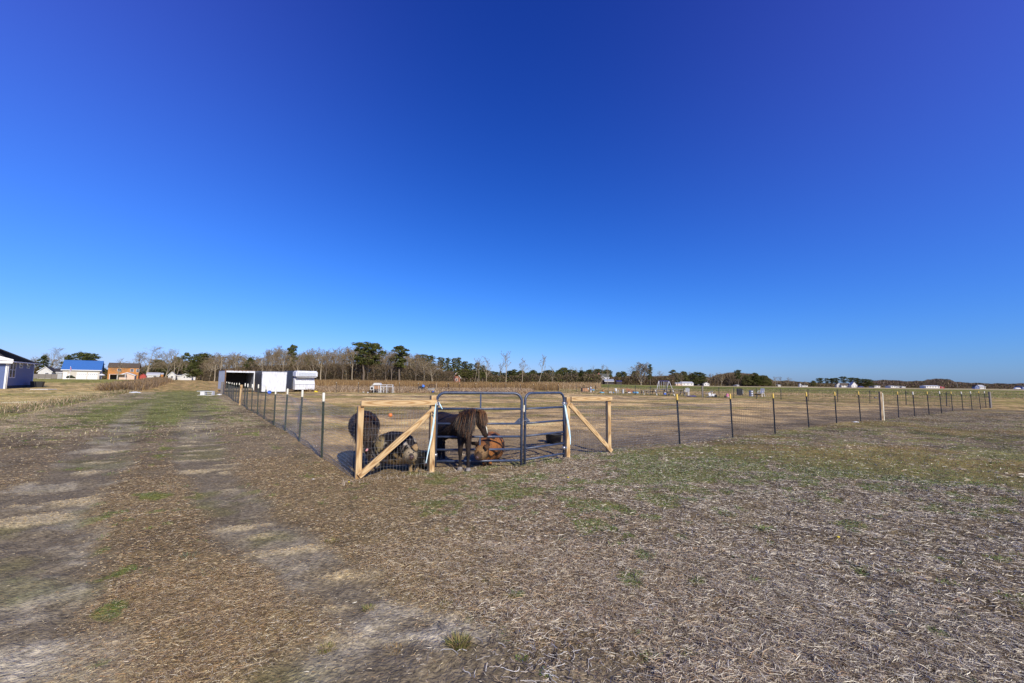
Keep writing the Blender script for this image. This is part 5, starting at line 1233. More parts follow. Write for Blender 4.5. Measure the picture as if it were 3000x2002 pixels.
# white shed, orange bit, small white houses
D6 = 182; b = PD(428.5, D6); w6 = span(428.5, 466, D6, FA)
house('shed', 'white shed with one window and a grey roof behind the hedgerow', 'shed', b, FA, w6, 5, 2.0, .9, M_WHSID, M_LROOF, ridge='x', over=.25, wins=[('f', w6*.5, .95, 1.1, .85)])
b = PD(467.5, 186); w_ = span(467.5, 477, 186, FA); house('shed', 'narrow orange brick outbuilding right of the white shed', 'shed', b, FA, w_, 4, 2.3, .5, M_OBRICK, M_LROOF, ridge='x', over=.1, trim=False)
D7 = 215; b = PD(491, D7); w_ = span(491, 513, D7, FA); house('house', 'small white gabled house, leftmost of the white houses by the wood', 'house', b, FA, w_, 8, 2.4, 1.4, M_WHSID, M_LROOF, ridge='y', wins=[('f', 1, .9, 1, 1)])
b = PD(512, 222); w_ = span(512, 530, 222, FA); house('house_wing', 'long low white wing joining the two white houses', 'house', b, FA, w_, 6, 2.2, .7, M_WHSID, M_SHINGLE, ridge='x')
D8 = 210; b = PD(529, D8); w_ = span(529, 561, D8, FA); house('house', 'white gabled house with three small windows in a row', 'house', b, FA, w_, 12, 2.0, 1.25, M_WHSID, M_SHINGLE, ridge='y', over=.3, wins=[('f', w_*(.22+.27*i), 1.0, .75, .8) for i in range(3)])
b = PD(562, 218); w_ = span(562, 572, 218, FA); house('shed', 'small white lean-to beside the three window house', 'shed', b, FA, w_, 3, 1.7, .4, M_WHSID, M_SHINGLE, ridge='x', over=.1, trim=False)
D9 = 225; b = PD(603, D9); w_ = span(603, 628, D9, FA); house('house', 'tall white gabled house behind the big pine, beside a silver tank', 'house', b, FA, w_, 8, 2.4, 1.7, M_WHSID, M_LROOF, ridge='y', over=.2, wins=[('f', w_*.6, 2.2, .9, 1), ('f', w_*.2, .8, 1, 1)])
b = PD(638.5, 215); t = thing('storage_tank', 'grey domed storage tank left of the open trailer', 'tank', b); MB().lathe([(0, -.5), (.7, -.5), (.7, .8), (.55, 1.05), (.25, 1.2), (0, 1.25)], 14).build('tank_shell', M_GALV, t)
b = PD(596, 224); t = thing('shed', 'small dull red shed just left of the tall white house', 'shed', b, FA); MB().bx(0, 1.2, 0, 2, -.5, 2.2).build('wall', M_RED, t); MB().bx(-.1, 1.3, -.1, 2.1, 2.203, 2.35).build('roof', M_SHINGLE, t)
# brick house at the wood edge
D10 = 196; b = PD(1326, D10); w_ = span(1326, 1348, D10, R(20)); house('house', 'brick house with white trimmed gable at the edge of the pine wood', 'house', b, R(20), w_, 7, 2.5, 2.2, M_RBRICK, M_SHINGLE, ridge='y', over=.35, wins=[('f', w_*.35, .9, 1, 1.2)])
b = PD(1299, D10*1.02); w_ = span(1299, 1326, D10*1.02, R(20)); house('house_wing', 'dark roofed white fronted wing of the brick house', 'house', b, R(20), w_, 8, 1.4, 2.6, M_WHSID, M_SHINGLE, ridge='x', over=.3)
b = PD(1281, D10); house('shed', 'tiny orange topped shed left of the brick house', 'shed', b, R(20), 2.8, 3, 1.1, .9, M_TAN, M_TAN, ridge='y', over=.1, trim=False)
# farmhouse
D11 = 330; b = PD(1760, D11); kk = D11/F
house('farmhouse', 'old farmhouse with steep grey-green roof and white trimmed dormer', 'house', b, R(-4), 24*kk, 8, 20*kk, 10*kk, M_WHSID, mat('mossy_roof', (.12, .125, .10), noise=.3), ridge='x', over=.4, chimney=(-1.5, 3, 1.0, 33*kk), wins=[('f', 18*kk, 12*kk, 1, 1.4)])
b = PD(1760.5, D11-1.5); house('dormer_wing', 'narrow front wing of the farmhouse with white peaked trim', 'house', b, R(-4), 11*kk, 3, 18*kk, 5.5*kk, M_BSHING, M_TRIM, ridge='y', over=.3, wins=[('f', 3.5*kk, 13*kk, 1.1, 1.5, 2), ])
b = PD(1772, D11-5); house('porch', 'long porch with a light metal roof in front of the farmhouse', 'porch', b, R(-4), 25*kk, 4, 9*kk, 5.5*kk, M_DARKW, M_GROOF, ridge='x', over=.3)
b = PD(1733, D11-3); house('shed', 'dark shed with a pale metal roof left of the farmhouse', 'shed', b, 0, 10*kk, 4, 12*kk, 3*kk, M_DARKW, M_GROOF, ridge='x', over=.1, trim=False)
b = PD(1744, D11-4); house('shed', 'white boarded shed between the dark shed and the farmhouse', 'shed', b, 0, 12*kk, 4, 12*kk, 3*kk, M_WHSID, M_GROOF, ridge='x', over=.1, trim=False, wins=[('f', 4*kk, 5*kk, .8, 1.2)])
b = PD(1806, D11-3); house('carport', 'low dark carport with blue tarp roof right of the farmhouse', 'carport', b, 0, 16*kk, 4, 9*kk, 1.5*kk, M_DARKW, M_DTARP, ridge='x', over=.1, trim=False)
# far white houses on the right, all tiny
def far(label, pa, pb, d, h, rh, wm, rm, ridge='x', rz=0, n=2, name='house', cat='house'):
    b = PD(pa, d); w_ = (pb-pa)*d/F; k = d/F
    return house(name, label, cat, b, rz, w_, w_*.6 if ridge == 'y' else 7, h*k, rh*k, wm, rm, ridge=ridge, over=.3, trim=False, wins=[('f', w_*(i+.35)/n, h*k*.35, 1.0, 1.1) for i in range(n)])
far('long cream house at the left of the two roadside houses beyond the green field', 1980, 1999, 400, 5.5, 2.5, M_PINKW, M_LROOF)
far('long white house with grey roof beyond the swing set', 1999, 2034, 405, 7, 4, M_WHSID, M_LROOF, 'x', R(8), 3)
far('dark grey house half hidden below the round pine', 2042, 2062, 420, 5, 4, M_DARKW, M_SHINGLE)
far('white gabled house right of the dark grey house', 2062, 2078, 415, 6, 4, M_WHSID, M_LROOF, 'y')
far('tiny white hut before the bare wood beyond the black box', 2159, 2165, 430, 2.5, 1.5, M_WHSID, M_LROOF, 'x', 0, 1, 'hut', 'hut')
far('long white house under the dark pines, right part of the far wood', 2227, 2248, 470, 5, 2, M_WHSID, M_LROOF)
far('small peaked white house, first right of the tall far pines', 2265, 2271, 480, 4, 3, M_WHSID, M_LROOF, 'y', 0, 1)
far('low white trailer home, second right of the tall far pines', 2279, 2288, 490, 4, 1, M_WHSID, M_LROOF)
far('narrow tall white building among the far poles', 2342, 2347, 500, 7, 2, M_WHSID, M_LROOF, 'y', 0, 1)
far('low white house right of the narrow tall white building', 2350, 2366, 505, 4, 2, M_WHSID, M_SHINGLE, 'x', 0, 2)
far('brown roofed white house left of the steep white gable', 2465, 2489, 430, 6, 6, M_WHSID, M_BSHING, 'x', R(-8), 3)
far('grey blue end wing of the brown roofed white house', 2451, 2465, 432, 8, 5, M_GREYSID, M_BSHING, 'y', 0, 1)
far('steep white gabled barn like house beside the round dark pine', 2494, 2511, 425, 6, 10, M_WHSID, M_LROOF, 'y', 0, 2)
far('long white trailer home, first right of the round dark pine', 2561, 2578, 450, 4.5, 1, M_WHSID, M_LROOF)
far('white trailer home, second right of the round dark pine', 2609, 2624, 460, 4.5, 1.2, M_WHSID, M_LROOF)
far('small bluish white shed joined to the second trailer home', 2625, 2634, 460, 3.6, 1.5, M_GREYSID, M_LROOF, 'y', 0, 1)
far('tiny white roof between the second and the longest trailer home', 2641, 2652, 480, 2.5, 2, M_WHSID, M_LROOF)
far('longest white house with several windows, left of the red shed', 2712, 2752, 440, 6, 2, M_WHSID, M_LROOF, 'x', 0, 5)
far('bright red shed standing alone at the far right', 2754, 2765, 440, 3.5, 2, M_RED, M_RED, 'x', 0, 1, 'shed', 'shed')
far('dark blue house with peaked roof at the far right', 2855, 2867, 430, 6, 5, M_BLUESID, M_SHINGLE, 'y', 0, 1)
far('white two part house right of the dark blue house', 2869, 2886, 430, 6, 5, M_WHSID, M_LROOF, 'x', 0, 3)
far('dark blue house cut by the right edge of the photo', 2994, 3010, 430, 7, 3, M_BLUESID, M_SHINGLE, 'x', 0, 2)
def car(name, label, cat, px, d, L, m_, rz=0, h=1.4):
    b = PD(px, d); t = thing(name, label, cat, b, rz)
    pr = [(-.5, .22), (-.5, .55), (-.36, .62), (-.22, 1.0), (.22, 1.0), (.36, .66), (.5, .58), (.5, .22)]
    recalc(MB().prism([(x*L, z*h) for x, z in pr], -.85, .85).build('body', m_, t))
    recalc(MB().prism([(-.33*L, .66*h), (-.2*L, .94*h), (.2*L, .94*h), (.32*L, .66*h)], -.87, -.853).build('window', M_GLASS, t))
    for x in (-.3, .3): MB().tube([(x*L, -.9, .3), (x*L, -.7, .3)], .3, 12).build('wheel', M_BLK, t)
    return t
car('parked_car', 'dark blue parked car between the steep gable and the round dark pine', 'car', 2520, 424, 5, M_DTARP)
car('parked_truck', 'red pickup parked left of the old farmhouse', 'truck', 1712, 320, 4.2, M_RED, 0, 1.7)
car('white_van', 'white van on the road near the right edge', 'van', 2978, 400, 4.8, M_TRIM, 0, 1.8)
for i, (px, h_, d_, lb) in enumerate(((1662.5, 24, 250, 'utility pole at the left of the far green field'), (2255, 14, 470, 'utility pole right of the tall far pines'), (2277, 17, 480, 'taller utility pole beside the low white trailer home'),
                               (2326, 16, 490, 'utility pole left of the narrow tall building'), (2358, 15, 495, 'utility pole right of the narrow tall building'), (2589, 14, 440, 'utility pole between the two right trailer homes'), (2883, 14, 425, 'utility pole behind the white two part house'), (2804, 12, 425, 'utility pole left of the dark blue house'))):
    b = PD(px, d_); t = thing('utility_pole', lb, 'pole', b); k = d_/F
    MB().tube([(0, 0, -.5), (0, 0, h_*k+1)], [.2, .14], 6).build('pole', M_GREYWOOD, t); MB().box((0, 0, h_*k+.3), (2.2, .12, .14)).build('cross_arm', M_GREYWOOD, t)
# pale road along the far side of the fields
V = []; n = 60
pa, pb_ = PD(1600, 520), PD(3300, 300)
for i in range(n+1):
    q = pa.lerp(pb_, i/n); d = (pb_-pa).normalized(); nn = Vector((-d.y, d.x, 0))
    for s_ in (-4.5, 4.5): p = q+nn*s_*2; V.append((p.x, p.y, float(gz(p.x, p.y))+.06))
M_ROAD = mat('road_surface', (.42, .36, .28), rough=.9, noise=.2, scale=.1)
fastmesh('road', np.array(V), np.array([[2*i, 2*i+1, 2*i+3, 2*i+2] for i in range(n)]), M_ROAD, kind='structure')

# ------------------------------------------------------------------ trees
M_BARK = mat('grey_bark', (.40, .33, .22), rough=.9, noise=.45, scale=6, stretch=(3, 3, .6))
M_BARKD = mat('brown_bark', (.20, .155, .11), rough=.9, noise=.45, scale=6, stretch=(3, 3, .6))
M_TWIG = vmat('twigs', rough=.9, noise=.1, scale=1)
M_LEAF = vmat('needles', rough=.7, noise=.15, scale=1, spec=.3)
def twig_mesh(segs, r, col, wmul=1.0):
    """segs: list of (p, q, w) -> ribbons"""
    a = np.array([list(s_[0]) for s_ in segs]); b = np.array([list(s_[1]) for s_ in segs]); w = np.array([s_[2] for s_ in segs])*wmul
    d = b-a; L = np.linalg.norm(d, axis=1); dv = unit(d); side = unit(np.cross(dv, r.normal(0, 1, (len(a), 3))))
    V, Q = ribbons(a, dv, side, L, w, r.normal(0, .06, (len(a), 3))*L[:, None], .35)
    c = np.array(col)[r.integers(0, len(col), len(a))]*r.uniform(.75, 1.2, (len(a), 1))
    return V, Q, np.repeat(c, 6, 0)
TWC = [(.24, .175, .095), (.30, .225, .13), (.15, .11, .06), (.26, .20, .12)]
def bare_tree(seed, H=12., spread=.55, trunk=.4, lean=0., n1=9, r0=.22, bark=None, droop=.0, twc=TWC, tw=.035, upr=.25, dens=1.0):
    rr = random.Random(seed); r = np.random.default_rng(seed); tb = MB(); segs = []
    def rv(s_): return Vector((rr.gauss(0, s_), rr.gauss(0, s_), rr.gauss(0, s_)))
    def grow(p, d, L, rad, lev):
        n = {0: 6, 1: 5, 2: 4}.get(lev, 3); pts = [p.copy()]; rads = [rad]
        for i in range(n):
            d = (d+rv(.05 if lev == 0 else .16)+Vector((0, 0, upr*.25 if lev else .03-droop*lev))).normalized()
            p = p+d*(L/n); pts.append(p.copy()); rads.append(rad*(1-.72*(i+1)/n) if lev else rad*(1-.55*(i+1)/n))
        if lev <= 2: tb.tube(pts, rads, (6, 5, 3)[lev], cap=False)
        else:
            for a, b in zip(pts[:-1], pts[1:]): segs.append((a, b, tw*(1.4 if lev == 3 else .9)))
        if lev >= 4: return
        k = (n1, 5, 4, 4)[lev] if lev < 4 else 0; k = max(2, int(k*(dens if lev > 1 else 1)))
        for j in range(k):
            f = (trunk+(1-trunk)*(j+rr.random())/k) if lev == 0 else .25+.75*(j+rr.random())/k
            x = f*n; i = min(int(x), n-1); q = pts[i].lerp(pts[i+1], x-i); dd = (pts[i+1]-pts[i]).normalized()
            az = rr.uniform(0, 2*math.pi) if lev else (j*2.4+rr.uniform(-.5, .5))
            o = dd.orthogonal().normalized(); o2 = dd.cross(o); w = o*math.cos(az)+o2*math.sin(az)
            an = rr.uniform(.45, .95) if lev else rr.uniform(.5, .9)*(1-.35*f)
            nd = (dd*math.cos(an)+w*math.sin(an)*(.5+spread)).normalized()
            nl = L*((.62 if lev == 0 else .55)*rr.uniform(.7, 1.15)*(1.15-.55*f if lev == 0 else 1.1-.4*f))
            grow(q, nd, nl*(spread+.45), max(rads[i]*.55, .015), lev+1)
    grow(Vector((0, 0, -.3)), Vector((lean, 0, 1)).normalized(), H*.86, r0, 0)
    V, Q, c = twig_mesh(segs, r, twc); return tb, (V, Q, c), bark or M_BARK
def leaf_clumps(r, lobes, per, size, cols, hang=.0):
    """leaf sized faces filling ellipsoid lobes: (cx,cy,cz, rx,ry,rz)"""
    V = []; Cc = []
    for l in lobes:
        c = np.array(l[:3]); ra = np.array(l[3:6]); n = int(per*(l[6] if len(l) > 6 else 1))
        sub = max(4, n//26); cc = unit(r.normal(0, 1, (sub, 3)))*(r.uniform(.25, 1., (sub, 1))**.45); cc[:, 2] = np.where(cc[:, 2] < -.3, cc[:, 2]*.5, cc[:, 2])
        k = r.integers(0, sub, n); p = c+cc[k]*ra+r.normal(0, .16, (n, 3))*ra.mean()*np.array([1, 1, .6])
        u = unit(r.normal(0, 1, (n, 3))); v = unit(np.cross(u, r.normal(0, 1, (n, 3)))); s_ = size*r.uniform(.6, 1.4, (n, 1))
        V.append(np.stack([p-u*s_-v*s_*.4, p+u*s_-v*s_*.4, p+u*s_*.6+v*s_*.5, p-u*s_*.6+v*s_*.5], 1))
        tint = r.uniform(.65, 1.35, (sub, 1))[k]; Cc.append(np.array(cols)[r.integers(0, len(cols), n)]*tint)
    V = np.concatenate(V).reshape(-1, 3); n = len(V)//4
    return V, np.arange(n*4).reshape(-1, 4), np.repeat(np.concatenate(Cc), 4, 0)
GRN = [(.095, .105, .02), (.065, .078, .016), (.13, .135, .03), (.045, .052, .012)]
OLV = [(.11, .11, .03), (.085, .09, .025), (.14, .13, .04)]
RST = [(.15, .10, .03), (.10, .085, .025), (.19, .13, .04)]
def pine_tree(seed, H=12., kind='tall', cols=GRN, per=1000, size=.11, bark=None, w=1.):
    rr = random.Random(seed); r = np.random.default_rng(seed); tb = MB(); lobes = []
    top = H
    pts = [Vector((rr.gauss(0, .03)*i, rr.gauss(0, .03)*i, -.3+H*.95*i/7)) for i in range(8)]
    tb.tube(pts, [.24*(1-.1*i) for i in range(8)], 7)
    if kind == 'tall':      # loblolly: bare stem, flat topped clumps
        for j in range(15):
            f = .50+.47*j/14+rr.uniform(-.03, .03); a = j*2.4; R_ = H*.20*w*(1.15-abs(f-.78)*1.9); p = Vector((math.cos(a)*R_*rr.uniform(.15, 1), math.sin(a)*R_*rr.uniform(.15, 1), H*f-.4))
            q = Vector((0, 0, p.z-H*.09)); tb.tube([q, q.lerp(p, .5)+Vector((0, 0, -.1)), p], [.09, .06, .03], 4, cap=False)
            lobes.append((p.x, p.y, p.z, H*.10*w, H*.10*w, H*.05, .65))
        lobes.append((0, 0, H*.95, H*.10*w, H*.1*w, H*.06, 1))
    elif kind == 'round':   # big round bushy pine with tiers
        for j in range(44):
            f = .14+.82*j/43; a = j*2.4+rr.random(); prof = math.sin(math.pi*min(1, (f*1.02)**.8))**.55
            R_ = H*.34*w*prof*rr.uniform(.45, 1.0); p = Vector((math.cos(a)*R_, math.sin(a)*R_, H*f))
            q = Vector((0, 0, p.z-H*.06)); tb.tube([q, p], [.07, .03], 4, cap=False)
            lobes.append((p.x, p.y, p.z, H*.135*w, H*.135*w, H*.065, .7))
    elif kind == 'cone':
        for j in range(22):
            f = .06+.9*j/21; a = j*2.4; R_ = H*.26*w*(1.02-f)**.8*rr.uniform(.4, .9); lobes.append((math.cos(a)*R_, math.sin(a)*R_, H*f, H*.14*w*(1.25-f), H*.14*w*(1.25-f), H*.075, .7))
    elif kind == 'column':
        for j in range(16):
            f = .30+.68*j/15; a = j*2.4; R_ = H*.10*w*rr.uniform(.2, 1.1)*math.sin(math.pi*min(1, .15+f*.82))**.5; lobes.append((math.cos(a)*R_, math.sin(a)*R_, H*f, H*.085*w, H*.085*w, H*.06, .6))
    return tb, leaf_clumps(r, lobes, per, size, cols), bark or M_BARKD
VAR = {}
def variant(key, fn, crown_mat):
    tb, (V, Q, c), bark = fn
    VAR[key] = (tb, V, Q, c, bark, crown_mat)
for i in range(5): variant('bare%d' % i, bare_tree(100+i, spread=(.42, .5, .38, .55, .46)[i], trunk=(.35, .25, .45, .3, .4)[i], n1=(9, 10, 8, 10, 9)[i], bark=(M_BARK, M_BARKD, M_BARKD, M_BARKD, M_BARK)[i], tw=.046, dens=1.35), M_TWIG)
variant('spread', bare_tree(120, spread=.85, trunk=.14, n1=8, r0=.34, tw=.05, upr=.3, dens=1.5), M_TWIG)
variant('spread1', bare_tree(121, spread=.75, trunk=.25, n1=8, r0=.28, tw=.05, dens=1.4), M_TWIG)
variant('fan', bare_tree(122, spread=.62, trunk=.06, n1=16, r0=.3, tw=.07, upr=.9, dens=1.7), M_TWIG)
variant('slim', bare_tree(123, spread=.30, trunk=.55, n1=8, r0=.17, tw=.06), M_TWIG)
variant('slim1', bare_tree(124, spread=.36, trunk=.5, n1=7, r0=.17, tw=.06, lean=.12), M_TWIG)
variant('slim2', bare_tree(125, spread=.28, trunk=.25, n1=12, r0=.16, tw=.06), M_TWIG)
for i in range(3): variant('tall%d' % i, pine_tree(200+i, kind='tall', w=(1, 1.2, .8)[i]), M_LEAF)
variant('round0', pine_tree(210, kind='round', per=900), M_LEAF); variant('round1', pine_tree(211, kind='round', cols=OLV, per=900), M_LEAF)
variant('cone0', pine_tree(212, kind='cone', cols=GRN, per=900), M_LEAF); variant('cone1', pine_tree(213, kind='cone', cols=RST, per=900), M_LEAF)
variant('col0', pine_tree(214, kind='column', per=900), M_LEAF); variant('col1', pine_tree(215, kind='column', cols=OLV, per=900), M_LEAF)
PROTO = {}
TREE_NAME = {'bare': 'bare_tree', 'spread': 'bare_tree', 'fan': 'bare_tree', 'slim': 'bare_tree', 'tall': 'pine_tree', 'round': 'pine_tree', 'cone': 'cedar_tree', 'col': 'pine_tree'}
def tree(kind, px, topy, d, wpx=None, label='', group=None, name=None, rot=None, mir=1):
    b = PD(px, d); H = ZT(px, topy, b); nm = name or TREE_NAME[kind.rstrip('0123456789')]
    if kind not in PROTO:
        t = thing(nm, label, 'tree', b); tb, V, Q, c, bark, cm = VAR[kind]
        tb.build('trunk', bark, t); fastmesh('crown', V, Q, cm, c, parent=t); PROTO[kind] = (t, V[:, 2].max(), np.percentile(np.hypot(V[:, 0], V[:, 1]), 82 if kind.startswith(('round', 'tall')) else 92)*2)
    else:
        t = copy_tree(PROTO[kind][0]); t.location = b; t.name = nm
        t.pop('group', None) if 'group' in t else None
    h0, w0 = PROTO[kind][1:]
    s_ = H/h0; sw = s_ if wpx is None else wpx*d/F/w0
    t.scale = (sw, sw, s_); t.rotation_euler = (0, 0, random.uniform(0, 6.28) if rot is None else rot)
    t['label'] = label; t['category'] = 'tree'
    if group: t['group'] = group
    return t
# landmarks, left to right
tree('spread', 143, 1016, 240, 92, 'wide bare tree standing behind the grey gabled house')
tree('bare3', 96, 1043, 250, 34, 'faint bare tree just right of the blue house roof')
tree('cone0', 122, 1040, 215, 44, 'dark cedar between the blue house and the grey house', rot=1)
tree('cone1', 104, 1072, 200, 22, 'short olive cedar at the left of the grey gable')
tree('cone0', 194, 1039, 205, 42, 'dark cedar behind the left end of the blue roof', rot=2)
tree('round0', 245, 1028, 215, 74, 'big rounded pine behind the middle of the blue roof')
tree('cone1', 275, 1054, 208, 44, 'low reddish evergreen behind the right part of the blue roof')
tree('spread1', 344, 1046, 160, 50, 'small bare tree in front of the orange brick house')
tree('spread', 428, 1012, 225, 116, 'huge bare tree with a forked trunk right of the orange brick house', rot=2.2)
tree('bare1', 404, 1030, 240, 60, 'bare tree just behind the right end of the orange brick house')
tree('spread1', 483, 1018, 215, 74, 'bare tree above the right end of the white shed', rot=.6)
tree('bare0', 508, 1022, 240, 50, 'pale bare tree between the white shed and the first white house')
tree('round1', 460, 1052, 245, 46, 'dark evergreen mass between the two big bare trees')
tree('tall0', 541, 1032, 250, 20, 'thin pine with a small round top left of the big pine')
tree('round1', 515, 1044, 255, 34, 'olive brown evergreen behind the small white houses')
tree('slim1', 512, 1046, 205, 34, 'pale forked bare tree between the two white houses')
tree('bare4', 545, 1050, 215, 44, 'bare tree standing behind the three window house')
tree('round0', 587, 1030, 195, 66, 'great dark round pine, largest evergreen left of the trailers', rot=3)
tree('cone0', 614, 1060, 200, 34, 'dark evergreen touching the right side of the great round pine')
GW = 'bare hardwoods along the wood edge'
r_ = random.Random(5)
sky_pts = [(600, 1040), (640, 1030), (665, 1036), (690, 1028), (735, 1042), (760, 1040), (775, 1018), (805, 1008), (830, 1014), (870, 1026), (900, 1015), (935, 1018), (960, 1012), (1000, 1010), (1025, 1006), (1050, 1010), (1110, 1018), (1150, 1018), (1200, 1030), (1230, 1035), (1260, 1046), (1300, 1062)]
def skyl(px):
    for (a, ya), (b, yb) in zip(sky_pts[:-1], sky_pts[1:]):
        if a <= px <= b: return ya+(yb-ya)*(px-a)/(b-a)
    return 1060
kinds = ['bare0', 'bare1', 'bare2', 'bare3', 'bare4', 'slim', 'slim2']
px = 612
while px < 1290:
    tree(r_.choice(kinds), px, skyl(px)+r_.uniform(0, 26), r_.uniform(126, 140), r_.uniform(38, 60), 'bare hardwood in the front row of the wood behind the tall weeds', GW); px += r_.uniform(10, 17)
px = 605
while px < 1290:
    tree(r_.choice(kinds), px, skyl(px)+r_.uniform(-2, 14), r_.uniform(142, 162), r_.uniform(48, 74), 'bare hardwood deeper inside the wood behind the tall weeds', 'bare hardwoods deeper in the wood'); px += r_.uniform(11, 18)
tree('cone0', 730, 1047, 134, 50, 'dark evergreen at the wood edge left of the open trailer', rot=5)
tree('tall2', 851, 1008, 136, 20, 'narrow dark pine rising out of the wood above the middle trailer')
tree('round1', 905, 1038, 150, 40, 'olive evergreen in the wood above the silver trailer')
tree('tall1', 1064, 1000, 128, 62, 'tallest flat topped pine with two spreading layers, left of the lone narrow pine', rot=1.2)
tree('tall0', 1094, 1004, 132, 50, 'flat topped pine leaning against the tallest pine', rot=2)
tree('tall2', 1170, 1011, 128, 38, 'lone narrow topped pine in the middle of the wood', rot=0)
for i, (px, ty, w_) in enumerate(((1226, 1038, 34), (1245, 1038, 32), (1262, 1040, 30), (1292, 1046, 28), (1311, 1047, 22), (1329, 1048, 22), (1343, 1046, 20), (1360, 1058, 28), (1378, 1064, 26), (1398, 1062, 26), (1414, 1070, 24), (1206, 1052, 30))):
    tree(('col0', 'col1')[i % 2], px, ty, 190+(i % 3)*8, w_, 'one of the slim dark pines bunched behind the brick house', 'slim pines behind the brick house')
for px, ty, d_, w_, k, lb in ((1424, 1044, 175, 34, 'slim2', 'thin bare tree right of the slim pines'), (1403, 1047, 180, 30, 'slim', 'thin bare tree standing over the last slim pines'), (1390, 1050, 178, 28, 'slim1', 'faint bare tree above the last slim pines'), (1464, 1062, 185, 28, 'bare2', 'short bare tree left of the tall lone tree'), (1482, 1027, 165, 36, 'slim', 'tall lone bare tree with a small high crown'),
                              (1529, 1045, 170, 32, 'bare4', 'bare tree with an even oval crown, between the two tallest lone trees'), (1578, 1036, 160, 46, 'slim1', 'tall leaning bare tree with branches swept to the right'), (1617, 1072, 190, 20, 'slim2', 'little bare tree right of the leaning tree'), (1675, 1072, 230, 12, 'slim', 'first of three thin bare tops above the low pines'),
                              (1690, 1076, 230, 11, 'slim2', 'second of three thin bare tops above the low pines'), (1702, 1074, 232, 14, 'bare0', 'third of three thin bare tops above the low pines'), (1738, 1070, 300, 16, 'bare1', 'bare crown over the left side of the farmhouse wood'), (1764, 1066, 300, 18, 'bare2', 'bare crown over the middle of the farmhouse wood'), (1780, 1069, 300, 18, 'bare4', 'bare crown over the right side of the farmhouse wood')):
    tree(k, px, ty, d_, w_, lb, rot=0 if k == 'slim1' else None)
for i, (px, ty, w_, lb) in enumerate(((1652, 1076, 36, 'rounded olive pine left of the farmhouse wood'), (1727, 1080, 28, 'left pine behind the farmhouse'), (1752, 1080, 40, 'middle pine behind the farmhouse'), (1780, 1080, 32, 'right pine behind the farmhouse'), (1690, 1090, 26, 'small pine between the olive pine and the farmhouse wood'), (1710, 1088, 30, 'small pine touching the farmhouse wood'), (1812, 1089, 18, 'small rounded pine right of the farmhouse'), (1826, 1086, 24, 'larger rounded pine right of the farmhouse'), (1860, 1086, 26, 'pine at the foot of the wide fan shaped tree'))):
    tree(('round1', 'round0')[i % 2], px, ty, 345, w_, lb)
tree('fan', 1878, 1060, 300, 60, 'wide fan shaped bare tree beside the ivy covered tree')
tree('col0', 1905, 1066, 295, 15, 'dark ivy covered tree right of the fan shaped tree', name='ivy_tree')
for px, ty, w_, k, lb in ((1935, 1086, 34, 'bare1', 'low bare tree behind the swing set'), (1973, 1083, 20, 'tall0', 'small topped pine, left of the three pines right of the swing set'), (1983, 1090, 28, 'round0', 'dark pine below the small topped pine'), (2003, 1087, 26, 'round1', 'middle round pine right of the swing set'), (2025, 1088, 28, 'bare3', 'bare tree inside the round pines right of the swing set'), (2044, 1088, 48, 'round0', 'largest round pine right of the swing set, over the dark grey house'),
                          (2163, 1083, 16, 'tall1', 'small pine top above the bare far wood'), (2187, 1099, 24, 'round1', 'dark pine in the bare far wood'), (2211, 1092, 20, 'tall0', 'highest pine top above the far white house'), (2218, 1099, 34, 'round0', 'wide dark pine above the far white house'), (2238, 1099, 30, 'round1', 'round pine right of the highest far pine'), (2252, 1109, 16, 'round0', 'low last pine of the far group'),
                          (2272, 1103, 18, 'bare0', 'first bare tree of the far row right of the pines'), (2288, 1103, 20, 'bare2', 'second bare tree of the far row right of the pines'), (2308, 1104, 22, 'spread1', 'third bare tree of the far row right of the pines'), (2383, 1115, 14, 'round1', 'small dull pine left of the far umbrella pines'), (2403, 1107, 16, 'tall1', 'leftmost umbrella pine of the far right group'), (2423, 1108, 14, 'tall0', 'second umbrella pine of the far right group'),
                          (2437, 1108, 13, 'tall2', 'third umbrella pine of the far right group'), (2450, 1107, 16, 'tall1', 'fourth umbrella pine of the far right group'), (2472, 1103, 22, 'tall0', 'highest umbrella pine of the far right group'), (2497, 1106, 20, 'tall1', 'umbrella pine behind the steep white gable'), (2512, 1107, 12, 'tall2', 'last thin umbrella pine of the far right group'), (2536, 1109, 40, 'round0', 'big round dark pine right of the steep white gable'),
                          (2870, 1122, 8, 'cone0', 'small dark cedar at the far right')):
    tree(k, px, ty, 440 if px > 2100 else 425, w_, lb)

rq = random.Random(9)
px = 1432
while px < 1705:
    tree(rq.choice(['round0', 'round1', 'tall1', 'col0', 'tall0', 'cone0', 'col1']), px, 1086+rq.uniform(-5, 7), rq.uniform(232, 262), rq.uniform(16, 30), 'small dark pine in the low evergreen line behind the paddock', 'small pines in the low evergreen line'); px += rq.uniform(7, 13)
px = 1822
while px < 2000:
    tree(rq.choice(['bare0', 'bare3', 'round1', 'bare1']), px, 1094+rq.uniform(-5, 8), rq.uniform(345, 380), rq.uniform(18, 30), 'brown tree in the tangled thicket right of the farmhouse', 'thicket trees right of the farmhouse'); px += rq.uniform(9, 15)
px = 2066
while px < 2200:
    tree(rq.choice(['bare0', 'bare3', 'bare1', 'slim2']), px, 1095+rq.uniform(-4, 8), rq.uniform(440, 470), rq.uniform(14, 24), 'bare tree in the far wood between the round pines', 'bare trees of the far wood'); px += rq.uniform(6, 10)

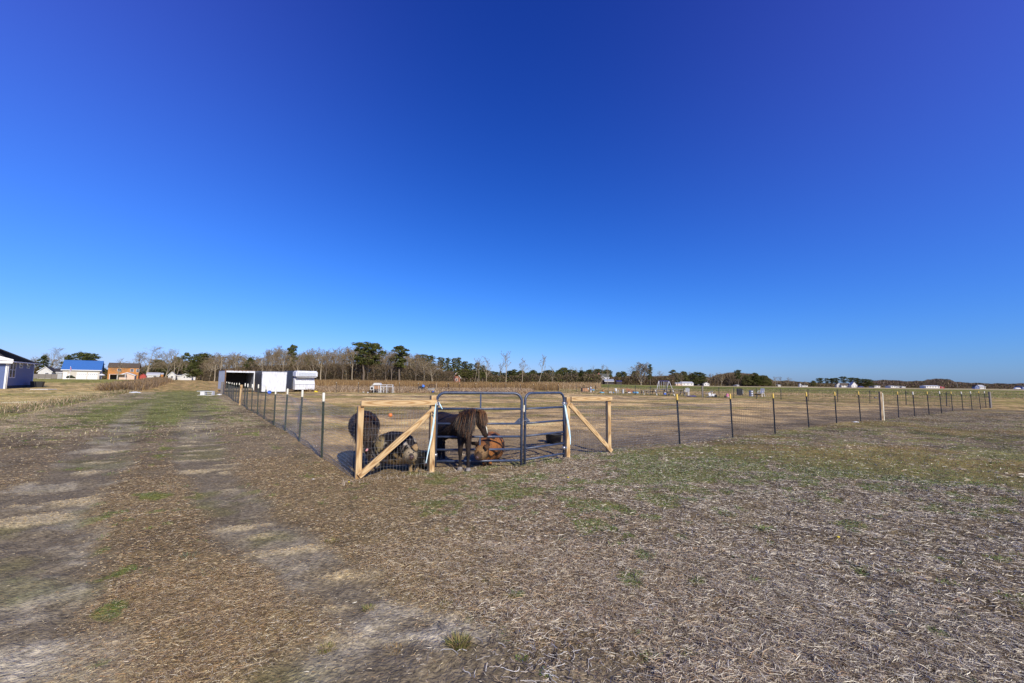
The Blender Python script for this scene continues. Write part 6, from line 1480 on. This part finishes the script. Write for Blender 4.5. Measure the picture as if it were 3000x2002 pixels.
# every repeated tree gets a label that says which one it is
ORD = ['first', 'second', 'third', 'fourth', 'fifth', 'sixth', 'seventh', 'eighth', 'ninth', 'tenth', 'eleventh', 'twelfth', 'thirteenth', 'fourteenth', 'fifteenth', 'sixteenth', 'seventeenth', 'eighteenth', 'nineteenth', 'twentieth']
SECT = [(0, 'left of the open trailer'), (645, 'behind the open trailer'), (745, 'behind the middle trailer'), (836, 'behind the silver trailer'), (926, 'just right of the silver trailer'), (1010, 'left of the chicken coop'), (1084, 'above the chicken coop'), (1152, 'between coop and dog house'), (1224, 'right of the dog house'), (1432, 'left of the lone bare tree'), (1482, 'between the two lone bare trees'), (1578, 'right of the leaning bare tree'), (1660, 'left of the farmhouse'),
        (1822, 'just right of the farmhouse'), (1880, 'behind the fan shaped tree'), (1925, 'behind the swing set'), (2060, 'right of the dark grey house'), (2110, 'left of the tiny white hut'), (2162, 'right of the tiny white hut')]
WHAT = {'bare hardwoods along the wood edge': 'bare tree from left, front row of wood', 'bare hardwoods deeper in the wood': 'bare tree from left, back row of wood', 'slim pines behind the brick house': 'slim pine from the left in the bunch',
        'small pines in the low evergreen line': 'small evergreen from the left, low line', 'thicket trees right of the farmhouse': 'thicket tree from the left', 'bare trees of the far wood': 'bare tree from the left, far wood'}
byg = {}
for o in C.objects:
    if o.parent is None and o.get('group') in WHAT: byg.setdefault(o['group'], []).append((CX+F*o.location.x/o.location.y, o))
for g_, lst in byg.items():
    cnt = {}
    for px_, o in sorted(lst, key=lambda q: q[0]):
        sec = [w_ for p_, w_ in SECT if px_ >= p_][-1] if g_ != 'slim pines behind the brick house' else 'by the brick house'
        k = cnt.get(sec, 0); cnt[sec] = k+1; o['label'] = '%s %s %s' % (ORD[min(k, 19)], WHAT[g_], sec)

# ------------------------------------------------------------------ masses: undergrowth, far woods, weeds, hedgerow, ditch grass
def mass(name, label, px0, px1, d0, d1, top, n, lw, cols, cat='trees', leaf=.0, lcols=None, upright=True, seed=1, zlo=0., jag=.25):
    r = np.random.default_rng(seed); px = r.uniform(px0, px1, n); d = r.uniform(d0, d1, n); v0 = (px-CX)/F
    x = v0*d; y = d; g = gz(x, y); tp = np.interp(px, [p for p, _ in top], [q for _, q in top])
    tp = tp+(fbm(px*.06, px*0+seed, seed, 3)-.5)*jag*24*(F/ F)
    hrow = 1121+(px-1500)*.01089; H = np.maximum((hrow-tp)*d/F+EYE-g, .3)
    z = g+H*zlo+(H*(1-zlo))*r.random(n)**1.5
    L = H*r.uniform(*lw[2:], n); an = r.uniform(0, 2*np.pi, n); tilt = r.uniform(.0, .5, n) if upright else r.uniform(0, 1.4, n)
    dv = np.stack([np.cos(an)*np.sin(tilt), np.sin(an)*np.sin(tilt), np.cos(tilt)], 1)
    z = np.minimum(z, g+np.maximum(H-L*np.cos(tilt), 0)); w = r.uniform(lw[0], lw[1], n)
    side = unit(np.cross(dv, r.normal(0, 1, (n, 3))))
    V, Q = ribbons(np.stack([x, y, z], 1), dv, side, L, w, r.normal(0, .1, (n, 3))*L[:, None], .3)
    c = np.array(cols)[r.integers(0, len(cols), n)]*r.uniform(.7, 1.25, (n, 1)); c = np.repeat(c, 6, 0)
    if leaf:
        m_ = int(n*.5); k = r.integers(0, n, m_); p = np.stack([x[k], y[k], g[k]+H[k]*r.random(m_)**1.35*.97], 1); u = unit(r.normal(0, 1, (m_, 3))); vv = unit(np.cross(u, r.normal(0, 1, (m_, 3)))); s_ = leaf*r.uniform(.5, 1.4, (m_, 1))
        V2 = np.stack([p-u*s_-vv*s_*.5, p+u*s_-vv*s_*.5, p+u*s_*.7+vv*s_*.5, p-u*s_*.7+vv*s_*.5], 1).reshape(-1, 3)
        Q2 = np.arange(m_*4).reshape(-1, 4)+len(V); V = np.concatenate([V, V2]); Q = np.concatenate([Q, Q2]); lc = np.array(lcols)[r.integers(0, len(lcols), m_)]*r.uniform(.6, 1.3, (m_, 1)); c = np.concatenate([c, np.repeat(lc, 4, 0)])
    return fastmesh(name, V, Q, M_TWIG, c, kind='stuff', cat=cat, label=label)
BRN = [(.09, .062, .036), (.06, .042, .025), (.14, .10, .06), (.22, .165, .10)]
mass('undergrowth', 'dark brown thicket between the trunks of the near wood', 600, 1330, 128, 165, [(600, 1085), (800, 1070), (1050, 1066), (1200, 1072), (1330, 1090)], 60000, (.03, .075, .10, .30), BRN, leaf=.16, lcols=[(.07, .055, .03), (.05, .045, .02), (.10, .08, .04)], upright=False, seed=3)
mass('wood_twigs', 'brown haze of bare twigs filling the near wood', 600, 1300, 130, 165, [(p, y+22) for p, y in sky_pts], 34000, (.035, .06, .06, .16), TWC+[(.17, .15, .07), (.13, .12, .05)], upright=False, seed=4, jag=1.5)
mass('undergrowth', 'dark evergreen and brown thicket behind the tall weeds, right part', 1290, 1760, 226, 262, [(1290, 1092), (1345, 1085), (1420, 1090), (1450, 1096), (1500, 1097), (1560, 1097), (1620, 1097), (1700, 1100), (1760, 1098)], 42000, (.08, .18, .12, .3), BRN, leaf=.30, lcols=GRN+OLV+BRN, upright=False, seed=5, jag=1.0)
mass('undergrowth', 'tangled brown thicket around and right of the farmhouse', 1690, 1975, 335, 380, [(1690, 1098), (1760, 1098), (1800, 1106), (1840, 1102), (1900, 1102), (1975, 1101)], 24000, (.12, .25, .12, .3), BRN+[(.17, .11, .05)], leaf=.38, lcols=OLV+BRN+BRN, upright=False, seed=6, jag=.35)
mass('far_wood', 'bare brown far wood between the round pines and the highest far pine', 1960, 2270, 450, 500, [(1960, 1098), (2040, 1100), (2080, 1106), (2100, 1098), (2130, 1094), (2160, 1092), (2200, 1096), (2240, 1104), (2270, 1118)], 42000, (.12, .25, .12, .35), BRN+TWC+TWC, leaf=.4, lcols=BRN+BRN+OLV, seed=7, jag=.2)
mass('far_wood', 'low far wood behind the distant white houses', 2250, 2480, 560, 640, [(2250, 1118), (2300, 1116), (2340, 1119), (2400, 1122), (2480, 1126)], 18000, (.2, .4, .15, .4), BRN+TWC, leaf=.55, lcols=BRN+OLV, seed=8, jag=.15)
mass('far_wood', 'low wooded rise at the far right with violet brown bare trees', 2480, 3150, 480, 640, [(2480, 1128), (2560, 1116), (2600, 1114), (2650, 1117), (2700, 1116), (2740, 1110), (2780, 1112), (2795, 1119), (2810, 1119), (2840, 1123), (2900, 1124), (3000, 1124), (3150, 1125)], 64000, (.15, .3, .12, .35), BRN+[(.26, .19, .15), (.22, .16, .14)], leaf=.5, lcols=BRN+BRN+GRN, seed=9, jag=.15)
mass('far_wood', 'low evergreen and bare growth behind the houses on the left', 80, 620, 250, 280, [(80, 1085), (180, 1080), (330, 1086), (450, 1070), (560, 1060), (620, 1050)], 22000, (.1, .2, .12, .35), BRN+TWC, leaf=.45, lcols=BRN+OLV+GRN, upright=False, seed=10, jag=.4)
def weeds(name, label, px0, px1, d0, d1, n, hh_, ww_, cols, seed, lean=.25, dtop=None, arch=.15, cond=None, pts=None):
    r = np.random.default_rng(seed)
    if pts is None:
        px = r.uniform(px0, px1, n); d = (d0+(d1-d0)*r.random(n)); x = (px-CX)/F*d; y = d
    else: x, y = pts
    if cond is not None:
        k = cond(x, y, r); x, y = x[k], y[k]
    n = len(x); g = gz(x, y)-.02; H = r.uniform(*hh_, n)*(.55+.9*fbm(x*.25, y*.25, seed, 3)); an = r.uniform(0, 2*np.pi, n); t = np.abs(r.normal(0, lean, n))
    dv = np.stack([np.cos(an)*np.sin(t), np.sin(an)*np.sin(t), np.cos(t)], 1); side = unit(np.stack([-np.sin(an), np.cos(an), 0*an], 1)+r.normal(0, .3, (n, 3)))
    V, Q = ribbons(np.stack([x, y, g], 1), dv, side, H, r.uniform(*ww_, n), np.stack([np.cos(an), np.sin(an), -.5*np.ones(n)], 1)*(H*arch)[:, None], .3)
    c = np.array(cols)[r.integers(0, len(cols), n)]*r.uniform(.75, 1.25, (n, 1))
    return fastmesh(name, V, Q, M_TWIG, np.repeat(c, 6, 0), kind='stuff', cat='weeds', label=label)
ORG = [(.30, .18, .07), (.22, .13, .055), (.38, .26, .12), (.15, .09, .045)]
STR = [(.46, .33, .19), (.38, .27, .15), (.55, .42, .27), (.30, .2, .11)]
weeds('tall_weeds', 'band of tall rust brown weeds in front of the wood', 880, 1640, 84, 122, 60000, (.8, 1.25), (.03, .06), ORG, 31, lean=.12, arch=.05)
weeds('matted_grass', 'pale matted straw coloured grass behind the back fence', 870, 1560, 58, 84, 60000, (.45, .95), (.025, .05), STR, 32, lean=.7, arch=.5, cond=lambda x, y, r: r.random(len(x)) < sstep(.3, .55, fbm(x*.2, y*.2, 33))*(1-sstep(66, 82, y)*.5))
weeds('tall_weeds', 'thin rusty weeds along the far edge of the paddock on the right', 1560, 1760, 100, 150, 9000, (.6, 1.3), (.03, .06), ORG+STR, 34, lean=.2, arch=.1)
weeds('rough_grass', 'rough tan tufts around the picnic tables and toys', 1600, 3000, 60, 135, 26000, (.06, .22), (.03, .06), STR+[(.2, .2, .08)], 35, lean=.5)
rr2 = np.random.default_rng(77)
s0 = -8.9+rr2.normal(0, .7, 9000); t0 = rr2.uniform(5, 64, 9000)
q0 = np.array(C0)[:2]+s0[:, None]*np.array(RX)[:2]+t0[:, None]*np.array(LX)[:2]
weeds('ditch_grass', 'straw and green tufts growing along the shallow ditch beside the lot', 0, 0, 0, 0, 0, (.08, .30), (.01, .022), STR+[(.13, .15, .04), (.10, .13, .035)], 36, lean=.5, arch=.3, pts=(q0[:, 0], q0[:, 1]), cond=lambda x, y, r: r.random(len(x)) < sstep(.35, .6, fbm(x*.5, y*.5, 37)))
s0 = -9.9+rr2.normal(0, .85, 42000); t0 = 64+80*rr2.random(42000)**1.1
q0 = np.array(C0)[:2]+s0[:, None]*np.array(RX)[:2]+t0[:, None]*np.array(LX)[:2]
weeds('hedgerow', 'tangle of brown and orange brush along the ditch left of the drive', 0, 0, 0, 0, 0, (.35, 1.35), (.03, .06), [(.22, .15, .09), (.15, .10, .06), (.34, .22, .09), (.28, .21, .14)], 38, lean=.45, arch=.2, pts=(q0[:, 0], q0[:, 1]))

# ------------------------------------------------------------------ small things in the foreground
def tuft(n, r_, h_, cols, seed, w_=.004, lean=.55):
    r = np.random.default_rng(seed); a = r.uniform(0, 2*np.pi, n); q = r_*np.sqrt(r.random(n)); t = np.abs(r.normal(0, lean, n))*(q/r_*.7+.4)
    b = np.stack([np.cos(a)*q, np.sin(a)*q, -.005+0*a], 1); dv = np.stack([np.cos(a)*np.sin(t), np.sin(a)*np.sin(t), np.cos(t)], 1)
    side = unit(np.stack([-np.sin(a), np.cos(a), 0*a], 1)+r.normal(0, .4, (n, 3))); L = h_*r.uniform(.5, 1.2, n)
    V, Q = ribbons(b, dv, side, L, np.full(n, w_), np.stack([np.cos(a), np.sin(a), -.6+0*a], 1)*(L*.35)[:, None], .15)
    return V, Q, np.repeat(pick(np.array(cols), n)*np.linspace(1, 1, n)[:, None], 6, 0)
YG = [(.20, .20, .05), (.30, .24, .09), (.13, .15, .04), (.36, .26, .12)]
BG = [(.16, .26, .04), (.22, .33, .06), (.12, .19, .035)]
RG = [(.28, .17, .07), (.35, .24, .10), (.17, .14, .05)]
for px, py, r_t, h_t, n_, cols, lb in ((1345, 1885, .062, .055, 420, YG, 'largest yellow green grass clump on the bare soil at the bottom'), (1163, 1878, .075, .022, 260, RG, 'flat reddish dry clump left of the largest grass clump'), (1308, 1768, .05, .03, 200, YG, 'small yellow green clump above the largest clump'),
                                       (1082, 1766, .042, .028, 160, YG, 'small clump, first of the pair on the pale bare soil'), (958, 1882, .042, .03, 160, YG, 'low green brown clump near the bottom left of the bare soil'), (972, 1587, .06, .03, 180, YG, 'yellow clump on the right wheel track edge'),
                                       (1906, 1920, .055, .028, 220, BG, 'bright lime green weed near the bottom right'), (1528, 1920, .03, .018, 90, BG, 'tiny bright green weed right of the largest clump'), (440, 1547, .05, .018, 130, BG, 'bright green weed between the two wheel tracks'),
                                       (1602, 1960, .035, .018, 90, BG, 'tiny bright green weed at the bottom edge'), (2240, 1548, .10, .05, 260, BG, 'dark green tuft in the grey straw on the right'), (2130, 1510, .09, .04, 200, BG, 'second dark green tuft in the grey straw')):
    g_ = GH(px, py); V, Q, c = tuft(n_, r_t, h_t, cols, int(px)); o = fastmesh('grass_clump', V, Q, M_STRAW, c, cat='grass clump', label=lb); o.location = g_
# scattered low green tufts over drive and front strip, one mass
r = np.random.default_rng(91); Vs, Qs, Cs = [], [], []; off = 0
cx_, cy_ = scatter(9000, 3.0, 32, pw=1.3); mm = masks(cx_, cy_); s_a, t_a, d_a = mm['st']
score = .06+.55*mm['drive']*sstep(6, 16, t_a)*np.exp(-((s_a+3.2)/2.6)**2)+.42*(s_a > 1)*(t_a < -.3)*sstep(4.8, 6.5, d_a)*(1-sstep(11, 16, d_a))
kp = (r.random(len(cx_)) < score*(mm['inpad'] < .2)*(fbm(cx_*.8, cy_*.8, 95) > .45))
for x_, y_ in zip(cx_[kp], cy_[kp]):
    d_ = math.hypot(x_, y_); n_ = 26 if d_ < 12 else 14
    V, Q, c = tuft(n_, r.uniform(.03, .10), r.uniform(.02, .05), (BG, BG, YG, [(.14, .2, .08), (.24, .29, .17)])[int(r.integers(0, 4))], int(r.integers(0, 9999)), w_=.005 if d_ < 12 else .012)
    V = V+np.array([[x_, y_, 0]]); Vs.append(V); Qs.append(Q+off); Cs.append(c*.75); off += len(V)
V = np.concatenate(Vs); V[:, 2] += hz(V[:, 0], V[:, 1])
fastmesh('green_weeds', V, np.concatenate(Qs), M_STRAW, np.concatenate(Cs), kind='stuff', cat='weeds', label='low green weeds sprinkled through the dry grass')
# bleached tall stems at the foot of the frame and gate
s_ = rng.uniform(-.2, 6, 1500); t_ = rng.normal(-.12, .07, 1500); q0 = np.array(C0)[:2]+s_[:, None]*np.array(RX)[:2]*np.array([1, .93])+t_[:, None]*np.array(LX)[:2]
q0 = q0[(s_ < 1.9) | (rng.random(1500) < .3)]
weeds('dead_stems', 'bleached dead stems curling at the foot of the brace frame and gates', 0, 0, 0, 0, 0, (.03, .13), (.003, .006), [(.5, .42, .32), (.38, .3, .21), (.6, .53, .43)], 39, lean=.6, arch=.4, pts=(q0[:, 0], q0[:, 1]))
# dark churned soil edge and rubble along the left fence foot
M_BARKP = mat('orange_inner_bark', (.50, .27, .13), noise=.45, scale=22, bump=.4, col2=(.18, .09, .05))
def chip(name, label, cat, px, py, L, w_, h_, m_, rz, seed):
    r = random.Random(seed); n = 9; vs = []; 
    for i in range(n):
        f = i/(n-1)-.5; ww = w_*(1-abs(f)*1.2)*r.uniform(.6, 1.2); y0 = r.gauss(0, w_*.25)
        for a, b in ((-1, 0), (-.5, .8), (.5, 1), (1, 0)): vs.append((f*L, y0+a*ww/2, h_*b*r.uniform(.6, 1.2)-.003))
    fs = [(i*4+k, i*4+k+1, i*4+k+5, i*4+k+4) for i in range(n-1) for k in range(3)]
    mb = MB().add(vs, fs); o = mb.build(name, m_); o.location = GH(px, py); o.rotation_euler = (0, 0, rz); return prop(o, label, cat)
chip('bark_strip', 'long dark brown bark strip in the grey straw at lower right', 'bark', 2630, 1752, .20, .03, .014, M_BARKP, R(-25), 1)
chip('bark_strip', 'broken orange bark piece at the right end of the long strip', 'bark', 2745, 1790, .14, .05, .018, M_BARKP, R(-12), 2)
chip('bark_strip', 'upper small orange bark flake, rightmost of the bark pieces', 'bark', 2815, 1772, .10, .035, .012, M_BARKP, R(-15), 3)
chip('black_scrap', 'flat black scrap of plastic in the straw near the bottom right', 'scrap', 2075, 1897, .085, .04, .010, M_BLK, R(-30), 4)
chip('black_scrap', 'small black scrap on the brown straw between the wheel tracks', 'scrap', 650, 1832, .05, .018, .008, M_BLK, R(-35), 5)
chip('black_scrap', 'thin dark twig like scrap on the brown straw, upper left of the other scrap', 'scrap', 417, 1614, .09, .022, .008, M_BLK, R(10), 6)
chip('dead_root', 'dark root stub poking out of the straw in the centre foreground', 'root', 1500, 1762, .12, .03, .02, M_BLK, R(25), 7)
for i, (px, py, L_, rz, lb) in enumerate(((984, 1820, .06, 35, 'longest pale wood splinter on the bare soil at bottom left centre'), (1155, 1697, .035, 40, 'pale splinter at the upper edge of the bare soil'), (1040, 1745, .035, 50, 'pale splinter left of the small clump'), (915, 1850, .03, 60, 'short pale splinter left of the low brown clump'))):
    chip('wood_splinter', lb, 'splinter', px, py, L_, .010, .006, M_CREAM, R(rz), 20+i)
for i, (px, py, lb) in enumerate(((1664, 1405, 'small yellow dandelion flower in front of the right gate'), (2456, 1587, 'yellow leaf or flower in the grey straw on the right'), (1022, 1421, 'tiny yellow dandelion below the brace frame foot'))):
    b = GH(px, py); t = thing('dandelion', lb, 'flower', b); MB().tube([(0, 0, 0), (0, 0, .03)], .002, 5).build('stem', M_LEAF if False else mat('stem_green', (.1, .16, .04)), t); MB().lathe([(0, .028), (.012, .03), (.016, .036), (.010, .042), (0, .040)], 12).build('flower_head', M_YELP, t)
for i, (px, py, lb) in enumerate(((720*1.2766, 0, ''),)): pass
# curled root-like stalks on the bare soil at the bottom
r = np.random.default_rng(15); Vs, Qs, Cs = [], [], []; off = 0
for k in range(900):
    if k < 300: b = GH(1560+r.normal(0, 130), 1880+r.normal(0, 60))
    else: b = GH(r.uniform(1500, 2990), r.uniform(1560, 1995))
    n = 7; a = r.uniform(0, 6.28); L = r.uniform(.05, .16); p = np.array(b)+np.array([0, 0, .006]); pts = [p]
    for i in range(n): a += r.normal(0, .45); p = p+np.array([math.cos(a)*L/n, math.sin(a)*L/n, r.normal(0, .002)]); pts.append(p)
    pts = np.array(pts); pts[:, 2] = np.maximum(pts[:, 2], b.z+.003); d_ = np.gradient(pts, axis=0); sd_ = unit(np.stack([-d_[:, 1], d_[:, 0], 0*d_[:, 0]+.002], 1)); w_ = .0012
    V = np.stack([pts-sd_*w_, pts+sd_*w_+np.array([0, 0, .002])], 1).reshape(-1, 3); Q = np.array([[2*i, 2*i+1, 2*i+3, 2*i+2] for i in range(n)])
    Vs.append(V); Qs.append(Q+off); Cs.append(np.repeat([pick(PAL_GREY, 1)[0]*.75], len(V), 0)); off += len(V)
fastmesh('curly_stalks', np.concatenate(Vs), np.concatenate(Qs), M_STRAW, np.concatenate(Cs), kind='stuff', cat='stalks', label='curled bleached stalks lying over the soil at the lower right')

rr3 = np.random.default_rng(101); px_, py_ = scatter(150000, 9, 62, az=52, pw=1.5)
weeds('paddock_straw', 'short trampled straw and stubble across the paddock floor', 0, 0, 0, 0, 0, (.02, .07), (.007, .017), [(.58, .44, .27), (.46, .34, .20), (.30, .22, .13), (.16, .115, .07), (.68, .56, .38), (.12, .09, .055)], 102, lean=.7, arch=.4, pts=(px_, py_),
      cond=lambda x, y, r: (masks(x, y)['inpad'] > .5) & (r.random(len(x)) < sstep(.36, .56, fbm(x*.5, y*.8, 103))*(.35+.65*sstep(12, 20, y))))
px_, py_ = scatter(60000, 14, 70, az=55, pw=1.5)
weeds('lot_grass', 'short dormant grass over the left lot and far drive', 0, 0, 0, 0, 0, (.03, .09), (.010, .022), [(.46, .38, .21), (.40, .33, .17), (.30, .28, .11), (.22, .24, .07), (.50, .42, .27)], 104, lean=.6, arch=.3, pts=(px_, py_),
      cond=lambda x, y, r: (x < -6) & (masks(x, y)['inpad'] < .3) & (r.random(len(x)) < .25+.75*sstep(.4, .6, fbm(x*.4, y*.4, 105))))
